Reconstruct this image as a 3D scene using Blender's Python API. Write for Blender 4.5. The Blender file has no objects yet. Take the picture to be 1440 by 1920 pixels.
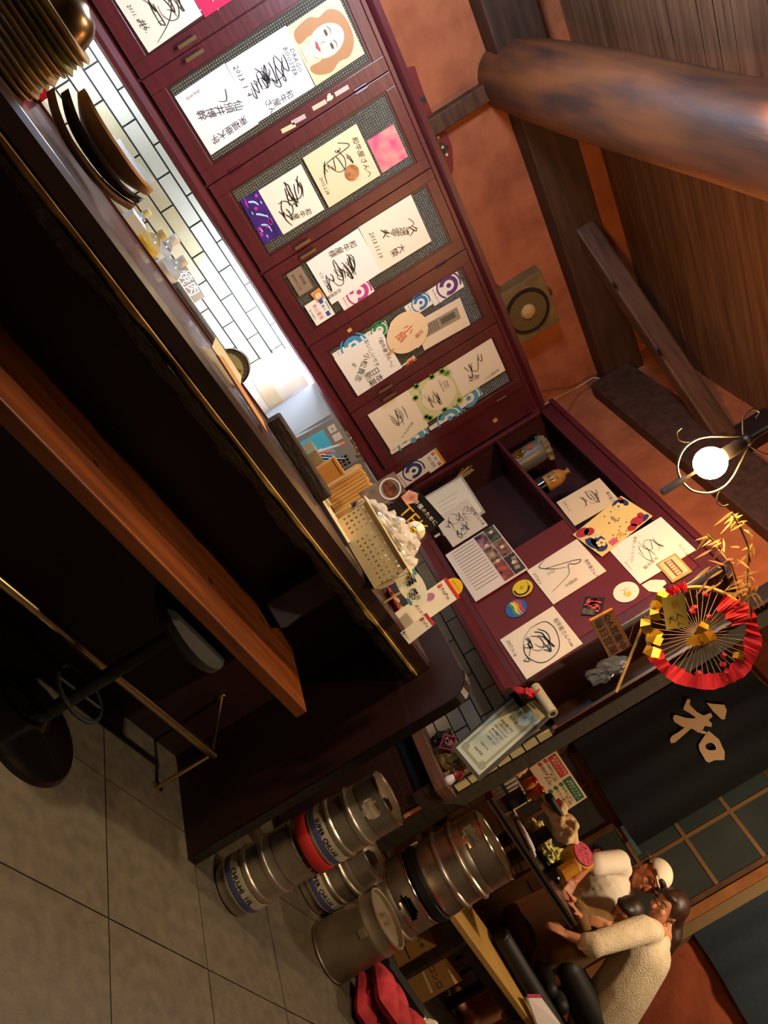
import bpy, bmesh, math, random
from mathutils import Vector as V, Matrix, noise
SC = bpy.context.scene
COL = SC.collection
# ------------------------------------------------------------------ camera
H = 1.40                                   # eye height above the floor
YAW, PIT, ROL, FPX = math.radians(38.33), math.radians(-2.2225), math.radians(58.3666), 1473.5
FW = V((math.sin(YAW)*math.cos(PIT), math.cos(YAW)*math.cos(PIT), math.sin(PIT)))
RT = V((math.cos(YAW), -math.sin(YAW), 0))
UP = V((0, 0, 1))*math.cos(PIT) - V((math.sin(YAW), math.cos(YAW), 0))*math.sin(PIT)
cR, sR = math.cos(ROL), math.sin(ROL)
CX, CY = RT*cR + UP*sR, UP*cR - RT*sR
EYE = V((0, 0, H))
cam_data = bpy.data.cameras.new('camera'); cam_data.sensor_fit = 'HORIZONTAL'
cam_data.sensor_width = 36; cam_data.lens = FPX/1440*36; cam_data.clip_start = .05
cam = bpy.data.objects.new('camera', cam_data); COL.objects.link(cam)
cam.matrix_world = Matrix(((CX.x, CY.x, -FW.x, 0), (CX.y, CY.y, -FW.y, 0), (CX.z, CY.z, -FW.z, H), (0, 0, 0, 1)))
SC.camera = cam
# ------------------------------------------------------------------ world, lights, exposure
wd = bpy.data.worlds.new('world'); SC.world = wd; wd.use_nodes = True
wd.node_tree.nodes['Background'].inputs[0].default_value = (1, .62, .36, 1)
wd.node_tree.nodes['Background'].inputs[1].default_value = .02
SC.view_settings.view_transform = 'Standard'; SC.view_settings.look = 'None'
SC.view_settings.gamma = 1; SC.view_settings.use_curve_mapping = False
SC.view_settings.exposure = 0.97
SC.cycles.max_bounces = 6; SC.cycles.diffuse_bounces = 3; SC.cycles.glossy_bounces = 3
SC.cycles.transmission_bounces = 5; SC.cycles.transparent_max_bounces = 8
SC.cycles.sample_clamp_indirect = 4
SC.cycles.use_denoising = True
def lamp_light(name, loc, power, col, rad, spot=None, aim=None):
    L = bpy.data.lights.new(name, 'SPOT' if spot else 'POINT'); L.energy = power; L.color = col; L.shadow_soft_size = rad
    if spot: L.spot_size = math.radians(spot); L.spot_blend = .6
    o = bpy.data.objects.new(name, L); COL.objects.link(o); o.location = loc
    if aim: o.rotation_euler = (V(aim)-V(loc)).to_track_quat('-Z', 'Y').to_euler()
    return o
WARM = (1, .74, .47)
lamp_light('ceiling_lamp_light', (1.1, 1.98, 2.95), 78, WARM, .05, 170, (1.1, 1.98, 0))   # shaded pendant over the counter, just above the frame
lamp_light('ceiling_lamp_light', (2.0, .75, 2.75), 70, WARM, .06, 95, (2.25, 1.15, 0))
lamp_light('table_lamp_light', (4.9, 1.3, 2.5), 55, WARM, .08)              # lamp over the far table
lamp_light('kitchen_cool_fill', (.3, 2.9, 2.45), 42, (.62, .76, 1), .15)      # unseen cool fill added for the left cards and cabinet front
# ------------------------------------------------------------------ pixel -> point on a real plane
def ray(x, y):
    dx, dy = x-720., y-960.
    return FW*FPX + CX*dx - CY*dy
def WY(x, y, v): d = ray(x, y); return EYE + d*(v/d.y)
def WX(x, y, v): d = ray(x, y); return EYE + d*(v/d.x)
def WZ(x, y, v): d = ray(x, y); return EYE + d*((v-H)/d.z)
def WD(x, y, dep): return EYE + ray(x, y)*(dep/FPX)
def idir(dx, dy, dz=0):                    # picture direction (dz towards the eye) as a world direction
    return (CX*dx - CY*dy - FW*dz).normalized()
# ------------------------------------------------------------------ materials
def lin(h):
    h = h.lstrip('#'); c = [int(h[i:i+2], 16)/255 for i in (0, 2, 4)]
    return tuple([x/12.92 if x <= .04045 else ((x+.055)/1.055)**2.4 for x in c]+[1])
MATS = {}
def M(name, col, rough=.5, metal=0., col2=None, scale=8, stretch=(1, 1, 1), bump=0, bscale=None, trans=0., emis=None, estr=0, coat=0, alpha=1, detail=4, ramp=(.35, .65), spec=None):
    if name in MATS: return MATS[name]
    m = bpy.data.materials.new(name); m.use_nodes = True; nt = m.node_tree; b = nt.nodes['Principled BSDF']
    b.inputs['Base Color'].default_value = lin(col); b.inputs['Roughness'].default_value = rough; b.inputs['Metallic'].default_value = metal
    b.inputs['Transmission Weight'].default_value = trans; b.inputs['Coat Weight'].default_value = coat; b.inputs['Alpha'].default_value = alpha
    if spec is not None: b.inputs['Specular IOR Level'].default_value = spec
    if emis: b.inputs['Emission Color'].default_value = lin(emis); b.inputs['Emission Strength'].default_value = estr
    if col2 or bump:
        tc = nt.nodes.new('ShaderNodeTexCoord'); mp = nt.nodes.new('ShaderNodeMapping'); mp.inputs['Scale'].default_value = stretch
        nt.links.new(tc.outputs['Object'], mp.inputs['Vector'])
        n = nt.nodes.new('ShaderNodeTexNoise'); n.inputs['Scale'].default_value = scale; n.inputs['Detail'].default_value = detail
        nt.links.new(mp.outputs[0], n.inputs['Vector'])
        if col2:
            r = nt.nodes.new('ShaderNodeValToRGB'); r.color_ramp.elements[0].position = ramp[0]; r.color_ramp.elements[1].position = ramp[1]
            r.color_ramp.elements[0].color = lin(col); r.color_ramp.elements[1].color = lin(col2)
            nt.links.new(n.outputs['Fac'], r.inputs['Fac']); nt.links.new(r.outputs[0], b.inputs['Base Color'])
        if bump:
            n2 = n
            if bscale:
                n2 = nt.nodes.new('ShaderNodeTexNoise'); n2.inputs['Scale'].default_value = bscale; n2.inputs['Detail'].default_value = 5
                nt.links.new(mp.outputs[0], n2.inputs['Vector'])
            bp = nt.nodes.new('ShaderNodeBump'); bp.inputs['Strength'].default_value = bump; bp.inputs['Distance'].default_value = .02
            nt.links.new(n2.outputs['Fac'], bp.inputs['Height']); nt.links.new(bp.outputs[0], b.inputs['Normal'])
    MATS[name] = m; return m
RED = M('dark_red_lacquer', '#4c171e', .38, col2='#5a1b21', scale=5, stretch=(1, 1, 8), bump=.05, coat=.15)
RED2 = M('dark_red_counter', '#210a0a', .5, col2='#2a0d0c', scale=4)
REDIN = M('cabinet_inside', '#3a1214', .6)
PLAS = M('ochre_plaster', '#bb6a40', .85, col2='#9c5230', scale=6, bump=.55, bscale=14, ramp=(.4, .72))
TIMB = M('brown_timber', '#5e3a22', .6, col2='#3f2414', scale=5, stretch=(1, 1, 6), bump=.2)
TIMBX = M('brown_timber_beam', '#4d2f1d', .65, col2='#38200f', scale=5, stretch=(.6, 5, 5), bump=.2)
LOGM = M('smoked_log', '#7a4420', .6, col2='#40261a', scale=3, stretch=(3, .6, 3), bump=.3)
PLANK = M('ceiling_boards', '#7c553a', .6, col2='#5c3922', scale=5, stretch=(.4, 8, 4), bump=.1)
DARKW = M('dark_wood', '#1c100b', .5, col2='#2a1710', scale=6, stretch=(1, 1, 5))
BLACKL = M('black_lacquer', '#0b0807', .25, coat=.3)
GREYP = M('weathered_post', '#3a321f', .95, col2='#2b2414', scale=5, stretch=(1, 1, 6), bump=.15)
TILE = M('glazed_tile', '#e6e7d6', .22, col2='#d2d2bd', scale=3, bump=.02)
TILE2 = M('glazed_tile_aged', '#dcd3b6', .25, col2='#c2b68f', scale=4)
TILE3 = M('grey_glazed_tile', '#a8957a', .4, col2='#948064', scale=4)
GROUT = M('dark_grout', '#23282b', .8)
PAPER = M('card_paper', '#f3ead6', .7)
PAPERW = M('white_card_paper', '#f6f4f0', .7)
INK = M('black_ink', '#171314', .6)
INKB = M('blue_black_ink', '#22233a', .6)
STEEL = M('keg_steel', '#c9c0ae', .34, .92, col2='#a3998a', scale=6, bump=.05)
STEELD = M('worn_steel', '#9c8f78', .5, .75, col2='#75664c', scale=4, bump=.06)
CHROME = M('polished_steel', '#c9c2b4', .15, 1)
BRASS = M('aged_brass', '#a5895a', .35, 1)
GOLD = M('gold_foil', '#d8a637', .25, 1)
WHITEP = M('white_plastic', '#efeee8', .4)
SKIN = M('skin', '#c98d66', .55, col2='#bf8060', scale=20)
HAIR = M('dark_hair', '#1d120d', .5, col2='#2a1811', scale=40)
HAIRB = M('brown_hair', '#3b2114', .5, col2='#2a160d', scale=40)
BLACK = M('black_matte', '#0d0c0c', .6)
IRON = M('wrought_iron', '#57514a', .45, .8)
REDP = M('red_print', '#cc2027', .55)
BLUEP = M('blue_print', '#2b58a8', .55)
def C(h, rough=.55, **k): return M('colour_'+h.strip('#'), h, rough, **k)
# ------------------------------------------------------------------ mesh building
def curve3(pts, k=5):
    P = [V(p) for p in pts]; out = []
    for i in range(len(P)-1):
        p0, p1, p2, p3 = P[max(i-1, 0)], P[i], P[i+1], P[min(i+2, len(P)-1)]
        for j in range(k):
            t = j/k; out.append(.5*((2*p1)+(p2-p0)*t+(2*p0-5*p1+4*p2-p3)*t*t+(3*p1-p0-3*p2+p3)*t**3))
    return out+[P[-1]]
class MB:
    def __init__(s): s.v = []; s.f = []
    def add(s, vs, fs):
        n = len(s.v); s.v += [V(p) for p in vs]; s.f += [tuple(i+n for i in f) for f in fs]; return s
    def hexa(s, p):                        # eight points: bottom loop, top loop
        return s.add(p, [(3, 2, 1, 0), (4, 5, 6, 7), (0, 1, 5, 4), (1, 2, 6, 5), (2, 3, 7, 6), (3, 0, 4, 7)])
    def box(s, x0, y0, z0, x1, y1, z1):
        return s.hexa([(x0, y0, z0), (x1, y0, z0), (x1, y1, z0), (x0, y1, z0), (x0, y0, z1), (x1, y0, z1), (x1, y1, z1), (x0, y1, z1)])
    def obox(s, c, ax, ay, az):            # centre and three half axes
        c = V(c); ax, ay, az = V(ax), V(ay), V(az)
        return s.hexa([c-ax-ay-az, c+ax-ay-az, c+ax+ay-az, c-ax+ay-az, c-ax-ay+az, c+ax-ay+az, c+ax+ay+az, c-ax+ay+az])
    def bar(s, a, b, w, h, up=(0, 0, 1)):
        a, b = V(a), V(b); d = (b-a); L = d.length; d = d/L; sd = d.cross(V(up)).normalized(); u = sd.cross(d)
        return s.obox((a+b)/2, d*L/2, sd*w/2, u*h/2)
    def prism(s, pts, d):                  # polygon pushed along d
        n = len(pts); d = V(d); P = [V(p) for p in pts]
        return s.add(P+[p+d for p in P], [tuple(range(n-1, -1, -1)), tuple(range(n, 2*n))]+[(i, (i+1) % n, (i+1) % n+n, i+n) for i in range(n)])
    def lathe(s, prof, o=(0, 0, 0), seg=32, ax=(0, 0, 1), closed=False):
        o = V(o); ax = V(ax).normalized(); q = V((0, 0, 1)).rotation_difference(ax)
        vs = []
        for r, z in prof:
            for k in range(seg):
                t = 2*math.pi*k/seg; vs.append(o+q @ V((r*math.cos(t), r*math.sin(t), z)))
        fs = []; n = len(prof)
        for i in range(n-1):
            for k in range(seg): fs.append((i*seg+k, i*seg+(k+1) % seg, (i+1)*seg+(k+1) % seg, (i+1)*seg+k))
        if closed:
            for k in range(seg): fs.append(((n-1)*seg+k, (n-1)*seg+(k+1) % seg, (k+1) % seg, k))
        else:
            fs.append(tuple(range(seg-1, -1, -1))); fs.append(tuple(range((n-1)*seg, n*seg)))
        return s.add(vs, fs)
    def cyl(s, a, b, r0, r1=None, seg=16):
        a, b = V(a), V(b); r1 = r0 if r1 is None else r1
        return s.lathe([(r0, 0), (r1, (b-a).length)], a, seg, b-a)
    def tube(s, pts, r, seg=8, closed=False):
        P = [V(p) for p in pts]; n = len(P); vs = []; rr = r if isinstance(r, (list, tuple)) else [r]*n
        prev = None
        for i, p in enumerate(P):
            t = (P[(i+1) % n]-P[i-1]) if closed else (P[min(i+1, n-1)]-P[max(i-1, 0)])
            t = t.normalized() if t.length else V((0, 0, 1))
            if prev is None:
                prev = t.orthogonal().normalized()
            prev = (prev - t*prev.dot(t)).normalized(); b = t.cross(prev)
            for k in range(seg):
                a = 2*math.pi*k/seg; vs.append(p+(prev*math.cos(a)+b*math.sin(a))*rr[i])
        fs = []
        for i in range(n if closed else n-1):
            j = (i+1) % n
            for k in range(seg): fs.append((i*seg+k, i*seg+(k+1) % seg, j*seg+(k+1) % seg, j*seg+k))
        if not closed: fs += [tuple(range(seg-1, -1, -1)), tuple(range((n-1)*seg, n*seg))]
        return s.add(vs, fs)
    def ball(s, c, rx, ry=None, rz=None, axes=None, seg=16, rings=10):
        ry = rx if ry is None else ry; rz = rx if rz is None else rz; c = V(c)
        A = axes or (V((1, 0, 0)), V((0, 1, 0)), V((0, 0, 1)))
        vs = [c-A[2]*rz]; fs = []
        for i in range(1, rings):
            t = math.pi*i/rings-math.pi/2
            for k in range(seg):
                p = 2*math.pi*k/seg
                vs.append(c+A[0]*rx*math.cos(t)*math.cos(p)+A[1]*ry*math.cos(t)*math.sin(p)+A[2]*rz*math.sin(t))
        vs.append(c+A[2]*rz); L = len(vs)-1
        for k in range(seg):
            fs.append((0, 1+(k+1) % seg, 1+k)); fs.append((L, L-seg+k, L-seg+(k+1) % seg))
        for i in range(rings-2):
            for k in range(seg):
                a = 1+i*seg; fs.append((a+k, a+(k+1) % seg, a+seg+(k+1) % seg, a+seg+k))
        return s.add(vs, fs)
    def capsule(s, a, b, r0, r1=None):
        r1 = r0 if r1 is None else r1; a, b = V(a), V(b)
        s.ball(a, r0); s.ball(b, r1); return s.cyl(a, b, r0, r1)
    def blob(s, c, rx, ry, rz, seed=0, amp=.25, fr=3, axes=None, seg=28, rings=18):
        n = len(s.v); s.ball(c, rx, ry, rz, axes, seg, rings); c = V(c); m = min(rx, ry, rz)
        for i in range(n, len(s.v)):
            d = s.v[i]-c; k = noise.noise((d/m)*fr*.4+V((seed*7.1, seed*3.3, seed))) + .5*noise.noise((d/m)*fr+V((seed, 0, 0)))
            s.v[i] = c+d*(1+amp*k)
        return s
    def ribbon(s, pts, w, nrm):
        P = [V(p) for p in pts]; n = len(P); nrm = V(nrm); vs = []
        for i, p in enumerate(P):
            t = P[min(i+1, n-1)]-P[max(i-1, 0)]
            if t.length < 1e-9: t = V((1, 0, 0))
            q = nrm.cross(t).normalized()*((w[i] if isinstance(w, list) else w)/2); vs += [p-q, p+q]
        return s.add(vs, [(2*i, 2*i+1, 2*i+3, 2*i+2) for i in range(n-1)])
WM = {}
def wmat(o): return WM.get(o.name, Matrix.Identity(4))
def link(o, parent=None, local=False, loc=(0, 0, 0), rz=0):
    COL.objects.link(o)
    if parent: o.parent = parent; WM[o.name] = wmat(parent)
    return o
def obj(name, mb, mat, parent=None, local=False, smooth=False, rnd=None, fixn=True):
    me = bpy.data.meshes.new(name)
    vs = mb.v
    if parent and not local:
        inv = wmat(parent).inverted(); vs = [inv @ p for p in vs]
    me.from_pydata([tuple(p) for p in vs], [], mb.f)
    if fixn:
        bm = bmesh.new(); bm.from_mesh(me); bmesh.ops.recalc_face_normals(bm, faces=bm.faces); bm.to_mesh(me); bm.free()
    if smooth:
        me.polygons.foreach_set('use_smooth', [True]*len(me.polygons))
        try: me.set_sharp_from_angle(angle=math.radians(38))
        except Exception: pass
    me.materials.append(mat)
    o = bpy.data.objects.new(name, me); link(o, parent)
    if rnd:
        b = o.modifiers.new('bevel', 'BEVEL'); b.width = rnd; b.segments = 2; b.limit_method = 'ANGLE'
    return o
LABELS = set()
def tag(o, label, cat, group=None, kind=None):
    o['label'] = label; o['category'] = cat
    if group: o['group'] = group
    if kind: o['kind'] = kind
    return o
def thing(name, label, cat, loc=(0, 0, 0), rz=0, group=None):
    o = bpy.data.objects.new(name, None); COL.objects.link(o); o.empty_display_size = .05
    o.location = loc; o.rotation_euler = (0, 0, rz)
    WM[o.name] = Matrix.Translation(V(loc)) @ Matrix.Rotation(rz, 4, 'Z')
    return tag(o, label, cat, group)
def struct(name, mb, mat, parent=None, **k):
    o = obj(name, mb, mat, parent, **k)
    if not parent: o['kind'] = 'structure'
    return o
def copy_tree(o, loc, label, rz=None, group=None):
    r = o.copy(); COL.objects.link(r); r.location = loc; r['label'] = label
    if rz is not None: r.rotation_euler = (0, 0, rz)
    if group: r['group'] = group
    for ch in o.children:
        c = ch.copy(); COL.objects.link(c); c.parent = r
        for g in ch.children:
            d = g.copy(); COL.objects.link(d); d.parent = c
    return r
def fuse(name, mb, mat, parent, voxel=.01, it=6, local=False):  # many solids grown into one continuous skin
    o = obj(name, mb, mat, parent, local=local, fixn=False)
    md = o.modifiers.new('r', 'REMESH'); md.mode = 'VOXEL'; md.voxel_size = voxel; md.use_smooth_shade = True
    sm = o.modifiers.new('s', 'SMOOTH'); sm.iterations = it; sm.factor = .5
    dg = bpy.context.evaluated_depsgraph_get(); ev = o.evaluated_get(dg)
    me = bpy.data.meshes.new_from_object(ev); o.modifiers.clear(); old = o.data; o.data = me
    if not me.materials: me.materials.append(mat)
    me.polygons.foreach_set('use_smooth', [True]*len(me.polygons)); bpy.data.meshes.remove(old)
    return o
# ------------------------------------------------------------------ writing
TC = {}
def glyphs(s):
    if s not in TC:
        cu = bpy.data.curves.new('t', 'FONT'); cu.body = s; cu.resolution_u = 1; cu.align_x = 'CENTER'; cu.space_line = .95
        o = bpy.data.objects.new('t', cu); me = bpy.data.meshes.new_from_object(o)
        vs = [tuple(v.co[:2]) for v in me.vertices]; fs = [tuple(p.vertices) for p in me.polygons]
        bpy.data.objects.remove(o); bpy.data.curves.remove(cu); bpy.data.meshes.remove(me)
        TC[s] = (vs, fs)
    return TC[s]
class Sheet:                               # a flat face: origin, unit across, unit up, width, height, outward normal
    def __init__(s, BL, BR, TL, TR=None, out=None):
        BL, BR, TL = V(BL), V(BR), V(TL); TR = V(TR) if TR is not None else BR+TL-BL
        c = (BL+BR+TL+TR)/4; ex = (BR-BL+TR-TL)/2; ez = (TL-BL+TR-BR)/2
        s.w, s.h = ex.length, ez.length; s.x = ex/s.w; s.z = (ez-s.x*ez.dot(s.x)).normalized(); s.n = s.x.cross(s.z)
        s.o = c-s.x*s.w/2-s.z*s.h/2
        if (EYE-c).dot(s.n) < 0: s.n = -s.n
    def p(s, u, v, lift=0): return s.o+s.x*u*s.w+s.z*v*s.h+s.n*lift
    def slab(s, mb, t=.004, lift=0):
        a = [s.p(0, 0, lift), s.p(1, 0, lift), s.p(1, 1, lift), s.p(0, 1, lift)]; return mb.prism(a, s.n*t)
    def poly(s, mb, pts, lift=.005, t=.0006): return mb.prism([s.p(u, v, lift) for u, v in pts], s.n*t)
    def rect(s, mb, u0, v0, u1, v1, lift=.005, t=.0006): return s.poly(mb, [(u0, v0), (u1, v0), (u1, v1), (u0, v1)], lift, t)
    def disc(s, mb, u, v, r, lift=.005, t=.0006, n=28, ry=None):
        ry = r if ry is None else ry
        return s.poly(mb, [(u+r*math.cos(2*math.pi*k/n)/s.w, v+ry*math.sin(2*math.pi*k/n)/s.h) for k in range(n)], lift, t)
    def ring(s, mb, u, v, r0, r1, lift=.0055, a0=0, a1=360, n=28):
        pt = lambda r, a: (u+r*math.cos(a)/s.w, v+r*math.sin(a)/s.h)
        A = [math.radians(a0+(a1-a0)*k/n) for k in range(n+1)]
        for i in range(n):
            s.add4(mb, [pt(r0, A[i]), pt(r1, A[i]), pt(r1, A[i+1]), pt(r0, A[i+1])], lift)
        return mb
    def add4(s, mb, q, lift): mb.add([s.p(u, v, lift) for u, v in q], [(0, 1, 2, 3)])
    def text(s, mb, st, u, v, size, rot=0, lift=.0055, vert=False, shear=0, squeeze=1, width=None):
        if vert: st = '\n'.join(st)
        vs, fs = glyphs(st)
        if not vs: return mb
        xs = [p[0] for p in vs]; ys = [p[1] for p in vs]; cx, cy = (min(xs)+max(xs))/2, (min(ys)+max(ys))/2
        k = size*1.05
        if width: k = min(k, width/max(max(xs)-min(xs), 1e-6))
        ca, sa = math.cos(math.radians(rot)), math.sin(math.radians(rot)); o = s.p(u, v, lift); out = []
        for x, y in vs:
            a, b = (x-cx)*k*squeeze+(y-cy)*k*shear, (y-cy)*k
            out.append(o+s.x*(a*ca-b*sa)+s.z*(a*sa+b*ca))
        return mb.add(out, fs)
    def stroke(s, mb, pts, w=.003, lift=.0055, smooth=6):
        P = [V((u*s.w, v*s.h, 0)) for u, v in pts]; Q = []
        for i in range(len(P)-1):
            p0, p1, p2, p3 = P[max(i-1, 0)], P[i], P[i+1], P[min(i+2, len(P)-1)]
            for k in range(smooth):
                t = k/smooth
                Q.append(.5*((2*p1)+(p2-p0)*t+(2*p0-5*p1+4*p2-p3)*t*t+(3*p1-p0-3*p2+p3)*t**3))
        Q.append(P[-1]); n = len(Q)
        ws = [w*(.55+.6*abs(math.sin(3.1*i/n+.4))) for i in range(n)]
        return mb.ribbon([s.o+s.x*q.x+s.z*q.y+s.n*lift for q in Q], ws, s.n)
    def scrawl(s, mb, seed, u, v, w, h, n=9, wd=.003, slant=0):  # an unreadable autograph, sizes in metres
        r = random.Random(seed); w /= s.w; h /= s.h
        k = 2 + n % 2; tilt = r.uniform(-.25, .35)
        for c in range(k):                 # a few brushed characters down a slanting line
            t = (c+.5)/k-.5; cu, cv = u+tilt*w*t, v-h*t*1.05; a, b = w*.42, h/k*.62
            for q in range(2+(n+c) % 2):
                x0, y0 = r.uniform(-1, -.2), r.uniform(-.8, 1); x1 = x0+r.uniform(.7, 1.7); y1 = y0+r.uniform(-1.1, .6)
                m = [(cu+a*x0, cv+b*y0), (cu+a*(x0*.6+x1*.4), cv+b*(y0*.6+y1*.4+r.uniform(-.4, .5))), (cu+a*x1, cv+b*y1)]
                if r.random() < .55: m += [(cu+a*(x1-r.uniform(.1, .7)), cv+b*(y1-r.uniform(.2, .8))), (cu+a*(x1-r.uniform(.2, 1.3)), cv+b*(y1-r.uniform(.0, 1.0)))]
                s.stroke(mb, m, wd)
        if n > 8:
            a = r.uniform(2, 4.5)
            s.stroke(mb, [(u+w*(.46-.05*q)*math.cos(a-q*.85), v+h*(.40-.03*q)*math.sin(a-q*.85)) for q in range(6)], wd*.85)
        return mb
def smoothed(pts, k=4):
    out = []; n = len(pts)
    for i in range(n):
        p0, p1, p2, p3 = pts[i-1], pts[i], pts[(i+1) % n], pts[(i+2) % n]
        for j in range(k):
            t = j/k; out.append(tuple(.5*((2*p1[c])+(p2[c]-p0[c])*t+(2*p0[c]-5*p1[c]+4*p2[c]-p3[c])*t*t+(3*p1[c]-p0[c]-3*p2[c]+p3[c])*t**3) for c in (0, 1)))
    return out
# ================================================================== the room
YC, YW, XR, XW, XD = 3.75, 4.10, 2.91, 3.22, 6.08
FLOORM = M('stone_floor', '#5c5546', .5, col2='#48423a', scale=22, bump=.08, bscale=90, ramp=(.3, .7))
fl = struct('floor', MB().box(-1.2, -1.2, -.1, 6.2, 4.25, -.006), M('floor_joint', '#1b1917', .8))
random.seed(3)
for i in range(13):
    for j in range(8):
        x0, y0 = -.69+.51*i, -.13+.51*j
        if x0+.5 > 6.05 or y0+.5 > 4.1 or x0 < .3 or (x0 > 3.3 and y0 > 2): continue
        g = .0025
        obj('tile', MB().box(x0+g, y0+g, -.02, x0+.51-g, y0+.51-g, -.0008*random.random()), FLOORM, fl)
rest = MB()
for i in range(13):
    for j in range(8):
        x0, y0 = -.69+.51*i, -.13+.51*j
        if x0 < .3 or (x0 > 3.3 and y0 > 2): rest.box(x0+.0025, y0+.0025, -.02, x0+.5075, y0+.5075, 0)
o = obj('outlying_tiles', rest, FLOORM, fl); o['kind'] = 'stuff'
wb = struct('wall_back', MB().box(-1.2, YW, 0, 6.2, YW+.12, 3.4), PLAS)
wr = struct('wall_right', MB().box(XW, 2.065, 0, XW+.03, YW, 3.4), PLAS)
DIM = M('neutral_brown_wall', '#5a5142', .9)  # unseen walls: darker neutral brown, chosen to cut orange bounce
struct('wall_left', MB().box(-1.3, -1.2, 0, -1.2, 4.2, 3.4), DIM)
struct('wall_front', MB().box(-1.3, -1.3, 0, 6.2, -1.2, 3.4), DIM)
def tile_field(parent, rows, along, a0, a1, plane, pitch, off, mat_of, hz=.0655):
    gap = .0085; bed = MB()
    for k, z in enumerate(rows):
        a = a0-(pitch-((off+pitch/2*(k % 2)-a0) % pitch)) if True else a0
        while a < a1:
            s, e = max(a, a0)+gap/2, min(a+pitch, a1)-gap/2
            if e-s > .02:
                t = .010+.0015*random.random()
                mb = MB().box(s, plane-t, z+gap/2, e, plane-.001, z+hz+gap/2) if along == 'x' else MB().box(plane-t, s, z+gap/2, plane-.001, e, z+hz+gap/2)
                obj('tile', mb, mat_of(a, z), parent, rnd=.0012)
            a += pitch
rows = [1.239-.074*k+.0 for k in range(0, 5)]
obj('grout_bed', MB().box(-.2, YW-.006, .9, XW, YW-.0005, 1.45), GROUT, wb)
tile_field(wb, rows, 'x', -.2, XW-.012, YW-.003, .2585, .423, lambda a, z: TILE2 if (z < 1.12 or (a*7+z*31) % 3 < .5) else TILE)
obj('grout_bed', MB().box(XW-.006, 2.066, .6, XW-.0005, YW-.02, 1.45), GROUT, wr)
tile_field(wr, [1.275-.0735*k for k in range(0, 7)], 'y', 2.068, YW-.02, XW-.003, .255, 2.81, lambda a, z: TILE3)
obj('edge_tile_strip', MB().box(XW-.02, 2.050, .866, XW+.03, 2.064, 1.4), GROUT, wr)
for k in range(7): obj('edge_tile', MB().box(XW-.022, 2.042, .875+.0735*k, XW+.028, 2.051, .94+.0735*k), M('pale_edge_tile', '#c9bd8e', .4), wr)
# upper timbers of the back wall
struct('trim_1', MB().box(-1.2, YW-.14, 2.86, XW+.1, YW+.02, 3.12), TIMBX, rnd=.012)
struct('trim_2', MB().box(1.235, YW-.06, 2.3, 1.32, YW+.01, 2.87), TIMB, rnd=.006)
struct('trim_3', MB().box(XW-.10, 1.9, 2.74, XW+.1, YW-.142, 3.02), TIMBX, rnd=.012)
struct('trim_4', MB().bar((2.10, 4.08, 3.02), (3.24, 2.96, 3.02), .11, .12), TIMB, rnd=.012)
obj('knot', MB().cyl((2.72, 3.36, 2.957), (2.72, 3.36, 2.9625), .022), DARKW, bpy.data.objects['trim_4'])
obj('knot', MB().cyl((2.40, 3.67, 2.957), (2.40, 3.67, 2.9625), .018), DARKW, bpy.data.objects['trim_4'])
struct('trim_5', MB().box(XW-.07, 2.86, 3.01, XW+.05, 3.02, 3.3), DARKW)
struct('trim_6', MB().box(3.53, 2.212, 0, 3.66, 2.272, 3.28), GREYP, rnd=.006)          # post at the wall's end
ce = struct('ceiling', MB().box(-1.3, -1.3, 3.30, 6.3, 4.3, 3.36), DARKW)
for k in range(36):
    y = .5+.1*k
    obj('plank', MB().box(-1.2, y+.002, 3.285-.004*random.random(), 6.15, y+.098, 3.302), PLANK, ce)
lg = MB(); P = []; R = []
for i in range(15):
    t = i/14; y = 4.12-4.6*t
    P.append((1.27+.05*math.sin(t*5), y, 2.93+.10*t+.03*math.sin(t*7))); R.append(.165+.03*t+.012*math.sin(t*11))
lg.tube(P, R, 28)
for i, p in enumerate(lg.v): lg.v[i] = p+V((.012, 0, .012))*noise.noise(V((p.x*5, p.y*2, p.z*5)))
tl = struct('trim_7', lg, LOGM, smooth=True)
# torn plaster with the patterned paper beneath, above the cabinet
pt = MB(); r = random.Random(5)
a = [WY(*q, YW-.012) for q in ((758, 130), (778, 124), (786, 150), (796, 178), (812, 215), (826, 232), (838, 250), (848, 275), (850, 312), (846, 332), (836, 330), (818, 300), (790, 240), (768, 180))]
wp = obj('torn_patch', MB().prism(a, (0, .012, 0)), M('patterned_paper', '#7d2520', .7, col2='#2d2a18', scale=9, ramp=(.55, .6)), wb)
fl_ = MB()
for q in ((790, 205), (805, 222), (812, 240), (822, 258), (830, 276), (838, 290), (800, 240)):
    c = WY(*q, YW-.0135); fl_.prism([c+V((.008*math.cos(k*1.257), 0, .008*math.sin(k*1.257)))*(1 if k % 1 == 0 else .5) for k in range(5)], (0, .001, 0))
obj('blossom_print', fl_, C('#d8c9a0'), wp)
# ------------------------------------------------------------------ sliding doors to the porch
wf = struct('wall_far', MB().box(XD+.06, -1.2, 0, XD+.16, 2.0, 3.4).box(XD+.06, 3.75, 0, XD+.16, 4.2, 3.4).box(XD+.06, 2.0, 2.62, XD+.16, 3.75, 3.4), M('rust_plaster', '#8a4020', .85, col2='#733318', scale=5, bump=.3, bscale=20))
struct('trim_8', MB().box(XD-.02, 2.06, 0, XD+.1, 2.13, 3.0), M('lit_timber', '#93602f', .6, col2='#7a4a20', scale=5))  # orange light on the door jamb is put into this timber colour
struct('trim_9', MB().box(XD-.02, 3.66, 0, XD+.1, 3.75, 3.0), TIMB)
struct('trim_10', MB().box(XD-.03, 1.985, 0, XD+.06, 2.055, 3.0), M('olive_timber', '#6e5a38', .7))
GLASSD = M('night_glass', '#3c4a48', .14, trans=.4, col2='#4d5854', scale=2)
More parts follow.
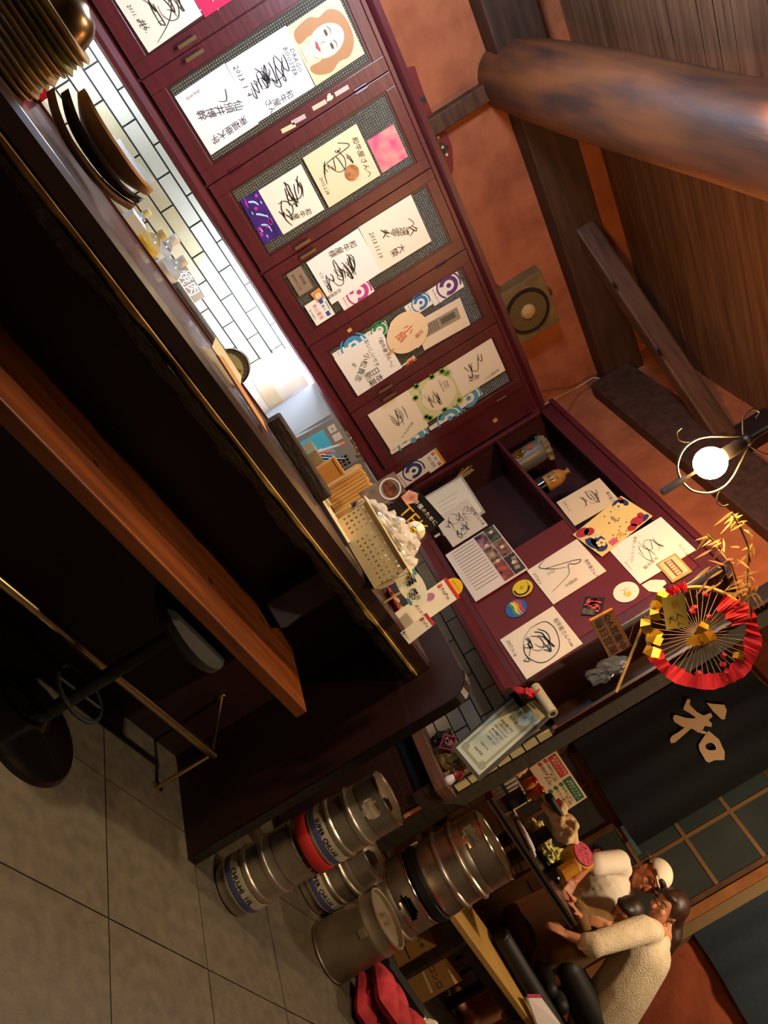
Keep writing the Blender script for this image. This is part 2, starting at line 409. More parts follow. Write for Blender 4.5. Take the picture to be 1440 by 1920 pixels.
for n, (y0, y1) in enumerate(((2.14, 2.92), (2.90, 3.66))):
    x = XD+.02+.03*n
    fr = MB()
    for yy in (y0, y1-.045): fr.box(x-.014, yy, .1, x+.014, yy+.045, 2.62)
    for zz in (.1, .62, 2.55): fr.box(x-.014, y0+.045, zz, x+.014, y1-.045, zz+.07)
    d = struct('door_%d' % (n+1), fr, M('door_timber', '#5a3c22', .6, col2='#452c18', scale=6))
    for zz in (1.02, 1.405, 1.79, 2.17): obj('rail', MB().box(x-.011, y0+.045, zz, x+.011, y1-.045, zz+.028), M('door_rail', '#7a5a38', .6), d)
    ym = (y0+y1)/2+.03
    obj('muntin', MB().box(x-.010, ym-.012, .69, x+.010, ym+.012, 2.55), M('door_rail', '#7a5a38', .6), d)
    obj('glass_pane', MB().box(x-.002, y0+.04, .69, x+.002, y1-.04, 2.55), GLASSD, d)
    obj('kick_panel', MB().box(x-.006, y0+.04, .17, x+.006, y1-.04, .62), M('door_timber', '#5a3c22'), d)
# glowing strip added for the bright gaps at the door rail, no real lamp
pl = thing('gap_glow_strip', 'pale glowing strip added for the bright gaps in the glass door', 'lamp', (6.2, 2.9, 1.2))
obj('tube', MB().box(6.17, 2.66, 1.440, 6.19, 2.97, 1.475), M('gap_glow', '#fff1c8', .5, emis='#fff1c8', estr=1.2), pl)
obj('bracket', MB().box(6.191, 2.80, 0, 6.21, 2.84, 1.47), DARKW, pl)
# ------------------------------------------------------------------ noren curtains
NAVY = M('navy_cotton', '#0a1014', .9, col2='#0d161b', scale=30)
def noren(name, label, y0, y1, z0, z1, x, mat):
    t = thing(name, label, 'curtain', (x, (y0+y1)/2, z0))
    mb = MB(); nx, nz = 30, 12
    g = []
    for j in range(nz+1):
        for i in range(nx+1):
            u, w = i/nx, j/nz
            g.append((x+.018*math.sin(u*9+1.2*w)*(1-.7*w)+.008*math.sin(u*23), y1+(y0-y1)*u, z0+(z1-z0)*w+.008*math.sin(u*6)*(1-w)))
    fs = [(j*(nx+1)+i, j*(nx+1)+i+1, (j+1)*(nx+1)+i+1, (j+1)*(nx+1)+i) for j in range(nz) for i in range(nx)]
    n = len(g); b = [(p[0]+.003, p[1], p[2]) for p in g]
    mb.add(g+b, fs+[tuple(reversed([q+n for q in f])) for f in fs])
    obj('cloth', mb, mat, t, smooth=True)
    obj('rod', MB().cyl((x+.002, y0-.06, z1), (x+.002, y1+.06, z1), .014), TIMB, t, smooth=True)
    return t
n1 = noren('shop_curtain', 'dark navy shop curtain with one big cream character, hanging in the doorway', 2.64, 3.62, 1.475, 3.0, XD-.075, NAVY)
# the brushed character, traced as seven brush shapes
sh = Sheet((XD-.098, 3.62, 1.475), (XD-.098, 2.64, 1.475), (XD-.098, 3.62, 3.0), out=1)
kan = MB()
def kpoly(pts):
    q = [WX(960+x/3., 1240+y/3., XD-.099) for x, y in pts]; kan.prism(q, (-.0015, 0, 0))
for pts in (((985, 215), (1003, 213), (1000, 245), (1040, 285), (1078, 305), (1118, 290), (1128, 310), (1105, 330), (1125, 350), (1122, 370), (1085, 362), (1070, 392), (1030, 388), (995, 372), (960, 370), (915, 342), (905, 320), (912, 303), (930, 303), (975, 318), (1020, 322), (1035, 318), (1000, 292), (965, 272), (966, 260)),
            ((975, 370), (1010, 375), (960, 420), (915, 458), (893, 460), (888, 440), (900, 420), (935, 400)),
            ((1070, 388), (1095, 398), (1098, 410), (1078, 408), (1050, 400), (1030, 392)),
            ((1095, 233), (1130, 240), (1195, 245), (1208, 275), (1198, 325), (1180, 327), (1130, 280)),):
    kpoly(pts)
# ring-shaped mouth radical
ro = [(1105, 390), (1130, 410), (1165, 440), (1197, 510), (1195, 555), (1140, 556), (1108, 570), (1090, 560), (1055, 500), (1050, 470), (1075, 430)]
ri = [(1105, 460), (1118, 457), (1134, 464), (1147, 482), (1146, 498), (1130, 500), (1110, 500), (1094, 492), (1088, 482), (1090, 470), (1097, 464)]
A = [WX(960+x/3., 1240+y/3., XD-.1005) for x, y in ro]; B = [WX(960+x/3., 1240+y/3., XD-.1005) for x, y in ri]
kan.add(A+B, [(i, (i+1) % 11, 11+(i+1) % 11, 11+i) for i in range(11)])
obj('brushed_character', kan, C('#d9b98c', .9), n1)
noren('shop_curtain', 'plain dark blue curtain hanging beside the door on the rust wall', 1.2, 1.99, 1.475, 3.0, XD-.03, M('blue_cotton', '#0e1a24', .9, col2='#12202b', scale=30))
# ================================================================== wall cabinet on the back wall
GLASS = M('patterned_glass', '#a9a68d', .25, trans=.25, spec=.6)
def glassmat():
    m = GLASS; nt = m.node_tree
    if 'grid' in nt.nodes: return m
    b = nt.nodes['Principled BSDF']; tc = nt.nodes.new('ShaderNodeTexCoord'); outs = []
    for ax in (0, 2):
        sp = nt.nodes.new('ShaderNodeSeparateXYZ'); nt.links.new(tc.outputs['Object'], sp.inputs[0])
        mu = nt.nodes.new('ShaderNodeMath'); mu.operation = 'MULTIPLY'; mu.inputs[1].default_value = 2*math.pi/.011; nt.links.new(sp.outputs[ax], mu.inputs[0])
        si = nt.nodes.new('ShaderNodeMath'); si.operation = 'SINE'; nt.links.new(mu.outputs[0], si.inputs[0]); outs.append(si)
    ad = nt.nodes.new('ShaderNodeMath'); ad.name = 'grid'; ad.operation = 'MINIMUM'; nt.links.new(outs[0].outputs[0], ad.inputs[0]); nt.links.new(outs[1].outputs[0], ad.inputs[1])
    bp = nt.nodes.new('ShaderNodeBump'); bp.inputs['Strength'].default_value = .9; bp.inputs['Distance'].default_value = .004
    nt.links.new(ad.outputs[0], bp.inputs['Height']); nt.links.new(bp.outputs[0], b.inputs['Normal'])
    rp = nt.nodes.new('ShaderNodeValToRGB'); rp.color_ramp.elements[0].color = lin('#57544a'); rp.color_ramp.elements[1].color = lin('#d6d2be')
    rp.color_ramp.elements[0].position = .0; rp.color_ramp.elements[1].position = .6
    nt.links.new(ad.outputs[0], rp.inputs[0]); nt.links.new(rp.outputs[0], b.inputs['Base Color'])
    return m
glassmat()
ZB, ZT = 1.283, 2.345
cab = thing('wall_cabinet', 'long dark red glazed wall cabinet above the tiled kitchen wall', 'cabinet', (1.2, YW, ZB))
X0, X1 = -.75, XR-.005
body = MB().box(X0, YC+.03, ZB+.03, X1, YW-.022, ZB+.06).box(X0, YC+.03, ZT-.05, X1, YW-.022, ZT-.01)
body.box(X0, YW-.034, ZB+.06, X1, YW-.022, ZT-.05)
obj('carcass', body, REDIN, cab)
fr = MB().box(X0, YC, ZB+.02, X1, YC+.028, 1.352).box(X0, YC, 2.304, X1, YC+.028, ZT-.01)
for x in (-.07, .402, .874, 1.3325, 1.778, 2.2425): fr.box(x-.012, YC, 1.352, x+.012, YC+.028, 2.304)
fr.box(2.70, YC, 1.352, X1, YC+.028, 2.304)
obj('face_frame', fr, RED, cab, rnd=.003)
obj('base_moulding', MB().prism([(X0, YC-.02, ZB), (X0, YC-.032, ZB+.012), (X0, YC-.032, ZB+.03), (X0, YC-.012, ZB+.055), (X0, YC-.001, ZB+.06), (X0, YC-.001, ZB)], (X1-X0, 0, 0)), RED, cab)
obj('cornice', MB().prism([(X0, YC-.002, ZT-.02), (X0, YC-.03, ZT), (X0, YC-.035, ZT+.025), (X0, YC+.05, ZT+.03), (X0, YW-.03, ZT+.03), (X0, YW-.03, ZT-.01)], (X1-X0, 0, 0)), RED, cab)
obj('shelf', MB().box(X0, YC+.05, 1.83, X1, YW-.04, 1.85), REDIN, cab)
GX = [(-.475, -.135), (.0, .342), (.468, .810), (.937, 1.279), (1.385, 1.712), (1.85, 2.178), (2.309, 2.637)]
DX = [(-.535, -.072), (-.068, .400), (.404, .872), (.876, 1.330), (1.335, 1.776), (1.780, 2.240), (2.245, 2.697)]
GZ0, GZ1 = 1.425, 2.248
for k, ((g0, g1), (d0, d1)) in enumerate(zip(GX, DX)):
    mb = MB(); yf = YC-.016
    mb.box(d0, yf, 1.357, g0, YC-.001, 2.299).box(g1, yf, 1.357, d1, YC-.001, 2.299).box(g0, yf, 1.357, g1, YC-.001, GZ0).box(g0, yf, GZ1, g1, YC-.001, 2.299)
    d = obj('cabinet_door', mb, RED, cab, rnd=.002)
    bd = MB(); w = .011
    for (a, b, c, e) in ((g0, GZ0, g1, GZ0+w), (g0, GZ1-w, g1, GZ1), (g0, GZ0+w, g0+w, GZ1-w), (g1-w, GZ0+w, g1, GZ1-w)): bd.box(a, yf+.005, b, c, YC-.001, e)
    obj('glazing_bead', bd, M('bead_wood', '#3d1316', .4), d)
    obj('glass_pane', MB().box(g0+w*.5, YC-.007, GZ0+w*.5, g1-w*.5, YC-.003, GZ1-w*.5), GLASS, d)
    left = k % 2 == 0                      # handle on the side where two doors meet
    hx = d0+.024 if left else d1-.024
    pb = MB()
    for zz in (1.56, 1.625): pb.cyl((hx, yf-.016, zz), (hx, yf+.002, zz), .0045, seg=8)
    pb.obox((hx, yf-.018, 1.5925), (.007, 0, 0), (0, .004, 0), (0, 0, .042)); h = obj('handle', pb, M('worn_brass', '#8d7c58', .4, .9), d, smooth=True)
    hb = d1 if left else d0
    for zz in (1.50, 2.15):
        obj('hinge', MB().cyl((hb+(-.006 if left else .006), yf-.003, zz-.03), (hb+(-.006 if left else .006), yf-.003, zz+.03), .004, seg=8), RED, d, smooth=True)
# things inside, seen through the patterned panes
for i, (x, z, w, h, c) in enumerate(((1.06, 1.853, .20, .28, '#b03c56'), (.62, 1.853, .24, .2, '#7a6a58'), (1.55, 1.853, .22, .25, '#8a6f42'), (2.0, 1.853, .2, .3, '#5a5348'), (2.45, 1.853, .22, .2, '#4a3a34'), (.2, 1.353, .22, .25, '#7a7266'), (1.12, 1.353, .2, .3, '#6d6a70'), (1.58, 1.353, .22, .28, '#6a5a3c'))):
    b = thing('storage_box', ('pink patterned box', 'brown carton', 'ochre tin box', 'grey carton', 'dark brown carton', 'stone grey carton', 'bluish grey carton', 'olive brown carton')[i]+' dimly seen through patterned cabinet glass, '+('upper shelf of the second full door', 'upper shelf of the first full door', 'upper shelf of the third full door', 'upper shelf behind the round fan', 'upper shelf of the last door', 'floor of the leftmost door', 'floor of the second full door', 'floor of the third full door')[i], 'box', (x, 3.92, z))
    obj('carton', MB().box(x-w/2, 3.85, z, x+w/2, 4.0, z+h*.75), C(c, .7), b)
    obj('lid', MB().box(x-w/2-.004, 3.846, z+h*.75, x+w/2+.004, 4.004, z+h), C(c, .7), b)
# ------------------------------------------------------------------ corner unit on the right wall, facing the kitchen
ru = thing('corner_cupboard', 'dark red cupboard at right angles to the glazed cabinet, open shelves on the left', 'cabinet', (XW, 2.9, 1.30))
Y0, Y1, Z0, Z1 = 2.125, YC-.006, 1.30, 2.40
cc = MB().box(XR+.022, Y0, Z0+.02, XW-.03, Y1, Z0+.045).box(XR+.022, Y0, Z1-.03, XW-.03, Y1, Z1).box(XW-.03, Y0, Z0, XW-.015, Y1, Z1).box(XR+.022, Y0, Z0+.02, XW-.03, Y0+.02, Z1-.03).box(XR+.022, Y1-.018, Z0+.045, XW-.03, Y1, Z1-.03)
cc.box(XR+.02, 2.50, Z0+.045, XW-.03, 2.52, Z1-.03)
obj('carcass', cc, REDIN, ru)
ff = MB().box(XR, Y0, Z0, XR+.021, Y1, Z0+.085).box(XR, Y0, Z1-.075, XR+.021, Y1, Z1).box(XR, Y0, Z0+.085, XR+.021, Y0+.05, Z1-.075).box(XR, Y1-.03, Z0+.085, XR+.021, Y1, Z1-.075)
obj('face_frame', ff, RED, ru, rnd=.003)
obj('top_moulding', MB().box(XR-.02, Y0-.02, Z1, XW-.012, Y1, Z1+.03), RED, ru, rnd=.006)
obj('base_moulding', MB().prism([(XR-.03, Y0, Z0-.012), (XR-.034, Y0, Z0+.012), (XR-.012, Y0, Z0+.05), (XR-.001, Y0, Z0+.055), (XR-.001, Y0, Z0-.012)], (0, Y1-Y0, 0)), RED, ru)
obj('shelf', MB().box(XR+.006, 2.525, 2.005, XW-.032, Y1, 2.025), RED, ru, rnd=.002)
sd = obj('sliding_panel', MB().box(XR+.006, 2.522, Z0+.087, XR+.018, 2.86, 2.003), M('bright_red_panel', '#6d2025', .35, col2='#631c21', scale=3), ru)
obj('sliding_panel', MB().box(XR+.002, 2.177, Z0+.087, XR+.014, 2.5215, Z1-.077), M('bright_red_panel', '#6d2025'), ru)
obj('finger_pull', MB().box(XR+.004, 2.80, 1.55, XR+.0065, 2.815, 1.66), BRASS, sd)
# dark lining behind the bag, below and beside the cupboard
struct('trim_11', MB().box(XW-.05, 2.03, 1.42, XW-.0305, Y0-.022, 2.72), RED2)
nsh = thing('niche_shelf', 'thick dark plank shelf below the framed certificate', 'shelf', (3.15, 2.6, .80))
obj('plank', MB().box(3.08, 1.995, .805, XW-.012, 3.4, .865), TIMB, nsh, rnd=.004)
obj('bracket', MB().box(3.10, 2.02, .70, XW-.001, 2.06, .804), DARKW, nsh)
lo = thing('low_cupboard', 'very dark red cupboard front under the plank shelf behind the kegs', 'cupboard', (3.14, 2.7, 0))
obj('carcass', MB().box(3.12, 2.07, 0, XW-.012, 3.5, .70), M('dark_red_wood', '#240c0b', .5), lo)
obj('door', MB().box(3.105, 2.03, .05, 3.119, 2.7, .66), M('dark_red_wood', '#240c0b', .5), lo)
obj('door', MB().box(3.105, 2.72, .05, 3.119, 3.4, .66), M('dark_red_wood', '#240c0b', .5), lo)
# ================================================================== autograph cards and papers
def Lp(q, d=.0125): return WY(q[0], q[1], YC-d)
def Rp(q, d=.003): return WX(q[0], q[1], XR-d)
def card(name, label, cat, quad, P, mat, group=None, t=.003):
    """quad: picture corners bottom-left, bottom-right, top-left(, top-right) on plane P"""
    pts = [P(q) for q in quad]; s = Sheet(*pts)
    c = s.p(.5, 0)
    th = thing(name, label, cat, tuple(c), 0, group)
    obj('board', s.slab(MB(), t), mat, th)
    s.t = t; s.root = th
    return s
def ink(s, fn, mat=None, name='handwriting'):
    mb = MB(); fn(mb); return obj(name, mb, mat or INK, s.root, fixn=False)
AG = 'signed cards on the glazed doors'
def L_(s): return s.t+.0012
# --- leftmost door
s = card('signed_card', 'cream signed card marked number six, cut off by the top edge of the photo', 'card', [(213, -6), (275, 95), (318, -75), (383, 32)], Lp, PAPER, AG)
ink(s, lambda m: (s.text(m, '#6.', .62, .17, .035, 0, L_(s), shear=.2), s.text(m, '2011. 8. 2.', .42, .13, .02, 0, L_(s), shear=.25), s.scrawl(m, 4, .55, .6, .17, .12, 9), s.stroke(m, [(.45, .75), (.75, .55), (.95, .2)], .003, L_(s))))
s = card('pink_sheet', 'crimson pink flecked sheet on the leftmost cabinet door', 'paper', [(318, -75), (387, 38), (385, -112), (455, 0)], Lp, M('crimson_paper', '#c81450', .7), None, .0015)
ink(s, lambda m: [s.disc(m, random.random(), random.random(), .003, L_(s), n=6) for k in range(26)], C('#f0c8d0'), 'fleck')
# --- first full door
s = card('signed_card', 'white signed card dated small, lowest of the first full door', 'card', [(325, 178), (395, 290), (423, 122), (485, 232)], Lp, PAPERW, AG)
ink(s, lambda m: (s.text(m, '仙\n頒\n井\n博\n幹', .52, .54, .040, -8, L_(s), shear=.15), s.text(m, '東福亜大学', .84, .5, .034, -90, L_(s)), s.text(m, '2012.10.12', .12, .28, .014, -90, L_(s)), s.stroke(m, [(.3, .8), (.45, .72), (.4, .6)], .003)), INKB)
s = card('signed_card', 'white signed card dated 2013 with a large looped autograph, middle of the first full door', 'card', [(423, 122), (485, 232), (535, 45), (588, 160)], Lp, PAPERW, AG)
ink(s, lambda m: (s.scrawl(m, 11, .45, .55, .13, .13, 11, .0035), s.scrawl(m, 12, .52, .35, .1, .09, 9, .003), s.text(m, '2013. 1. 4', .35, .1, .03, -2, L_(s), shear=.2, width=.2), s.text(m, 'DRAGO\nBOOSTER', .5, .88, .025, -5, L_(s), shear=.2, width=.19), s.text(m, '和\n牛\n屋\nさん', .9, .45, .032, 0, L_(s))), INKB)
s = card('portrait_card', 'sepia card with a drawn long-haired smiling face, topmost of the first full door', 'card', [(535, 45), (590, 160), (633, -6), (685, 102)], Lp, M('sepia_card', '#e8c79a', .7), AG)
el = lambda cx, cy, a, b, n=30, t0=0, t1=360: [(cx+a*math.cos(math.radians(t0+(t1-t0)*k/n)), cy+b*math.sin(math.radians(t0+(t1-t0)*k/n))) for k in range(n+(0 if t1-t0 == 360 else 1))]
s_ = s
ink(s, lambda m: (s.poly(m, smoothed([(.10, .12), (.06, .4), (.14, .55), (.12, .75), (.25, .92), (.5, .97), (.75, .92), (.9, .75), (.88, .55), (.95, .35), (.85, .1), (.7, .06), (.70, .3), (.5, .34), (.3, .3), (.32, .08), (.2, .05)]), .004),), C('#a9774a'), 'hair_drawing')
ink(s, lambda m: (s.poly(m, el(.5, .5, .24, .33), .005), s.poly(m, [(.4, .25), (.6, .25), (.62, .05), (.38, .05)], .0048)), C('#f0d5ac'), 'face_drawing')
ink(s, lambda m: (s.poly(m, el(.39, .55, .055, .025), .006), s.poly(m, el(.61, .55, .055, .025), .006), s.stroke(m, [(.31, .61), (.39, .64), (.46, .61)], .003, .0063), s.stroke(m, [(.54, .61), (.61, .64), (.69, .61)], .003, .0063), s.stroke(m, [(.5, .48), (.48, .41), (.52, .40)], .002, .0063)), C('#4a3524'), 'eye_drawing')
ink(s, lambda m: (s.poly(m, [(.4, .33), (.46, .355), (.5, .345), (.54, .355), (.6, .33), (.5, .285)], .006),), C('#a0464a'), 'lip_drawing')
# --- second full door
s = card('concert_photo', 'purple and blue stage photo, lowest of the second full door', 'photo', [(452, 375), (492, 457), (483, 357), (532, 440)], Lp, M('stage_photo', '#241f5e', .4, col2='#54208a', scale=22), None, .002)
for k in range(9): ink(s, lambda m: s.poly(m, el(random.random()*.9+.05, random.random()*.8+.1, .03+.05*random.random(), .02+.07*random.random(), 8), .003), C('#c23aa8'), 'stage_glow')
ink(s, lambda m: [s.stroke(m, [(u, .3+.1*random.random()), (u+.06, .55), (u+.15, .6+.2*random.random())], .008, .0036) for u in (.1, .38, .62)]+[s.rect(m, u, v, u+.06, v+.05, .0034) for u, v in ((.2, .8), (.5, .75), (.78, .6), (.85, .3), (.7, .2), (.3, .2))], C('#b8d8ff'), 'stage_light')
s = card('signed_card', 'square white signed card above the purple stage photo', 'card', [(483, 357), (532, 440), (565, 308), (607, 392)], Lp, PAPER, AG)
ink(s, lambda m: (s.scrawl(m, 21, .35, .62, .13, .1, 9, .004), s.scrawl(m, 22, .62, .3, .11, .1, 10, .004), s.text(m, '和\n牛\n屋', .84, .55, .03, 0, L_(s), shear=.2)))
s = card('signed_card', 'buff signed card with a round brown seal, upper card of the second full door', 'card', [(567, 295), (617, 390), (668, 233), (713, 327)], Lp, M('buff_card', '#ecd6ae', .7), AG)
ink(s, lambda m: (s.scrawl(m, 25, .4, .45, .13, .11, 12, .0032), s.stroke(m, [(.1, .6), (.25, .75), (.3, .3), (.45, .2)], .003), s.text(m, '和牛屋さんへ', .55, .86, .03, -3, L_(s), shear=.25, width=.19), s.text(m, '3', .22, .55, .04, 0, L_(s)), s.text(m, '2012.2.28', .62, .1, .02, -3, L_(s), shear=.2)))
s2 = Sheet(*[Lp(q, .0165) for q in [(567, 295), (617, 390), (668, 233), (713, 327)]])
sl = thing('wooden_seal', 'round mottled brown wood slice stuck on the buff signed card', 'ornament', tuple(s2.p(.66, .62)))
obj('disc', s2.disc(MB(), .68, .60, .034, .001, .004), M('mottled_bark', '#8a5228', .6, col2='#c98c52', scale=40), sl)
# --- third full door
s = card('signed_card', 'white signed card with a long autograph, left part of the third full door', 'card', [(573, 492), (622, 570), (672, 428), (715, 510)], Lp, PAPERW, AG)
ink(s, lambda m: (s.scrawl(m, 31, .5, .55, .14, .1, 9, .0035), s.scrawl(m, 33, .6, .3, .13, .08, 10, .0035), s.text(m, '和\n牛\n屋\n様', .17, .62, .036, 0, L_(s), shear=.15), s.text(m, '5.12  2018.6.23', .55, .1, .018, -3, L_(s), shear=.2), s.text(m, '石垣佑磨', .84, .12, .02, -90, L_(s))))
s = card('signed_card', 'cream signed card dated 2013.11.19 on the third full door', 'card', [(672, 428), (715, 510), (770, 363), (808, 452)], Lp, PAPER, AG)
ink(s, lambda m: (s.text(m, '2013.11.19', .48, .13, .03, -4, L_(s), shear=.2, width=.2), s.text(m, '久\n遠\n零\n火', .5, .58, .046, -8, L_(s), shear=.3), s.text(m, '大\n榮', .8, .42, .04, 0, L_(s)), s.stroke(m, [(.35, .8), (.5, .85), (.55, .7), (.7, .72)], .0025)), C('#3a2c24'))
def sticker(label, quad, P, base, draws, t=.0012, name='sticker', cat='sticker'):
    s = card(name, label, cat, quad, P, C(base), None, t)
    for col, fn, nm in draws: ink(s, (lambda f: lambda m: f(s, m))(fn), C(col), nm)
    return s
LF = lambda q: Lp(q, .0175)               # on the door frame's own face
sticker('worn brown leaf-shaped label at the lower left corner of the third full door', [(533, 510), (562, 555), (567, 503), (587, 540)], LF, '#8e7a66', [('#5e2f35', lambda s, m: [s.text(m, '漂流者', .5, .68, .018, 0, .002), s.text(m, '国分町三丁目', .45, .3, .014, 0, .002)], 'lettering')])
t_ = sticker('round orange and white sticker beside the brown leaf label', [(584, 553), (597, 571), (596, 537), (609, 555)], LF, '#e59a4e', [('#f6e3c4', lambda s, m: s.disc(m, .5, .5, .015, .0015), 'centre_disc'), ('#c86a2a', lambda s, m: [s.text(m, 'Smile', .5, .52, .012, 0, .0025), s.ring(m, .5, .5, .0195, .0215, .0025)], 'lettering')])
def pledge(s, m, what):
    if what == 'red': s.text(m, '安心宣言', .52, .40, .022, 0, .0022, width=s.w*.86)
    if what == 'blue': s.text(m, '食の', .5, .72, .017, 0, .0022); s.rect(m, .1, .66, .3, .84, .002); s.rect(m, .7, .66, .9, .84, .002)
    if what == 'small': s.text(m, '宮城県飲食店', .5, .92, .008, 0, .0022); s.text(m, '食の安全安心', .5, .12, .01, 0, .0022)
sticker('white pledge sticker with big red characters under the third full door', [(573, 580), (597, 612), (603, 545), (625, 588)], LF, '#f4f2ee', [('#d02a30', lambda s, m: pledge(s, m, 'red'), 'red_lettering'), ('#2d4f9f', lambda s, m: pledge(s, m, 'blue'), 'blue_lettering'), ('#444444', lambda s, m: pledge(s, m, 'small'), 'small_lettering')])
def ringsticker(label, quad, P, col, c2):
    return sticker(label, quad, P, '#f2efe8', [(col, lambda s, m: [s.ring(m, .42, .62, s.h*.16, s.h*.28, .002, -40, 250), s.ring(m, .42, .62, s.h*.33, s.h*.38, .002, 60, 320), s.disc(m, .42, .62, s.h*.07, .002)], 'ring_emblem'), (c2, lambda s, m: [s.text(m, '食の安全', .3, .16, .012, 0, .0022, width=s.w*.42), s.text(m, '安心の店', .76, .16, .012, 0, .0022, width=s.w*.4), s.text(m, '宮城県', .82, .52, .012, 0, .0022, width=s.w*.25)], 'lettering')])
ringsticker('white sticker with a magenta ring below the third full door cards', [(633, 563), (647, 585), (688, 522), (702, 545)], Lp, '#c23a96', '#b03030')
PB = lambda q: Lp(q, .0092)
s = card('patterned_sheet', 'pink and orange patterned sheet behind the patterned glass, top of the second full door', 'paper', [(688, 262), (714, 318), (738, 234), (768, 300)], PB, M('pink_sheet_print', '#d84a78', .6, col2='#e8a090', scale=14), None, .0008)
# --- fourth full door
PB = lambda q: Lp(q, .0092)
ringsticker('white sticker with a purple ring, topmost along the fourth full door', [(800, 547), (815, 573), (857, 508), (870, 538)], PB, '#5a2a7a', '#3a62a0')
ringsticker('white sticker with a blue ring beside the round fan', [(757, 575), (769, 595), (800, 547), (813, 572)], PB, '#2a78b8', '#c03838')
ringsticker('white sticker with a green ring behind the lettered white card', [(683, 628), (694, 645), (722, 600), (733, 620)], PB, '#2a8a58', '#333333')
ringsticker('sky blue edged sticker at the lower left of the fourth full door', [(622, 662), (632, 680), (682, 628), (692, 644)], PB, '#3a9ad0', '#2a6aa8')
ringsticker('white sticker with an orange ring under the round fan', [(752, 688), (765, 702), (775, 665), (788, 682)], PB, '#e08040', '#c03838')
s = card('signed_card', 'white card of brush lettering praising the food, fourth full door beside the fan', 'card', [(628, 673), (670, 743), (712, 617), (755, 688)], Lp, PAPERW, AG)
ink(s, lambda m: (s.text(m, '「和牛屋さんへ」', .5, .88, .026, -4, L_(s), shear=.15, width=.21), s.text(m, 'おいしいです', .34, .64, .03, -6, L_(s), width=.17), s.text(m, '日本\n新薬', .82, .45, .045, 0, L_(s)), s.text(m, '小松貴志', .5, .36, .04, -50, L_(s), width=.19), s.text(m, '#9', .35, .25, .025, 0, L_(s))))
s = card('newspaper_card', 'pale framed card with a grey newspaper clipping beside the round fan', 'card', [(778, 613), (797, 662), (858, 552), (880, 603)], Lp, M('pale_rose_card', '#eddcc4', .7), None)
ink(s, lambda m: s.rect(m, .22, .12, .62, .88, .0045), C('#9b9282'), 'clipping')
ink(s, lambda m: [s.rect(m, .30, .5, .5, .8, .0055)]+[s.rect(m, .26, .16+.05*k, .58, .175+.05*k, .0055) for k in range(6)], C('#5f584c'), 'print')
fq = [(726, 640), (768, 690), (755, 570), (800, 612)]
fs_ = Sheet(*[Lp(q, .022) for q in [(723, 632), (767, 668), (760, 578), (804, 614)]])
fan = thing('round_fan', 'round cream paper fan with red characters on the fourth full door', 'fan', tuple(fs_.p(.5, .1)))
obj('paper', fs_.poly(MB(), [(.5+.62*math.cos(a)*(1.0 if math.sin(a) > -.2 else .93), .5+.66*math.sin(a)*(1 if math.sin(a) > 0 else 1.04)) for a in [2*math.pi*k/40 for k in range(40)]], 0, .0015), M('fan_paper', '#f0d6ae', .7), fan)
fm = MB(); fs_.text(fm, '小\n扇', .45, .45, .055, 0, .0025, shear=.05); obj('red_lettering', fm, C('#c8372c'), fan, fixn=False)
fm = MB(); fs_.text(fm, '花\n傳', .82, .68, .026, -8, .0025); obj('small_lettering', fm, C('#b04a30'), fan, fixn=False)
fm = MB(); fs_.rect(fm, .47, -.36, .53, -.1, 0, .003); obj('handle', fm, C('#c9a06a'), fan)
# --- fifth full door
blues = [((726, 848), (736, 862), (800, 802), (808, 816)), ((803, 800), (812, 815), (862, 764), (872, 780)), ((838, 765), (846, 778), (898, 726), (906, 740))]
for i, b in enumerate(blues):
    ringsticker(('lowest pale blue sticker peeping out under the plain cream card', 'pale blue sticker peeping out below the clover card', 'blue sticker peeping out below the top card of the last door')[i], b, PB, '#58a8c8', '#2a78a8')
s = card('signed_card', 'plain cream signed card, lowest of the last cabinet door', 'card', [(688, 777), (733, 845), (763, 728), (803, 798)], Lp, PAPER, AG)
ink(s, lambda m: (s.scrawl(m, 51, .4, .5, .15, .1, 10, .0028), s.text(m, '中山さんへ', .8, .55, .022, -62, L_(s), width=.11)), C('#4a3a2c'))
s = card('signed_card', 'signed card bordered with green clovers on the last cabinet door', 'card', [(763, 728), (803, 798), (835, 682), (867, 743)], Lp, M('clover_card', '#dfe0b4', .7, col2='#c9d694', scale=14), AG)
ink(s, lambda m: s.poly(m, el(.52, .55, .4, .42), .0042), C('#f0e6cc'), 'plain_centre')
for u, v in ((.1, .85), (.2, .93), (.08, .6), (.93, .12), (.85, .06), (.95, .9), (.3, .06), (.07, .2), (.95, .5)): ink(s, lambda m: [s.disc(m, u+du, v+dv, .011, .005, n=8) for du, dv in ((-.03, 0), (.03, 0), (0, .035), (0, -.035))], C('#86a84a'), 'clover_print')
ink(s, lambda m: (s.text(m, 'Amigo\n2018.9\nLucky best', .42, .76, .018, -3, .0055, shear=.2), s.scrawl(m, 55, .55, .42, .11, .07, 9, .003), s.text(m, '2018. 9. 12', .3, .2, .014, -10, .0055)))
s = card('signed_card', 'cream signed card, topmost of the last cabinet door', 'card', [(833, 683), (863, 747), (918, 630), (948, 693)], Lp, PAPER, AG)
ink(s, lambda m: (s.scrawl(m, 58, .42, .5, .13, .12, 8, .0035), s.text(m, '友\n83', .72, .4, .035, -15, L_(s)), s.text(m, '和牛屋さんへ', .9, .72, .018, -84, L_(s), width=.1), s.text(m, '2017.7.6', .25, .06, .01, 0, L_(s))))
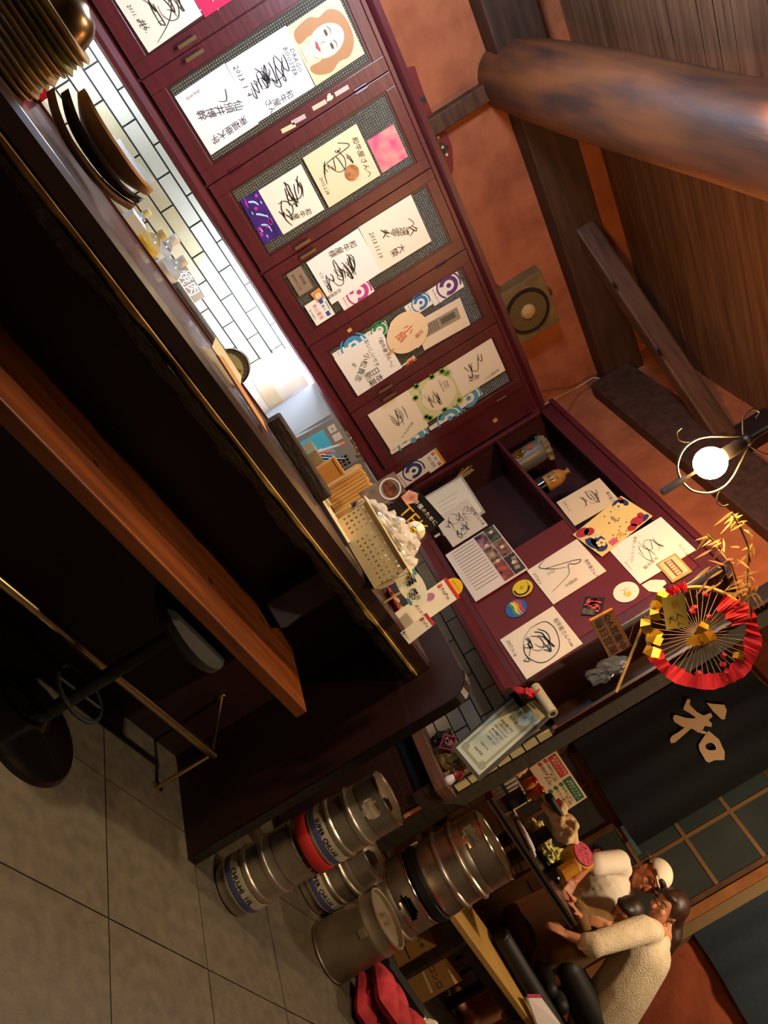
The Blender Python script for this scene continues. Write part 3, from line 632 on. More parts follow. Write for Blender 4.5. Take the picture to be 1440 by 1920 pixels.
# stickers on the plain board right of the last door
LQ = lambda q: Lp(q, .002)
ringsticker('white sticker with a navy ring on the plain board beside the open shelf', [(737, 893), (753, 913), (788, 860), (806, 887)], LQ, '#2a3f78', '#c03838')
sticker('white pledge sticker with blue characters and an orange edge, beside the open shelf', [(788, 860), (806, 887), (817, 840), (837, 867)], LQ, '#f2efe6', [('#2d4a96', lambda s, m: [s.text(m, '安心宣言', .5, .40, .022, 0, .0022, width=s.w*.88), s.text(m, '食の', .5, .68, .016, 0, .0022)], 'blue_lettering'), ('#e0a030', lambda s, m: s.rect(m, 0, .86, 1, 1, .0018), 'orange_edge'), ('#d07a40', lambda s, m: [s.rect(m, .08, .6, .26, .78, .0018), s.rect(m, .74, .6, .92, .78, .0018)], 'orange_square')])
for q, lab in (((927, 786), 'tiny yellowed paper tag on the plain board left of the shelf'), ((654, 617), 'tiny pale tag between the third and fourth full doors')):
    pp = [Lp((q[0]+dx, q[1]+dy), .002 if q[0] > 900 else .0175) for dx, dy in ((-4, 2), (0, 7), (3, -3), (7, 2))]
    ss = Sheet(*pp); tt = thing('paper_tag', lab, 'tag', tuple(ss.p(.5, .5))); obj('paper', ss.slab(MB(), .001), C('#c9a468'), tt)
# four pale paper slips and a heart charm on the stile between the first and second full doors
for i, (q, c) in enumerate((((540, 240), '#d8c69a'), ((559, 224), '#bfa9a4'), ((598, 197), '#c9b79c'), ((640, 170), '#c5b0a8'))):
    pp = [Lp((q[0]+dx, q[1]+dy), .0175) for dx, dy in ((-14, 3), (-10, 11), (12, -11), (15, -3))]
    ss = Sheet(*pp); tt = thing('paper_tape', ('lowest buff paper slip', 'second lowest mauve paper slip', 'third buff paper slip', 'topmost mauve paper slip')[i]+' on the stile between the first two full doors', 'tape', tuple(ss.p(.5, .5))); obj('paper', ss.slab(MB(), .001), C(c), tt)
ss = Sheet(*[Lp((618+dx, 183+dy), .0175) for dx, dy in ((-12, 3), (-3, 11), (2, -11), (11, -3))])
tt = thing('heart_charm', 'small cream heart charm on the stile beside the paper slips', 'ornament', tuple(ss.p(.5, .5)))
obj('heart', ss.poly(MB(), [(.5+.5*.0625*16*math.sin(a)**3, .5+.03*(13*math.cos(a)-5*math.cos(2*a)-2*math.cos(3*a)-math.cos(4*a))) for a in [2*math.pi*k/30 for k in range(30)]], 0, .003), C('#e0cfae'), tt)
# ------------------------------------------------------------------ corner cupboard papers
RG = 'signed cards on the corner cupboard'
RA = lambda q: Rp(q, .0015); RB = lambda q: Rp(q, .006); RC = lambda q: Rp(q, .012)
bk = M('frame_silver', '#c9c2ac', .4, .3)
s = card('framed_notice', 'pale framed notice leaning at the lower left of the open shelf', 'frame', [(792, 935), (835, 1007), (867, 890), (908, 960)], RB, bk)
ink(s, lambda m: s.rect(m, .05, .05, .95, .95, .004), C('#f3ead0'), 'notice_sheet')
ink(s, lambda m: [s.rect(m, .3+.1*k, .2, .31+.1*k, .75-.1*(k % 3), .005) for k in range(6)], C('#c9bc98'), 'faint_lettering')
s = card('signed_card', 'signed card with a star and heart doodle, in front of the framed notice', 'card', [(812, 968), (847, 1024), (878, 942), (918, 987)], RC, M('greyed_card', '#e6d6bf', .7), RG)
ink(s, lambda m: (s.text(m, '和牛屋さんへ☆', .62, .93, .024, 0, L_(s), width=.21), s.scrawl(m, 61, .35, .4, .13, .09, 12, .0026), s.scrawl(m, 62, .75, .4, .1, .08, 9, .0028), s.stroke(m, [(.28, .72), (.2, .85), (.28, .88), (.33, .8), (.4, .88), (.46, .82), (.33, .68)], .0026), s.text(m, 'せんだい', .45, .68, .018, 0, L_(s))))
s = card('article_sheet', 'plastic sleeved article with small food photos under the open shelf', 'paper', [(830, 1033), (893, 1128), (932, 992), (990, 1068)], RB, M('article_paper', '#ece1d2', .35), None, .0025)
ink(s, lambda m: [s.rect(m, .05+.06*k, .1, .062+.06*k, .55, .0035) for k in range(14)], C('#a39888'), 'text_columns')
for (u0, v0, u1, v1, c) in ((.0, .78, .3, .98, '#5b6a52'), (.3, .78, .62, .98, '#a4705a'), (.62, .78, .98, .98, '#3a2e33'), (.02, .58, .3, .77, '#b0788a'), (.3, .58, .62, .77, '#c9a58a'), (.62, .58, .98, .77, '#c05a4c')):
    ink(s, lambda m: s.rect(m, u0, v0, u1-.01, v1, .0036), M('photo_'+c[1:], c, .5, col2='#2a201d', scale=25), 'food_photo')
ink(s, lambda m: [s.text(m, '和牛屋', .8, .9, .03, -10, .0045)]+[s.disc(m, .1+.17*k, .88-.2*(k % 2), .012, .0042, n=10) for k in range(5)], C('#e8c9b0'), 'photo_print')
s = card('signed_card', 'cream signed card dated 2017 meeting the lower card corner to corner', 'card', [(988, 1070), (1038, 1135), (1082, 1012), (1137, 1070)], RA, PAPER, RG)
ink(s, lambda m: (s.text(m, '和牛屋さんへ', .78, .85, .022, -6, L_(s), width=.13), s.stroke(m, [(.2, .25), (.42, .75), (.5, .8), (.5, .7), (.42, .6), (.62, .5), (.75, .12)], .0035), s.stroke(m, [(.02, .35), (.1, .2), (.3, .35), (.45, .55)], .003), s.text(m, '日\n成\n王', .8, .45, .022, 0, L_(s)), s.text(m, 'コ\nエ', .35, .3, .022, 0, L_(s)), s.text(m, '2017.10.16', .3, .06, .018, -4, L_(s), shear=.2)))
s = card('signed_card', 'cream signed card with a dense autograph dated 2017, lowest on the cupboard', 'card', [(938, 1200), (988, 1275), (1037, 1137), (1093, 1207)], RA, PAPER, RG)
ink(s, lambda m: (s.text(m, '和牛屋さんへ∞', .6, .88, .028, -4, L_(s), width=.18), s.scrawl(m, 71, .48, .52, .15, .12, 12, .004), s.scrawl(m, 72, .52, .42, .13, .1, 10, .0035), s.stroke(m, [(.15, .5), (.2, .75), (.5, .8), (.85, .65), (.9, .35), (.6, .2), (.3, .3), (.15, .5)], .003), s.text(m, '2017.10.16', .3, .08, .022, -6, L_(s), shear=.25)))
PIN = lambda q: Rp(q, .0015)
s = card('signed_card', 'signed card half hidden behind the flowered paper at the shelf end', 'card', [(1040, 937), (1077, 985), (1128, 902), (1163, 940)], RA, M('buff_card2', '#e2cfae', .7), RG)
ink(s, lambda m: (s.scrawl(m, 75, .5, .6, .15, .1, 9, .003), s.text(m, '和牛屋さん', .8, .9, .02, -6, L_(s), width=.12), s.text(m, '2018  6. 17', .3, .12, .018, -4, L_(s))), C('#4a3e34'))
s = card('flowered_greeting', 'yellow greeting paper with navy and red flower clouds', 'paper', [(1076, 1003), (1127, 1044), (1163, 930), (1226, 968)], RB, M('primrose_paper', '#f0d68a', .6), None, .002)
for u, v, a, b in ((.12, .86, .11, .10), (.2, .93, .14, .05), (.55, .08, .22, .07), (.62, .16, .2, .10), (.8, .12, .12, .09), (.9, .88, .08, .1)): ink(s, lambda m: s.poly(m, el(u, v, a, b, 20), .003), C('#26386a'), 'navy_cloud')
for u, v, a, b in ((.85, .78, .13, .1), (.9, .66, .09, .08), (.14, .12, .13, .11), (.24, .2, .12, .08), (.06, .95, .05, .03), (.78, .9, .08, .05)): ink(s, lambda m: s.poly(m, el(u, v, a, b, 20), .0037), C('#b02a34'), 'red_cloud')
ink(s, lambda m: [s.disc(m, u+.07*math.cos(k*1.2566), v+.05*math.sin(k*1.2566), .011, .0036, n=10) for u, v in ((.2, .82), (.42, .22), (.7, .17), (.25, .1)) for k in range(5)], C('#f4dfa0'), 'blossom')
ink(s, lambda m: [s.disc(m, .1+.85*random.random(), .3+.5*random.random(), .004, .0034, n=8) for k in range(14)]+[s.text(m, '御祝', .42, .6, .02, -6, .0036)], C('#4a4a68'), 'speckle')
ink(s, lambda m: s.text(m, '祝', .85, .45, .035, 0, .0036), C('#d08a3a'), 'gold_lettering')
ink(s, lambda m: s.rect(m, .80, .24, .96, .36, .0037), C('#d05a86'), 'pink_kimono_print')
s = card('signed_card', 'brightly lit white signed card at the right end of the cupboard', 'card', [(1142, 1030), (1200, 1097), (1238, 970), (1305, 1030)], RA, PAPERW, RG)
ink(s, lambda m: (s.scrawl(m, 81, .5, .55, .15, .09, 10, .0026), s.text(m, 'みどりの森', .88, .86, .016, -8, L_(s)), s.text(m, '美味しかったです!', .3, .3, .018, -40, L_(s), width=.18), s.text(m, '矢島安雄', .75, .35, .02, -80, L_(s)), s.text(m, '2012.6.6', .55, .06, .016, -4, L_(s))), C('#6a5a3c'))
s = card('temple_picture', 'small gilt-edged picture of a long hall below the bright white card', 'picture', [(1233, 1058), (1263, 1098), (1264, 1038), (1297, 1068)], RB, M('gilt_edge', '#b59a5c', .5), None, .004)
ink(s, lambda m: s.rect(m, .08, .1, .92, .9, .0052), C('#e8cf9e'), 'picture_field')
ink(s, lambda m: [s.rect(m, .12, .3, .88, .38, .006), s.rect(m, .15, .6, .85, .68, .006)]+[s.rect(m, .14+.12*k, .38, .17+.12*k, .6, .006) for k in range(7)], C('#8a4a32'), 'hall_print')
def rdisc(label, c, rpx, col, draws, P=RA):
    a = P(c); r = (P((c[0]+rpx*.83, c[1]-rpx*.55))-a).length
    s = Sheet(a-V((0, -1, 0))*r-V((0, 0, r)), a+V((0, -1, 0))*r-V((0, 0, r)), a-V((0, -1, 0))*r+V((0, 0, r)))
    th = thing('round_sticker', label, 'sticker', tuple(a)); s.root = th; s.t = .001
    obj('disc', s.disc(MB(), .5, .5, r, 0, .001), C(col), th)
    for c2, fn, nm in draws: ink(s, (lambda f: lambda m: f(s, m))(fn), C(c2), nm)
    return s
rdisc('round yellow sticker with a black crescent', (980, 1103), 20, '#e6cc22', [('#1d1c14', lambda s, m: [s.ring(m, .5, .45, s.w*.3, s.w*.40, .0018, -110, 80), s.text(m, 'KOKOCHI', .5, .82, .009, 0, .0018), s.text(m, '山', .45, .5, .022, 0, .0018)], 'crescent_emblem')])
s = rdisc('round rainbow striped sticker below the yellow one', (968, 1141), 21, '#2a62b0', [])
for c, v in (('#d23a2c', .72), ('#e8a030', .58), ('#e8dc5a', .46), ('#3a9a5a', .34)): ink(s, lambda m: s.stroke(m, [(.06+.12*abs(v-.5), v-.03), (.35, v+.05), (.65, v-.02), (.94-.12*abs(v-.5), v+.05)], s.w*.1, .0017), C(c), 'rainbow_stripe')
rdisc('round white sticker with a small yellow flower sketch', (1174, 1110), 24, '#f7f2e6', [('#e0c84a', lambda s, m: s.disc(m, .64, .5, s.w*.13, .0016), 'yellow_print'), ('#4a5a3a', lambda s, m: [s.text(m, 'ふ', .38, .6, .02, 0, .0018), s.stroke(m, [(.3, .35), (.42, .5), (.6, .35), (.55, .7)], .002, .0018)], 'sketch')])
q = [(1203, 1097), (1217, 1109), (1246, 1113), (1248, 1105), (1242, 1101), (1250, 1094), (1246, 1088), (1229, 1087), (1219, 1088)]
a = [RA(p) for p in q]; th = thing('heart_sticker', 'white arrow-shaped sticker under the bright signed card', 'sticker', tuple(a[0])); obj('film', MB().prism(a, (-.001, 0, 0)), C('#f6ecdc'), th)
s = card('black_diamond_sticker', 'black diamond sticker with red script on the cupboard near the hanging board', 'sticker', [(1088, 1153), (1118, 1154), (1098, 1119), (1142, 1121)], RA, BLACK, None, .001)
ink(s, lambda m: (s.scrawl(m, 91, .55, .68, .07, .035, 7, .009), s.scrawl(m, 92, .6, .5, .06, .03, 6, .008), s.stroke(m, [(.25, .85), (.2, .65), (.35, .7), (.5, .55), (.75, .4), (.85, .2), (.7, .25)], .010)), C('#e8604e'), 'red_script')
ink(s, lambda m: [s.text(m, 'BAR & DINING', .35, .3-.1*k, .008, -8, .002) for k in range(3)], C('#d8cca8'), 'small_lettering')
# ================================================================== bar counter
bc = thing('bar_counter', 'long dark bar counter with raised top, lower plank ledge and steel foot rail', 'counter', (.8, 2.3, 0))
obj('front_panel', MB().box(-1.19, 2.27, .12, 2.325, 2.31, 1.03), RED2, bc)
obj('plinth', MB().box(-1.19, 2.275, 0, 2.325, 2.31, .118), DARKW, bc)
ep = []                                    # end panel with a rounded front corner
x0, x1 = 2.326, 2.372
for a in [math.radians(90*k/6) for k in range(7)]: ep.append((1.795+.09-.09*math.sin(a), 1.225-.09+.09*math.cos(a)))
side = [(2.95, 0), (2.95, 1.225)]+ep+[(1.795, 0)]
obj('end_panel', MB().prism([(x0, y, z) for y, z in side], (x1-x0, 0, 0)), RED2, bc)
edge = ep+[(1.795, 0)]; em = MB()
P = [(1.885, 1.225)]+edge
for i in range(len(edge)-1):
    (ya, za), (yb, zb) = edge[i], edge[i+1]
    n = V((0, zb-za, -(yb-ya))).normalized()
    em.hexa([(x0-.003, ya, za), (x1+.003, ya, za), (x1+.003, yb, zb), (x0-.003, yb, zb)]+[(x, y+n.y*.005, z+n.z*.005) for x, y, z in ((x0-.003, ya, za), (x1+.003, ya, za), (x1+.003, yb, zb), (x0-.003, yb, zb))])
obj('edge_band', em, BLACKL, bc)
# raised top
top = obj('counter_top', MB().box(-1.19, 2.0, 1.05, 2.322, 2.31, 1.13), M('counter_lacquer', '#5a4a44', .22, col2='#443632', scale=3, coat=.3, stretch=(1, 4, 1)), bc, rnd=.006)
obj('nosing', MB().prism([(-1.19, 2.0, 1.13), (-1.19, 1.982, 1.118), (-1.19, 1.976, 1.075), (-1.19, 2.0, 1.055)], (2.322+1.19, 0, 0)), M('nosing_wood', '#2e1813', .3, col2='#1d0f0c', scale=6, coat=.4, bump=.1), top)
obj('back_lip', MB().box(-1.19, 2.312, 1.10, 2.322, 2.322, 1.136), M('lip_wood', '#5c2a1a', .45), top)
def live_edge(n, x0, x1, y, z, amp, ht, f, seed, out=-1):
    mb = MB(); pr = []
    for i in range(n+1):
        x = x0+(x1-x0)*i/n; k = noise.noise(V((x*4, seed, 0))); k2 = noise.noise(V((x*17, seed, 5)))
        yy = y-amp*(.6+.8*k+.35*k2); h = ht*(.8+.5*noise.noise(V((x*6, seed, 9)))+.2*k2)
        pr.append([(x, y+.01, z), (x, yy, z-.002), (x, yy+.3*amp, z-h*.6), (x, y+.01, z-h)])
    vs = [p for q in pr for p in q]
    fs = [(4*i+j, 4*i+(j+1) % 4, 4*i+4+(j+1) % 4, 4*i+4+j) for i in range(n) for j in range(4)]+[(0, 1, 2, 3), (4*n+3, 4*n+2, 4*n+1, 4*n)]
    return mb.add(vs, fs)
obj('live_edge', live_edge(150, -1.19, 2.32, 1.974, 1.068, .010, .024, 5, 1), M('sapwood', '#c9a35a', .4, col2='#7a5a2c', scale=3, stretch=(2, 8, 8), bump=.2, ramp=(.4, .6)), bc, smooth=True)
obj('bark_edge', live_edge(220, -1.19, 2.32, 1.978, 1.046, .014, .045, 9, 3), M('charred_bark', '#15100b', .25, col2='#2c2012', scale=12, stretch=(2, 6, 6), bump=.6), bc, smooth=True)
LED = M('orange_plank', '#6c350d', .42, col2='#4a2207', scale=3, stretch=(.7, 6, 6), bump=.05, coat=.2)
led = obj('ledge_plank', MB().prism([(-1.19, 1.83, .675), (1.985, 1.80, .675), (2.03, 2.14, .675), (2.0, 2.268, .675), (-1.19, 2.268, .675)], (0, 0, .045)), LED, bc, rnd=.005)
obj('live_edge', live_edge(140, -1.19, 1.985, 1.825, .716, .012, .035, 4, 7), M('ledge_bark', '#8a4c1e', .5, col2='#2a160b', scale=9, stretch=(2, 8, 8), bump=.5, ramp=(.42, .58)), led, smooth=True)
obj('knot', MB().cyl((1.45, 2.0, .7195), (1.45, 2.0, .7208), .014, seg=10).cyl((1.80, 2.12, .7195), (1.80, 2.12, .7208), .012, seg=10).cyl((.9, 1.98, .7195), (.9, 1.98, .7208), .011, seg=10), DARKW, led)
rl = obj('foot_rail', MB().tube([(-1.1, 2.03, .25), (2.178, 2.03, .25)], .0165, 14), M('brass_tone_steel', '#dcbf8c', .22, 1), bc, smooth=True)
for x in (-.9, .45, 2.165):
    obj('rail_post', MB().cyl((x, 2.03, .012), (x, 2.03, .236), .010).cyl((x, 2.03, 0), (x, 2.03, .012), .022).cyl((x, 2.04, .25), (x, 2.268, .33), .009).lathe([(.022, -.004), (.022, .004)], (x, 2.266, .33), 14, (0, 1, .3)), M('brass_tone_steel', '#b79a6a'), rl, smooth=True)
# bar stool standing in the dark before the counter
st = thing('bar_stool', 'black round bar stool on a dome base, mostly lost in shadow', 'stool', (1.48, 1.90, 0))
obj('base', MB().lathe([(.0, .075), (.03, .07), (.05, .045), (.14, .028), (.2, .014), (.21, 0)][::-1], (1.48, 1.90, 0.001), 40), BLACKL, st, smooth=True)
obj('column', MB().cyl((1.48, 1.90, .06), (1.48, 1.90, .58), .024), BLACK, st, smooth=True)
obj('seat', MB().lathe([(.0, .585), (.15, .585), (.165, .60), (.165, .625), (.15, .64), (.0, .644)], (1.48, 1.90, 0), 36), M('black_vinyl', '#070606', .8), st, smooth=True)
obj('foot_ring', MB().tube([(1.48+.10*math.cos(a), 1.90+.10*math.sin(a), .20) for a in [2*math.pi*k/30 for k in range(30)]], .008, 8, True).cyl((1.38, 1.90, .20), (1.58, 1.90, .20), .006), BLACK, st, smooth=True)
# ================================================================== crockery on the counter
tan = [M('plate_glaze_tan', '#c2a262', .3, col2='#a88a54', scale=6), M('plate_glaze_olive', '#87803a', .3, col2='#716a32', scale=6), M('plate_glaze_sand', '#b99a66', .3, col2='#9c7c4c', scale=6)]
def rrect(cx, cy, w, d, r, ang, n=5):
    out = []
    for sx, sy, a0 in ((1, 1, 0), (-1, 1, 90), (-1, -1, 180), (1, -1, 270)):
        for k in range(n+1):
            a = math.radians(a0+90*k/n); x, y = sx*(w/2-r)+r*math.cos(a), sy*(d/2-r)+r*math.sin(a)
            out.append((cx+x*math.cos(ang)-y*math.sin(ang), cy+x*math.sin(ang)+y*math.cos(ang)))
    return out
z = 1.132
names = ['bottom', 'second', 'third', 'fourth', 'fifth', 'sixth', 'seventh', 'eighth', 'ninth', 'tenth', 'topmost']
for k in range(11):
    h = .0148; cx, cy = -.01+.004*math.sin(k*2.1), 2.165+.004*math.cos(k*1.7)
    a = rrect(cx, cy, .275, .23, .05, .03*math.sin(k)); b = rrect(cx, cy, .31, .262, .06, .03*math.sin(k))
    n = len(a); mb = MB()
    lo = [(x, y, z) for x, y in a]; up = [(x, y, z+h*.72) for x, y in b]; up2 = [(x, y, z+h*.95) for x, y in b]; inn = [(x, y, z+h*.5) for x, y in a]
    fs = [tuple(range(n-1, -1, -1))]
    for L in range(3): fs += [(L*n+i, L*n+(i+1) % n, (L+1)*n+(i+1) % n, (L+1)*n+i) for i in range(n)]
    fs.append(tuple(range(3*n, 4*n)))
    mb.add(lo+up+up2+inn, fs)
    m = tan[(0, 2, 0, 0, 2, 0, 2, 1, 1, 2, 2)[k]]
    o = obj('square_plate', mb, m, None, smooth=True)
    tag(o, '%s plate of the tall stack of square plates at the upper left' % names[k], 'plate', 'stacked square plates'); z += h+.0004
bw = thing('metal_bowl', 'bronze coloured metal bowl upside down on the plate stack', 'bowl', (.055, 2.19, z))
obj('shell', MB().lathe([(.0, .062), (.018, .064), (.022, .060), (.045, .053), (.062, .036), (.070, .012), (.073, 0)][::-1], (.055, 2.19, z), 32), M('bronze_metal', '#8d7252', .28, 1, col2='#5f4a34', scale=5), bw, smooth=True)
pk = tag(obj('red_packet', MB().obox((.135, 2.285, 1.150), (.03, .006, .0), (-.005, .02, 0), (0, .004, .018)), M('red_foil', '#d3223a', .45)), 'small bright red packet behind the plate stack', 'packet')
# leaf shaped dishes nested on the counter
def leaf_dish(name, label, c, L, Wd, rise, ang, tilt, mat_o, mat_i, lift):
    t = thing(name, label, 'dish', (c[0], c[1], c[2]), ang, 'nested leaf dishes'); t.rotation_euler = (tilt, 0, ang)
    WM[t.name] = Matrix.Translation(V(c)) @ Matrix.Rotation(ang, 4, 'Z') @ Matrix.Rotation(tilt, 4, 'X')
    n, m = 28, 8; out, inn = [], []
    def surf(off):
        vs = []
        for i in range(n+1):
            u = -1+2*i/n; hw = Wd/2*max(0.0, 1-abs(u)**2.2)**.75+.0015
            for j in range(m+1):
                v = -1+2*j/m
                vs.append((u*L/2, v*hw, rise*(.9*abs(u)**2.6+.35*v*v)+off+lift))
        return vs
    A, B = surf(0), surf(.007); N = len(A); w = m+1
    fs = [(i*w+j, i*w+j+1, (i+1)*w+j+1, (i+1)*w+j) for i in range(n) for j in range(m)]
    rim = [(j) for j in range(w)]+[i*w+m for i in range(1, n+1)]+[n*w+j for j in range(m-1, -1, -1)]+[i*w for i in range(n-1, 0, -1)]
    q = MB().add(A, [tuple(reversed(f)) for f in fs]); obj('shell', MB().add(A+B, [tuple(reversed(f)) for f in fs]+[(rim[k], rim[(k+1) % len(rim)], N+rim[(k+1) % len(rim)], N+rim[k]) for k in range(len(rim))]), mat_o, t, local=True, smooth=True)
    obj('glaze', MB().add([(x, y, zz+.0004) for x, y, zz in B], fs), mat_i, t, local=True, smooth=True)
    return t
umb = M('umber_stoneware', '#8a6238', .4, col2='#6b4826', scale=7); sandm = M('sand_stoneware', '#c08e5a', .5, col2='#a97846', scale=6); blk = M('black_stoneware', '#1a120c', .35)
leaf_dish('leaf_dish', 'lowest brown leaf dish of the nested three on the counter', (.30, 2.145, 1.142), .30, .15, .040, .0, -.10, umb, umb, 0)
leaf_dish('leaf_dish', 'middle black leaf dish of the nested three on the counter', (.312, 2.175, 1.165), .285, .15, .040, .0, -.2, blk, blk, 0)
leaf_dish('leaf_dish', 'top leaf dish of the nested three, sandy face turned outward', (.325, 2.21, 1.196), .27, .15, .040, .0, -.42, sandm, sandm, 0)
# thin wooden menu boards leaning low on the counter
mbd = thing('menu_board', 'thin tan wooden board lying tilted on the counter before the scale', 'board', tuple(WZ(425, 715, 1.135)))
q = [WZ(392, 657, 1.150), WZ(463, 777, 1.134), WZ(457, 742, 1.136), WZ(405, 662, 1.185)]
a = V((.90, 2.12, 1.136)); obj('board', MB().prism([V((.885, 2.13, 1.140)), V((1.125, 2.03, 1.137)), V((1.13, 2.12, 1.137)), V((.93, 2.20, 1.142))], (0, .0, .006)), M('tan_board', '#bd8850', .5, col2='#a97440', scale=6), mbd)
mb2 = thing('menu_board', 'pale green edged order pad standing behind the tan board', 'board', (.98, 2.26, 1.131))
obj('board', MB().hexa([(.90, 2.235, 1.133), (1.055, 2.235, 1.133), (1.055, 2.243, 1.133), (.90, 2.243, 1.133), (.89, 2.262, 1.156), (1.04, 2.262, 1.150), (1.04, 2.270, 1.150), (.89, 2.270, 1.156)]), M('pad_cover', '#c9bd94', .6), mb2)
wbk = thing('wood_block', 'long dark rough wood block at the back edge of the counter', 'block', (1.33, 2.22, 1.131))
mbk = MB().bar((1.19, 2.21, 1.162), (1.50, 2.13, 1.158), .06, .052)
obj('block', mbk, M('rough_block', '#3d2719', .6, col2='#22150d', scale=8, stretch=(1, 4, 4), bump=.5), wbk, rnd=.008)
# order pads and clipboard by the chopsticks
for i, (p, w, h, dz, c, lab) in enumerate((((1.60, 2.135), .20, .13, 1.132, '#2a2422', 'black folder flat on the counter before the basket'), ((1.60, 2.137), .19, .12, 1.142, '#d9b990', 'cream order sheet lying on the black folder'))):
    t = thing('folder' if i == 0 else 'order_sheet', lab, 'folder' if i == 0 else 'paper', (p[0], p[1], dz), -.65)
    obj('cover' if i == 0 else 'sheet', MB().box(-w/2, -h/2, 0, w/2, h/2, .009 if i == 0 else .002), C(c, .6), t, local=True)
gp = thing('order_pad', 'pale green order pad lying against the chopstick box', 'pad', (1.50, 2.23, 1.131), -.55)
obj('pad', MB().box(-.09, -.03, 0, .09, .03, .022), C('#a3a27a', .6), gp, local=True)
obj('clip', MB().box(-.085, -.032, .0225, -.06, .032, .027), BLACK, gp, local=True)
# ================================================================== chopstick boxes, pen cup
def oriented(loc, ang): return V(loc), V((math.cos(ang), math.sin(ang), 0)), V((-math.sin(ang), math.cos(ang), 0))
cb = thing('chopstick_box', 'grey open box packed with a block of bare wooden chopsticks', 'box', (1.735, 2.36, 1.131-.0), -.35)
KB = thing('kitchen_worktop', 'steel kitchen worktop just behind the raised counter', 'worktop', (.6, 2.62, 0))
obj('top', MB().box(-1.19, 2.325, .93, 2.31, 2.93, .955), STEEL, KB)
obj('cabinet', MB().box(-1.19, 2.335, 0, 2.31, 2.90, .929), STEELD, KB)
cb.location = (1.76, 2.44, .956); WM[cb.name] = Matrix.Translation((1.76, 2.44, .956)) @ Matrix.Rotation(-.35, 4, 'Z')
bx = MB()
for a in ((-.08, -.05, .08, -.046, .12), (-.08, .046, .08, .05, .36), (-.08, -.046, -.076, .046, .12), (.076, -.046, .08, .046, .36)): bx.box(a[0], a[1], 0, a[2], a[3], a[4])
bx.box(-.08, -.05, 0, .08, .05, .004)
obj('box', bx, M('grey_plastic', '#5a5a66', .4), cb, local=True)
r = random.Random(8)
for i in range(10):
    for j in range(3):
        x, y = -.066+.0145*i, -.028+.028*j
        obj('chopstick', MB().box(x-.0062, y-.012, .006, x+.0062, y+.012, .335+.012*r.random()), M('bare_wood', '#d9a860', .6, col2='#c8924c', scale=12, stretch=(6, 6, .5)), cb, local=True)
fb = thing('flat_chopstick_box', 'golden wooden box leaning before the chopsticks', 'box', (1.60, 2.40, .956), -.45)
obj('box', MB().box(-.035, -.03, 0, .035, .03, .275), M('honey_wood', '#c98a3e', .5, col2='#b8762e', scale=5, stretch=(4, 4, .6)), fb, local=True, rnd=.004)
obj('lid', MB().box(-.037, -.032, .2755, .037, .032, .285), M('honey_wood', '#c98a3e'), fb, local=True)
tb = thing('toothpick_holder', 'small bare wood holder with a black round cap beside the basket', 'holder', (1.69, 2.22, 1.131), -.5)
obj('body', MB().box(-.035, -.022, 0, .035, .022, .075), M('bare_wood', '#d9a860'), tb, local=True, rnd=.003)
obj('cap', MB().lathe([(.036, 0), (.036, .012), (.031, .028), (.018, .037), (.0, .04)], (0, 0, .0755), 24), M('gloss_black', '#0c0b0d', .12), tb, local=True, smooth=True)
pc = thing('pen_cup', 'grey square cup holding pens in front of the blue machine', 'cup', (1.60, 2.55, .956))
obj('cup', MB().box(1.56, 2.51, .956, 1.64, 2.59, 1.19), M('khaki_cup', '#8d8364', .5), pc)
for i, (dx, dy, c, h) in enumerate(((.0, .0, '#b9c6d4', 1.275), (.02, -.02, '#17171a', 1.262), (.03, .01, '#1d1d1f', 1.25), (.015, .02, '#c3272b', 1.24))):
    o = tag(obj('pen', MB().cyl((1.60+dx, 2.55+dy, 1.191), (1.62+dx*2.4, 2.545+dy*1.6, h), .006, .0045, 8), C(c, .3), None, smooth=True), ('silver pen with an orange tip', 'black pen nearest the chopsticks', 'second black pen', 'short red pen')[i]+' in the grey cup', 'pen')
    if i == 0: obj('tip', MB().cyl((1.62, 2.545, 1.2755), (1.6225, 2.5445, 1.296), .0055, .004, 8), C('#e8743a', .3), o, smooth=True)
# ================================================================== basket of plastic bags
def perforated(o, ux, uz, w, h, nx, nz, holes, t=.0025):
    ux, uz = V(ux), V(uz); nn = ux.cross(uz); mb = MB(); o = V(o)
    vs = [[o+ux*(w*i/nx)+uz*(h*j/nz) for i in range(nx+1)] for j in range(nz+1)]
    flat = [p for row in vs for p in row]; N = len(flat); W_ = nx+1
    solid = lambda i, j: 0 <= i < nx and 0 <= j < nz and not holes(i, j)
    fs = []
    for j in range(nz):
        for i in range(nx):
            if holes(i, j): continue
            q = (j*W_+i, j*W_+i+1, (j+1)*W_+i+1, (j+1)*W_+i); fs += [tuple(reversed(q)), tuple(k+N for k in q)]
            for (di, dj, a, b) in ((-1, 0, 3, 0), (1, 0, 1, 2), (0, -1, 0, 1), (0, 1, 2, 3)):
                if not solid(i+di, j+dj): fs.append((q[a], q[b], q[b]+N, q[a]+N))
    return mb.add(flat+[p+nn*t for p in flat], fs)
BAS = M('ivory_plastic', '#dcc894', .5, col2='#cdb680', scale=3)
A = WZ(628, 979, 1.134); B = WZ(702, 1103, 1.134); ax = (B-A); Lb = ax.length; ax.normalize(); ay = V((-ax.y, ax.x, 0))
bk = thing('basket', 'ivory perforated plastic basket heaped with clear bags at the counter end', 'basket', tuple(A+ax*Lb/2+ay*.06))
DB, HB, sp = .19, .135, .11
hole = lambda i, j: (i % 3 == 1) and (j % 2 == 1) and 2 <= j <= 11 and not (11 <= i <= 15)
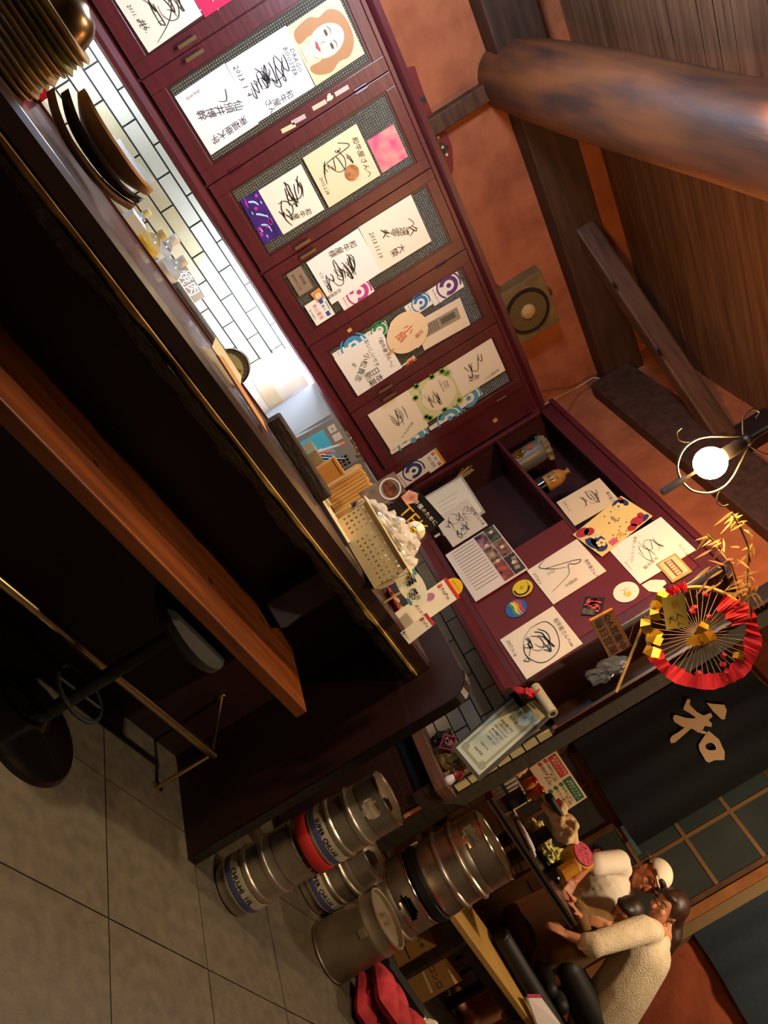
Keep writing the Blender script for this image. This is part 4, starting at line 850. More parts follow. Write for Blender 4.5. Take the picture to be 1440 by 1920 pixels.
# slanting walls
uzf = V((-ay.x*sp, -ay.y*sp, 1)).normalized(); uzb = V((ay.x*sp, ay.y*sp, 1)).normalized()
obj('front_wall', perforated(A, ax, uzf, Lb, HB, 44, 14, hole), BAS, bk)
obj('back_wall', perforated(A+ay*DB, ax, uzb, Lb, HB, 44, 14, hole), BAS, bk)
obj('side_wall', perforated(A, ay, V((-ax.x*sp, -ax.y*sp, 1)).normalized(), DB, HB, 26, 14, lambda i, j: (i % 3 == 1) and (j % 2 == 1) and 2 <= j <= 11), BAS, bk)
obj('side_wall', perforated(B, ay, V((ax.x*sp, ax.y*sp, 1)).normalized(), DB, HB, 26, 14, lambda i, j: (i % 3 == 1) and (j % 2 == 1) and 2 <= j <= 11), BAS, bk)
obj('bottom', MB().prism([A, B, B+ay*DB, A+ay*DB], (0, 0, .003)), BAS, bk)
e = sp*HB*.98; rimz = V((0, 0, HB*.985)); c4 = [A-ax*e-ay*e+rimz, B+ax*e-ay*e+rimz, B+ax*e+ay*(DB+e)+rimz, A-ax*e+ay*(DB+e)+rimz]
rm = MB()
for i in range(4): rm.bar(c4[i], c4[(i+1) % 4], .016, .006)
obj('rim', rm, BAS, bk, rnd=.002)
BAG = M('clear_plastic', '#f0e6d4', .18, trans=.55, col2='#fff8ea', scale=9, alpha=.8)
cen = A+ax*Lb/2+ay*DB/2
bagpos = ((-.09, .0, .125, .075, .07, .06), (.0, .01, .145, .08, .07, .065), (.09, .0, .125, .07, .065, .055), (-.03, -.03, .17, .06, .05, .05), (.05, .03, .18, .06, .05, .045))
blabel = ('leftmost clear plastic bag heaped in the ivory basket', 'clear plastic bag in the middle of the ivory basket', 'rightmost clear plastic bag in the ivory basket', 'crumpled bag on top of the heap, nearer the chopsticks', 'crumpled bag on top of the heap, nearer the ball case')
for i, (a, b, zz, rx, ry, rz) in enumerate(bagpos):
    p = cen+ax*a+ay*b+V((0, 0, zz-.02))
    o = tag(obj('plastic_bag', MB().blob(p, rx, ry, rz, seed=i+1, amp=.45, fr=3.5), BAG, None, smooth=False), blabel[i], 'bag', 'bags in the basket')
# green print on the bags' side
# ================================================================== photo board, ball case
pb_q = [WD(770, 970, 2.95), WD(800, 1010, 2.93), WD(738, 905, 2.95), WD(805, 965, 2.9)]
s = card('photo_board', 'black advertising board with meat photos and white lettering behind the basket', 'sign', [(735, 985), (797, 1045), (752, 893), (805, 962)], lambda q: WD(q[0], q[1], 2.98), M('board_black', '#17120f', .35), None, .004)
ink(s, lambda m: s.text(m, '和牛屋のために', .55, .8, .03, 0, .006, width=s.w*.8), C('#f0e8dc'), 'white_lettering')
ink(s, lambda m: s.text(m, 'TEK', .55, .5, .085, 0, .006, width=s.w*.72), C('#e0a02a'), 'gold_lettering')
ink(s, lambda m: s.poly(m, [(0, .85), (.2, .95), (.32, .8), (.2, .6), (0, .62)], .0055), M('meat_print', '#b0604a', .4, col2='#e0a88e', scale=40), 'meat_photo')
s2 = card('food_photo_sheet', 'laminated sheet of a meat dish photo standing in the basket', 'photo', [(676, 930), (700, 968), (735, 878), (757, 915)], lambda q: WD(q[0], q[1], 2.82), M('laminate_sheet', '#8d7c70', .3, col2='#5a4438', scale=20), None, .002)
ink(s2, lambda m: s2.disc(m, .55, .7, .03, .003, ry=.022), M('sauce_print', '#3d2a20', .4, col2='#8a4a30', scale=60), 'dish_photo')
ink(s2, lambda m: s2.ring(m, .55, .7, .034, .04, .0034), C('#d8d0c8'), 'plate_print')
bq = WD(788, 990, 2.86)
bs = thing('ball_case', 'clear acrylic case around a souvenir baseball', 'case', tuple(bq))
bx_, by_, bz_ = ax, ay, V((0, 0, 1)); ACR = M('acrylic', '#ffffff', .03, trans=1.0, spec=.4)
cc_ = bq+V((0, 0, -.005)); hw = .052
obj('back_pane', MB().obox(cc_+by_*hw, bx_*hw, by_*.0015, bz_*.055), ACR, bs)
obj('side_pane', MB().obox(cc_+bx_*(hw+.002), bx_*.0015, by_*hw, bz_*.055), ACR, bs)
obj('base', MB().obox(cc_-bz_*.058, bx_*(hw+.004), by_*(hw+.004), bz_*.003), M('smoke_base', '#b8a692', .3), bs)
sd_ = obj('stand', MB().obox(cc_-bz_*.5*.36-bz_*.30, bx_*.05, by_*.05, bz_*.13), M('case_stand', '#4a4350', .5), bs)
bl = thing('baseball', 'white souvenir baseball lettered in black with red stitching', 'ball', tuple(cc_-bz_*.018))
bcn = cc_-bz_*.0175; obj('leather', MB().ball(bcn, .037, seg=32, rings=20), C('#e6d3b0', .5), bl, smooth=True)
fwd = (EYE-bcn).normalized(); rx_ = V((0, 0, 1)).cross(fwd).normalized(); uu = fwd.cross(rx_)
for sgn in (-1, 1):
    pts = []
    for k in range(21):
        a = -1.25+2.5*k/20; u = sgn*(.013+.018*(a*a)*.3)
        d = (fwd*math.cos(a)*.9+uu*math.sin(a)*1.0)+rx_*(u/.037*.9); pts.append(bcn+d.normalized()*.0374)
    obj('stitching', MB().tube(pts, .0012, 6), C('#b5503c'), bl)
vs, fs = glyphs('HEIAN'); tm = MB(); xs = [v[0] for v in vs]; cxm = (min(xs)+max(xs))/2; k_ = .017
tm.add([bcn+(fwd+rx_*((x-cxm)*k_/.037)+uu*((y-.3)*k_/.037+.1)).normalized()*.0378 for x, y in vs], fs); obj('lettering', tm, INK, bl, fixn=False)
gb = tag(obj('gold_bell', MB().ball(cc_-by_*.075-bz_*.02, .012), GOLD, None, smooth=True), 'little gold bell tied in front of the baseball', 'bell')
gr = thing('gold_ribbon', 'gold tissue ribbon hanging before the ball case', 'ribbon', tuple(cc_-by_*.08))
o1 = cc_-by_*.08-bz_*.03
obj('bow', MB().add([o1, o1+bx_*.055-bz_*.035, o1+bx_*.045-bz_*.055, o1+bx_*.01-bz_*.02, o1-by_*.01+bx_*.03-bz_*.02], [(0, 4, 1), (4, 2, 1), (0, 3, 4), (3, 2, 4)]), M('pale_gold', '#e6d08a', .3, .6), gr)
obj('tail', MB().ribbon([o1, o1-bz_*.04-bx_*.01, o1-bz_*.08-bx_*.006, o1-bz_*.12-bx_*.02], .016, by_), M('pale_gold', '#e6d08a', .3, .6), gr)
# lettered round fan and payment signs at the counter's end
fq = Sheet(*[WD(q[0], q[1], 2.70) for q in [(738, 1082), (777, 1140), (765, 1055), (803, 1112)]])
rf = thing('souvenir_fan', 'round white fan with black doodles standing at the counter end', 'fan', tuple(fq.p(.5, 0)))
obj('paper', fq.poly(MB(), [(.5+.62*math.cos(a), .5+.62*math.sin(a)) for a in [2*math.pi*k/36 for k in range(36)]], 0, .002), C('#e8e0c4', .6), rf)
fm = MB(); fq.scrawl(fm, 101, .4, .6, .04, .03, 9, .003); fq.scrawl(fm, 103, .72, .42, .035, .03, 10, .003); fq.stroke(fm, [(.05, .7), (.2, .85), (.3, .6), (.45, .8), (.5, .55)], .0028); fq.text(fm, '仙台', .8, .5, .018, 0, .004); obj('doodle', fm, INK, rf, fixn=False)
fm = MB()
for u, v, a in ((.25, 1.0, .10), (.85, -.02, .12), (.0, .3, .08)): fq.poly(fm, el(u, v, a, a*.8, 14), .0028)
obj('teal_print', fm, C('#4f8a86'), rf)
obj('handle', MB().cyl(fq.p(.5, -.1), (fq.p(.5, -.1)).xy.to_3d()+V((0, 0, 1.132)), .004, seg=8), C('#c9a06a'), rf)
def pcard(name, label, quad, dep, base, t=.002):
    return card(name, label, 'sign', quad, lambda q: WD(q[0], q[1], dep), C(base, .5), None, t)
s = pcard('payment_sign', 'upper payment sign, white with a red band and yellow dome top', [(765, 1168), (789, 1208), (812, 1064), (839, 1098)], 2.76, '#e9dcc6')
s = s
ink(s, lambda m: s.rect(m, 0, .955, 1, 1.0, .003), C('#d0232f'), 'red_band')
ink(s, lambda m: s.poly(m, [(.12, 1.0)]+[(.5+.38*math.cos(a), 1.0+.16*math.sin(a)) for a in [math.pi*k/12 for k in range(12, -1, -1)]][1:], 0, .002), C('#e6b020'), 'yellow_dome')
ink(s, lambda m: (s.text(m, 'PayPay', .55, .84, .016, 0, .004, width=s.w*.6), s.text(m, '20%戻ってくる', .5, 1.06, .010, 0, .0035, width=s.w*.5)), C('#3a3433'), 'lettering')
ink(s, lambda m: s.rect(m, .08, .81, .2, .88, .0032), C('#d0232f'), 'logo_mark')
ink(s, lambda m: s.text(m, 'P', .14, .845, .009, 0, .0045), C('#ffffff'), 'logo_letter')
ink(s, lambda m: s.poly(m, el(.28, .62, .16, .07, 12), .0034), C('#b0709a'), 'purple_emblem')
ink(s, lambda m: (s.rect(m, .3, .42, .36, .45, .0034), s.text(m, '使えます', .5, .36, .012, 0, .004)), INK, 'small_print')
s = pcard('payment_card', 'lower payment card with a red top edge leaning at the counter end', [(755, 1192), (771, 1211), (795, 1143), (812, 1166)], 2.72, '#e6dac4')
ink(s, lambda m: s.rect(m, 0, .92, 1, 1.0, .003), C('#d0232f'), 'red_band')
ink(s, lambda m: (s.text(m, 'PayPay', .58, .78, .013, 0, .004, width=s.w*.6), s.text(m, '支払い', .5, .1, .009, 0, .004)), C('#3a3433'), 'lettering')
ink(s, lambda m: (s.rect(m, .1, .72, .24, .84, .0032), ), C('#d0232f'), 'logo_mark')
ink(s, lambda m: s.rect(m, .08, .05, .2, .15, .0032), C('#3a6a9a'), 'blue_mark')
ct = thing('sauce_plate', 'dark red lacquer tray of trinkets beneath the payment signs', 'tray', tuple(WZ(735, 1140, 1.133)))
p = WZ(738, 1135, 1.133); obj('tray', MB().lathe([(.055, 0), (.075, .016), (.071, .018), (.052, .004), (.0, .004)], p, 28), M('red_tray', '#8e1b1e', .3), ct, smooth=True)
for i in range(6):
    a = i*1.05; q = p+V((.034*math.cos(a), .034*math.sin(a), .0165))
    tag(obj('pebble_sweet', MB().blob(q, .015, .012, .010, seed=i, amp=.3, seg=12, rings=8), C(('#6a4a34', '#9a7a58', '#4a2c22', '#8a6a4a', '#5a3a2a', '#a58a60')[i], .5), None, smooth=True), ('dark brown', 'tan', 'nearly black', 'light brown', 'reddish brown', 'palest')[i]+' wrapped sweet on the red tray', 'sweet', 'sweets on the tray')
# ================================================================== kitchen side
bb = thing('back_worktop', 'steel worktop along the tiled wall under the glazed cabinet', 'worktop', (1.2, 3.75, 0))
obj('top', MB().box(-1.19, 3.12, .92, 3.10, YW-.02, .95), STEEL, bb)
obj('cabinet', MB().box(-1.19, 3.14, 0, 3.10, YW-.02, .919), STEELD, bb)
# the kitchen's tube lamp, fixed under the cabinet
kl = thing('tube_lamp', 'bright white kitchen tube lamp fixed under the glazed cabinet', 'lamp', (1.75, 3.777, 1.29))
obj('housing', MB().box(1.30, 3.755, 1.304, 2.25, 3.80, 1.3125), WHITEP, kl)
obj('tube', MB().cyl((1.33, 3.777, 1.2945), (2.22, 3.777, 1.2945), .009, seg=12), M('cool_tube', '#e9f3ff', .5, emis='#dfecff', estr=190), kl, smooth=True)
kl2 = thing('tube_lamp', 'shorter kitchen tube lamp under the cabinet above the plate stack', 'lamp', (0, 3.777, 1.29))
obj('housing', MB().box(-.35, 3.755, 1.304, .42, 3.80, 1.3125), WHITEP, kl2)
obj('tube', MB().cyl((-.33, 3.777, 1.2945), (.40, 3.777, 1.2945), .009, seg=12), M('cool_tube2', '#e9f3ff', .5, emis='#dfecff', estr=80), kl2, smooth=True)
PET = M('clear_bottle', '#eef6fa', .08, trans=.9); 
def bottle(x, y, z, h, r, cap, label, lc, text=None, tc=None):
    t = thing('squeeze_bottle', label, 'bottle', (x, y, z), 0, 'bottles behind the counter')
    obj('body', MB().lathe([(r*.9, 0), (r, .008), (r, h*.74), (r*.85, h*.80), (r*.34, h*.88), (r*.34, h*.90)], (x, y, z), 22), PET, t, smooth=True)
    obj('cap', MB().lathe([(r*.42, h*.9005), (r*.42, h*.97), (r*.38, h)], (x, y, z), 16), C(cap, .4), t, smooth=True)
    obj('label', MB().lathe([(r+.0008, h*.50), (r+.0008, h*.72)], (x, y, z), 22), C(lc, .5), t, smooth=True)
    if text:
        vs, fs = glyphs(text); d = V((-x, -y)).normalized(); a0 = math.atan2(d.y, d.x); k = .026
        xs = [v[0] for v in vs]; c = (min(xs)+max(xs))/2
        obj('lettering', MB().add([(x+(r+.002)*math.cos(a0+(px-c)*k/r), y+(r+.002)*math.sin(a0+(px-c)*k/r), z+h*.56+py*k) for px, py in vs], fs), C(tc), t, fixn=False)
bottle(.655, 2.60, .956, .225, .040, '#d9c58a', 'clear bottle with a yellow label and buff cap, second from the nested dishes', '#f0c21a', '料理', '#8a5a10')
bottle(.712, 2.70, .956, .240, .040, '#f2f2ee', 'clear bottle with a green label and white cap in the middle of the bottles', '#f4f4f0', '焼酎', '#1c8a34')
bottle(.757, 2.61, .956, .232, .040, '#f4f4f2', 'clear bottle with a white lettered label, nearest the dark grill slab', '#f2f2f2', '3代目', '#1a1a1a')
bottle(.60, 2.70, .956, .215, .030, '#e7d9a2', 'clear bottle with a pale cap standing behind the yellow labelled one', '#dfe7ea')
nb = thing('napkin_box', 'white box printed with a blue flower beside the clear bottles', 'box', (.575, 2.575, .956))
obj('box', MB().box(.545, 2.55, .956, .605, 2.61, 1.142), C('#eceff2', .5), nb)
mb = MB(); s_ = Sheet((.545, 2.549, .956), (.605, 2.549, .956), (.545, 2.549, 1.142)); s_.disc(mb, .5, .75, .012, .0005); obj('flower_print', mb, C('#7aa5d8'), nb)
gs = thing('grill_slab', 'dark grey speckled stone slab lying behind the counter, below the sign', 'slab', (.95, 2.60, .956), -.12)
obj('slab', MB().box(-.14, -.05, 0, .15, .05, .165), M('dark_stone', '#4b4846', .6, col2='#2e2c2b', scale=60), gs, local=True, rnd=.006)
obj('end_grip', MB().box(-.17, -.03, .12, -.141, .03, .15), BLACK, gs, local=True)
s = card('wooden_sign', 'grey brown wooden sign with two white characters for grilled meat', 'sign', [(332, 513), (362, 567), (345, 495), (386, 555)], lambda q: WY(q[0], q[1], 3.98), M('grey_wood_sign', '#7b6a58', .6, col2='#66574a', scale=8), None, .012)
ink(s, lambda m: s.text(m, '焼肉', .42, .52, .095, 0, .0135, width=s.w*.72), C('#f4f1ea'), 'lettering')
s = card('white_board', 'white board with a small black label leaning on the tiles', 'board', [(196, 275), (243, 360), (222, 262), (279, 341)], lambda q: WY(q[0], q[1], 4.02), C('#e8ebec', .5), None, .01)
ink(s, lambda m: s.rect(m, .35, .25, .62, .62, .0105), C('#1d1517'), 'black_label')
ink(s, lambda m: s.text(m, '炭火', .485, .43, .03, 0, .0125), C('#a8534f'), 'label_lettering')
ink(s, lambda m: s.poly(m, [(.55, .02), (.72, .02), (.7, .2), (.6, .26)], .0105), C('#9ac23a'), 'green_tag')
s = card('white_board', 'second white board peeking out behind the labelled one', 'board', [(205, 262), (282, 345), (212, 252), (290, 338)], lambda q: WY(q[0], q[1], 4.055), C('#d8d6c4', .5), None, .006)
# dial scale
sc_ = V((1.32, 3.0, 1.02)); q = WD(432, 690, 2.75)
ks = thing('dial_scale', 'old kitchen scale with a round cream dial behind the counter', 'scale', (q.x, q.y, .956))
fwd = (EYE-q); fwd.z = 0; fwd.normalize(); rtv = V((0, 0, 1)).cross(fwd).normalized()
obj('drum', MB().cyl(q-fwd*.07, q, .066, seg=36), M('scale_enamel', '#5f6253', .4), ks, smooth=True)
obj('bezel', MB().lathe([(.060, 0), (.067, 0), (.067, .008), (.061, .008)], q+fwd*.0005, 36, fwd, True), CHROME, ks, smooth=True)
obj('dial_face', MB().cyl(q+fwd*.0005, q+fwd*.003, .0598, seg=36), C('#d9cf9e', .5), ks)
tk = MB()
for k in range(24):
    a = 2*math.pi*k/24; d = rtv*math.cos(a)+V((0, 0, 1))*math.sin(a); tk.bar(q+fwd*.0036+d*.048, q+fwd*.0036+d*.056, .0015, .0008, fwd)
obj('tick_marks', tk, INK, ks)
obj('needle', MB().bar(q+fwd*.005-rtv*.01, q+fwd*.005+rtv*.03+V((0, 0, .03)), .003, .001, fwd), C('#d6604a'), ks)
obj('hub', MB().cyl(q+fwd*.004, q+fwd*.009, .008, seg=14), C('#3a5d94'), ks)
obj('pan_support', MB().box(q.x-.05, q.y-.02+.05, .956, q.x+.05, q.y+.08+.05, 1.0), M('scale_enamel', '#5f6253', .4), ks)
# white kettle-like jug
jq = V((1.50, 2.86, .956))
jg = thing('white_jug', 'large white plastic jug with a looped handle, washed out by the tube lamp', 'jug', (1.905, 3.83, .951))
JO = V((1.905, 3.83, .951))
obj('body', MB().lathe([(.125, 0), (.145, .01), (.158, .12), (.148, .23), (.130, .300), (.122, .307), (.0, .310)], JO, 36), M('white_enamel', '#f8f8f6', .45), jg, smooth=True)
hd = V((.78, -.62, 0)); hp = []
for k in range(13):
    a = -1.3+2.6*k/12; hp.append(JO+V((0, 0, .175))+hd*(.115+.095*math.cos(a))+V((0, 0, .115*math.sin(a))))
obj('handle', MB().tube(hp, .015, 10), M('white_enamel', '#f8f8f6'), jg, smooth=True)
obj('stain_band', MB().lathe([(.1555, .07), (.1592, .12), (.1575, .15)], JO, 36), C('#e8dcc2', .5), jg, smooth=True)
# blue fronted machine
MQ = [(538, 827), (585, 903), (625, 778), (673, 868)]
s = card('ticket_machine', 'grey kitchen machine with a bright blue front panel and slotted vents', 'machine', MQ, lambda q: WY(q[0], q[1], 3.30), M('machine_grey', '#7d8188', .4), None, .02)
ink(s, lambda m: s.rect(m, .10, .10, .72, .70, .021, .001), M('machine_blue', '#58c4ff', .3, col2='#3cb0f0', scale=3), 'blue_panel')
ink(s, lambda m: [s.rect(m, .74+.075*i, .12+.085*j, .745+.075*i+.045, .12+.085*j+.06, .0208, .0006) for i in range(3) for j in range(9) if i < 3], BLACK, 'vent_slot')
ink(s, lambda m: (s.rect(m, .40, .18, .62, .50, .0225), s.rect(m, .18, .12, .32, .40, .0225)), C('#eef0ee'), 'white_slip')
ink(s, lambda m: (s.rect(m, .44, .22, .47, .42, .0235), s.rect(m, .53, .22, .56, .42, .0235)), C('#4a4468'), 'barcode_print')
ink(s, lambda m: (s.rect(m, .10, .78, .24, .93, .0212), s.rect(m, .28, .78, .42, .95, .0212)), C('#c4c6cc'), 'rating_label')
ink(s, lambda m: (s.text(m, '25', .17, .86, .016, 0, .0225), s.text(m, 'UC', .66, .66, .02, 0, .0228)), C('#2a2f3a'), 'lettering')
obj('housing', MB().box(1.925, 3.302, .951, 2.20, 3.66, 1.285), M('machine_grey', '#7d8188', .4), s.root)
# cable, socket, shelf ledge behind the jug
sk = thing('wall_socket', 'white power socket with trailing flex on the tiles by the corner', 'socket', (1.98, YW, 1.16))
obj('plate', MB().box(1.95, YW-.03, 1.13, 2.03, YW-.0165, 1.20), C('#cfd8d2', .4), sk, rnd=.003)
obj('plug', MB().box(1.975, YW-.062, 1.15, 2.0, YW-.031, 1.175), WHITEP, sk, rnd=.003)
cp = [V((1.985, YW-.065, 1.16)), V((1.95, YW-.11, 1.18)), V((1.90, YW-.08, 1.25)), V((1.94, YW-.05, 1.27)), V((1.99, YW-.07, 1.21)), V((1.90, YW-.09, 1.13)), V((1.80, YW-.06, 1.2))]
obj('flex', MB().tube(cp, .004, 6), C('#e0dac4', .5), sk, smooth=True)
fc = thing('foil_roll', 'crinkled silver foil strip hanging at the cabinet corner above the machine', 'foil', tuple(WD(645, 850, 3.3)))
a, b = WY(637, 800, 3.62), WY(683, 880, 3.62)
obj('foil', MB().blob((a+b)/2, (b-a).length/2, .018, .028, seed=4, amp=.25, fr=3, axes=((b-a).normalized(), V((0, 1, 0)), V((0, 0, 1)))), M('crinkled_foil', '#b9a998', .28, 1, col2='#8f8278', scale=50, bump=.8), fc)
# ================================================================== loudspeaker in the plaster
Q = [(930, 556), (958, 652), (1012, 512), (1052, 600)]
sp_q = [V((2.265, 4.0, 2.40)), V((2.625, 4.0, 2.40)), V((2.265, 4.0, 2.715)), V((2.625, 4.0, 2.715))]
ls = thing('loudspeaker', 'old square loudspeaker without grille on the ochre plaster wall', 'speaker', (2.445, YW, 2.56))
obj('baffle', MB().box(2.265, 4.0, 2.40, 2.625, YW-.001, 2.715), M('speaker_board', '#8a6d40', .6, col2='#73572e', scale=10), ls, rnd=.004)
c = V((2.447, 3.9995, 2.555))
obj('surround', MB().lathe([(.118, 0), (.14, 0), (.138, .008), (.12, .008)], c-V((0, 0, 0)), 44, (0, -1, 0), True), M('rubber_surround', '#171009', .6), ls, smooth=True)
obj('cone', MB().lathe([(.118, .006), (.09, -.0), (.05, .004)], c+V((0, -.001, 0)), 44, (0, -1, 0)), M('paper_cone', '#6a5126', .7), ls, smooth=True)
obj('dust_cap', MB().lathe([(.046, .004), (.040, .016), (.022, .024), (.0, .026)], c+V((0, -.001, 0)), 32, (0, -1, 0)), M('cap_paper', '#c9a268', .6), ls, smooth=True)
obj('bracket', MB().box(2.235, 4.03, 2.43, 2.2645, YW-.001, 2.47), BRASS, ls)
obj('bracket', MB().box(2.40, 3.995, 2.7155, 2.44, YW-.001, 2.73), BRASS, ls)
wr_ = thing('speaker_wire', 'thin pale wire sagging across the plaster corner above the cupboard', 'wire', (2.95, 3.7, 2.45))
obj('wire', MB().tube([WY(1022, 758, 3.7), WY(1050, 742, 3.85), WY(1080, 728, 4.02), V((3.14, 4.02, 2.80)), V((3.16, 3.8, 2.93)), V((3.17, 3.6, 3.03))], .004, 6), C('#cbb99c', .5), wr_, smooth=True)
# ================================================================== jars and bag in the cupboard's open shelf
SZ = 2.026
j1 = thing('grey_jar', 'grey glazed jar with a paper cover and a gold emblem on the open shelf', 'jar', (3.06, 3.58, SZ))
obj('body', MB().lathe([(.055, 0), (.068, .01), (.072, .15), (.066, .19), (.0, .195)], (3.05, 3.58, SZ), 30), M('grey_glaze', '#716b63', .4, col2='#5f5950', scale=4), j1, smooth=True)
obj('paper_cover', MB().blob((3.05, 3.58, SZ+.205), .078, .078, .035, seed=9, amp=.35, fr=4), M('crumpled_kraft', '#8d7a5c', .8), j1)
obj('emblem', MB().blob((2.979, 3.57, SZ+.05), .006, .03, .03, seed=2, amp=.5, fr=4), GOLD, j1)
obj('brush_mark', MB().blob((2.979, 3.57, SZ+.125), .002, .022, .018, seed=5, amp=.4, fr=4), C('#b8532c'), j1)
j2 = thing('tan_jug', 'small tan stoneware jug with black brush lettering on the open shelf', 'jug', (3.0, 3.245, SZ))
jc = V((3.0, 3.245, SZ))
obj('body', MB().lathe([(.044, .052), (.047, .06), (.046, .13), (.036, .155), (.015, .175)], jc, 28), M('tan_glaze', '#b98a4a', .25, col2='#a87838', scale=5), j2, smooth=True)
obj('foot', MB().lathe([(.045, 0), (.052, .004), (.052, .045), (.044, .0515)], jc, 28), M('gloss_black', '#0c0b0d'), j2, smooth=True)
obj('spout', MB().lathe([(.014, .1755), (.012, .19), (.020, .20), (.0, .203)], jc, 16), M('tan_glaze', '#b98a4a'), j2, smooth=True)
vs, fs = glyphs('むぎ\n焼酎'); a0 = math.pi+.55; k = .030; xs = [v[0] for v in vs]; cc0 = (min(xs)+max(xs))/2
obj('lettering', MB().add([(jc.x+.0482*math.cos(a0+(x-cc0)*k/.047), jc.y+.0482*math.sin(a0+(x-cc0)*k/.047), jc.z+.10+y*k) for x, y in vs], fs), INK, j2, fixn=False)
st_ = thing('straw_bundle', 'frayed straw bundle sticking out above the framed notice', 'straw', tuple(Rp((872, 885), -.05)))
r = random.Random(6)
for i in range(16):
    a = Rp((842+4*r.random(), 905+5*r.random()), -.03); b = Rp((868+22*r.random(), 872+16*r.random()), -.03+.02*r.random())
    obj('stalk', MB().tube([a, (a+b)/2+V((0, 0, .01*r.random())), b], .0018, 5), C('#b99653', .7), st_)
# ------------------------------------------------------------------ wall end: plaque, bag, ribbon, certificate
hp = [(1142, 1233), (1183, 1210), (1107, 1167), (1147, 1140)]
pq = [(1107, 1167), (1142, 1233), (1147, 1140), (1183, 1210)]
s = card('open_plaque', 'small wooden hanging board with black brush lettering at the cupboard end', 'sign', pq, lambda q: WD(q[0], q[1], 3.02), M('plaque_wood', '#7d4c1e', .55, col2='#6a3d15', scale=6, stretch=(8, 8, 1)), None, .009)
ink(s, lambda m: ([f for d_ in (0, .012) for f in (s.text(m, 'QA営業中', .49+d_, .68, .065, 0, .0105, width=s.w*.94), s.text(m, '毎日営業', .5+d_, .28, .06, 0, .0105, width=s.w*.94))]), INK, 'lettering')
obj('top_rail', MB().bar(s.p(.0, 1.0, .004), s.p(0.0, .0, .004), .012, .012), M('plaque_rail', '#c98236', .5), s.root)
ch_ = MB(); a0_, b0_, c0_ = s.p(.85, 1.02, .003), WD(1192, 1157, 3.05), s.p(.3, 1.0, .003)
n = 16
for k in range(n):
    p = a0_.lerp(b0_, (k+.5)/n); ch_.ball(p, .0022, seg=6, rings=4)
obj('chain', ch_, BRASS, s.root)
pbg = WX(1140, 1262, 3.08)
tag(obj('hanging_bag', MB().blob(WX(1138, 1255, 3.06), .035, .045, .10, seed=12, amp=.4, fr=3), M('dusty_plastic', '#8f9aa0', .2, trans=.5, alpha=.75), None), 'dusty clear plastic bag hanging in the dark niche under the board', 'bag')
rb = thing('red_ribbon', 'red ribbon knotted at the lower end of the corner cupboard', 'ribbon', tuple(Rp((985, 1295), .02)))
p0 = Rp((992, 1300), .02)
obj('knot', MB().blob(p0, .022, .024, .020, seed=3, amp=.3, fr=4), M('red_cloth', '#b8202a', .8), rb)
obj('loop', MB().tube([p0, Rp((975, 1292), .03), Rp((958, 1288), .03), Rp((972, 1298), .03), p0], [.006, .009, .006, .009, .006], 6), M('red_cloth', '#b8202a', .8), rb, smooth=True)
obj('tail', MB().tube([p0, Rp((1003, 1300), .03), Rp((1012, 1292), .03)], [.006, .007, .003], 6), M('red_cloth', '#b8202a', .8), rb, smooth=True)
og = tag(obj('orange_packet', MB().obox(WX(1003, 1292, 3.04), (.01, 0, 0), (0, .016, 0), (0, 0, .03)), C('#c9772c', .6)), 'small orange packet tucked behind the red ribbon', 'packet')
ro_ = thing('paper_roll', 'pale rolled paper standing beside the certificate frame', 'roll', tuple(WD(1020, 1320, 3.5)))
a, b = WD(1003, 1288, 3.50), WD(1037, 1338, 3.36)
obj('roll', MB().cyl(a, b, .024, seg=18), C('#b9b190', .7), ro_, smooth=True)
obj('core', MB().cyl(b, b+(b-a).normalized()*.003, .012, seg=14), DARKW, ro_)
ced = [(847, 1392), (891, 1442), (992, 1312), (1030, 1360)]
PX = lambda q: WX(q[0], q[1], 3.06)
s = card('certificate_frame', 'framed greenish award certificate at the end of the tiled wall', 'frame', [(838, 1394), (893, 1452), (990, 1300), (1041, 1357)], lambda q: WX(q[0], q[1], 3.07), M('dark_grey_frame', '#4b4740', .4), None, .012)
ink(s, lambda m: s.rect(m, .07, .04, .93, .955, .0125), M('award_paper', '#c4cbb4', .5), 'sheet')
ink(s, lambda m: [s.rect(m, .14, .09, .86, .12, .0135), s.rect(m, .14, .88, .86, .905, .0135), s.rect(m, .14, .12, .2, .88, .0135), s.rect(m, .8, .12, .86, .88, .0135)]+[s.disc(m, u, v, .02, .0136, n=10) for u in (.2, .8) for v in (.13, .87)], C('#9ba085'), 'ornament_border')
ink(s, lambda m: (s.text(m, '表彰状', .5, .79, .026, 0, .0145, width=s.w*.45), s.text(m, '和牛屋', .5, .69, .018, 0, .0145, width=s.w*.36), *[s.text(m, t, .5, .6-.045*k, .012, 0, .0145, width=s.w*.52) for k, t in enumerate(('貴店は食の安全', 'と衛生の向上に', '努められその功', '績は顕著であり', 'ますよってここ', 'に表彰します'))], s.text(m, '平成三十年', .5, .28, .011, 0, .0145, width=s.w*.4), s.text(m, '仙台市長', .5, .2, .014, 0, .0145, width=s.w*.45)), C('#3a3d34'), 'lettering')
ink(s, lambda m: s.rect(m, .4, .925, .64, .95, .0136), C('#3f6a58'), 'green_seal')
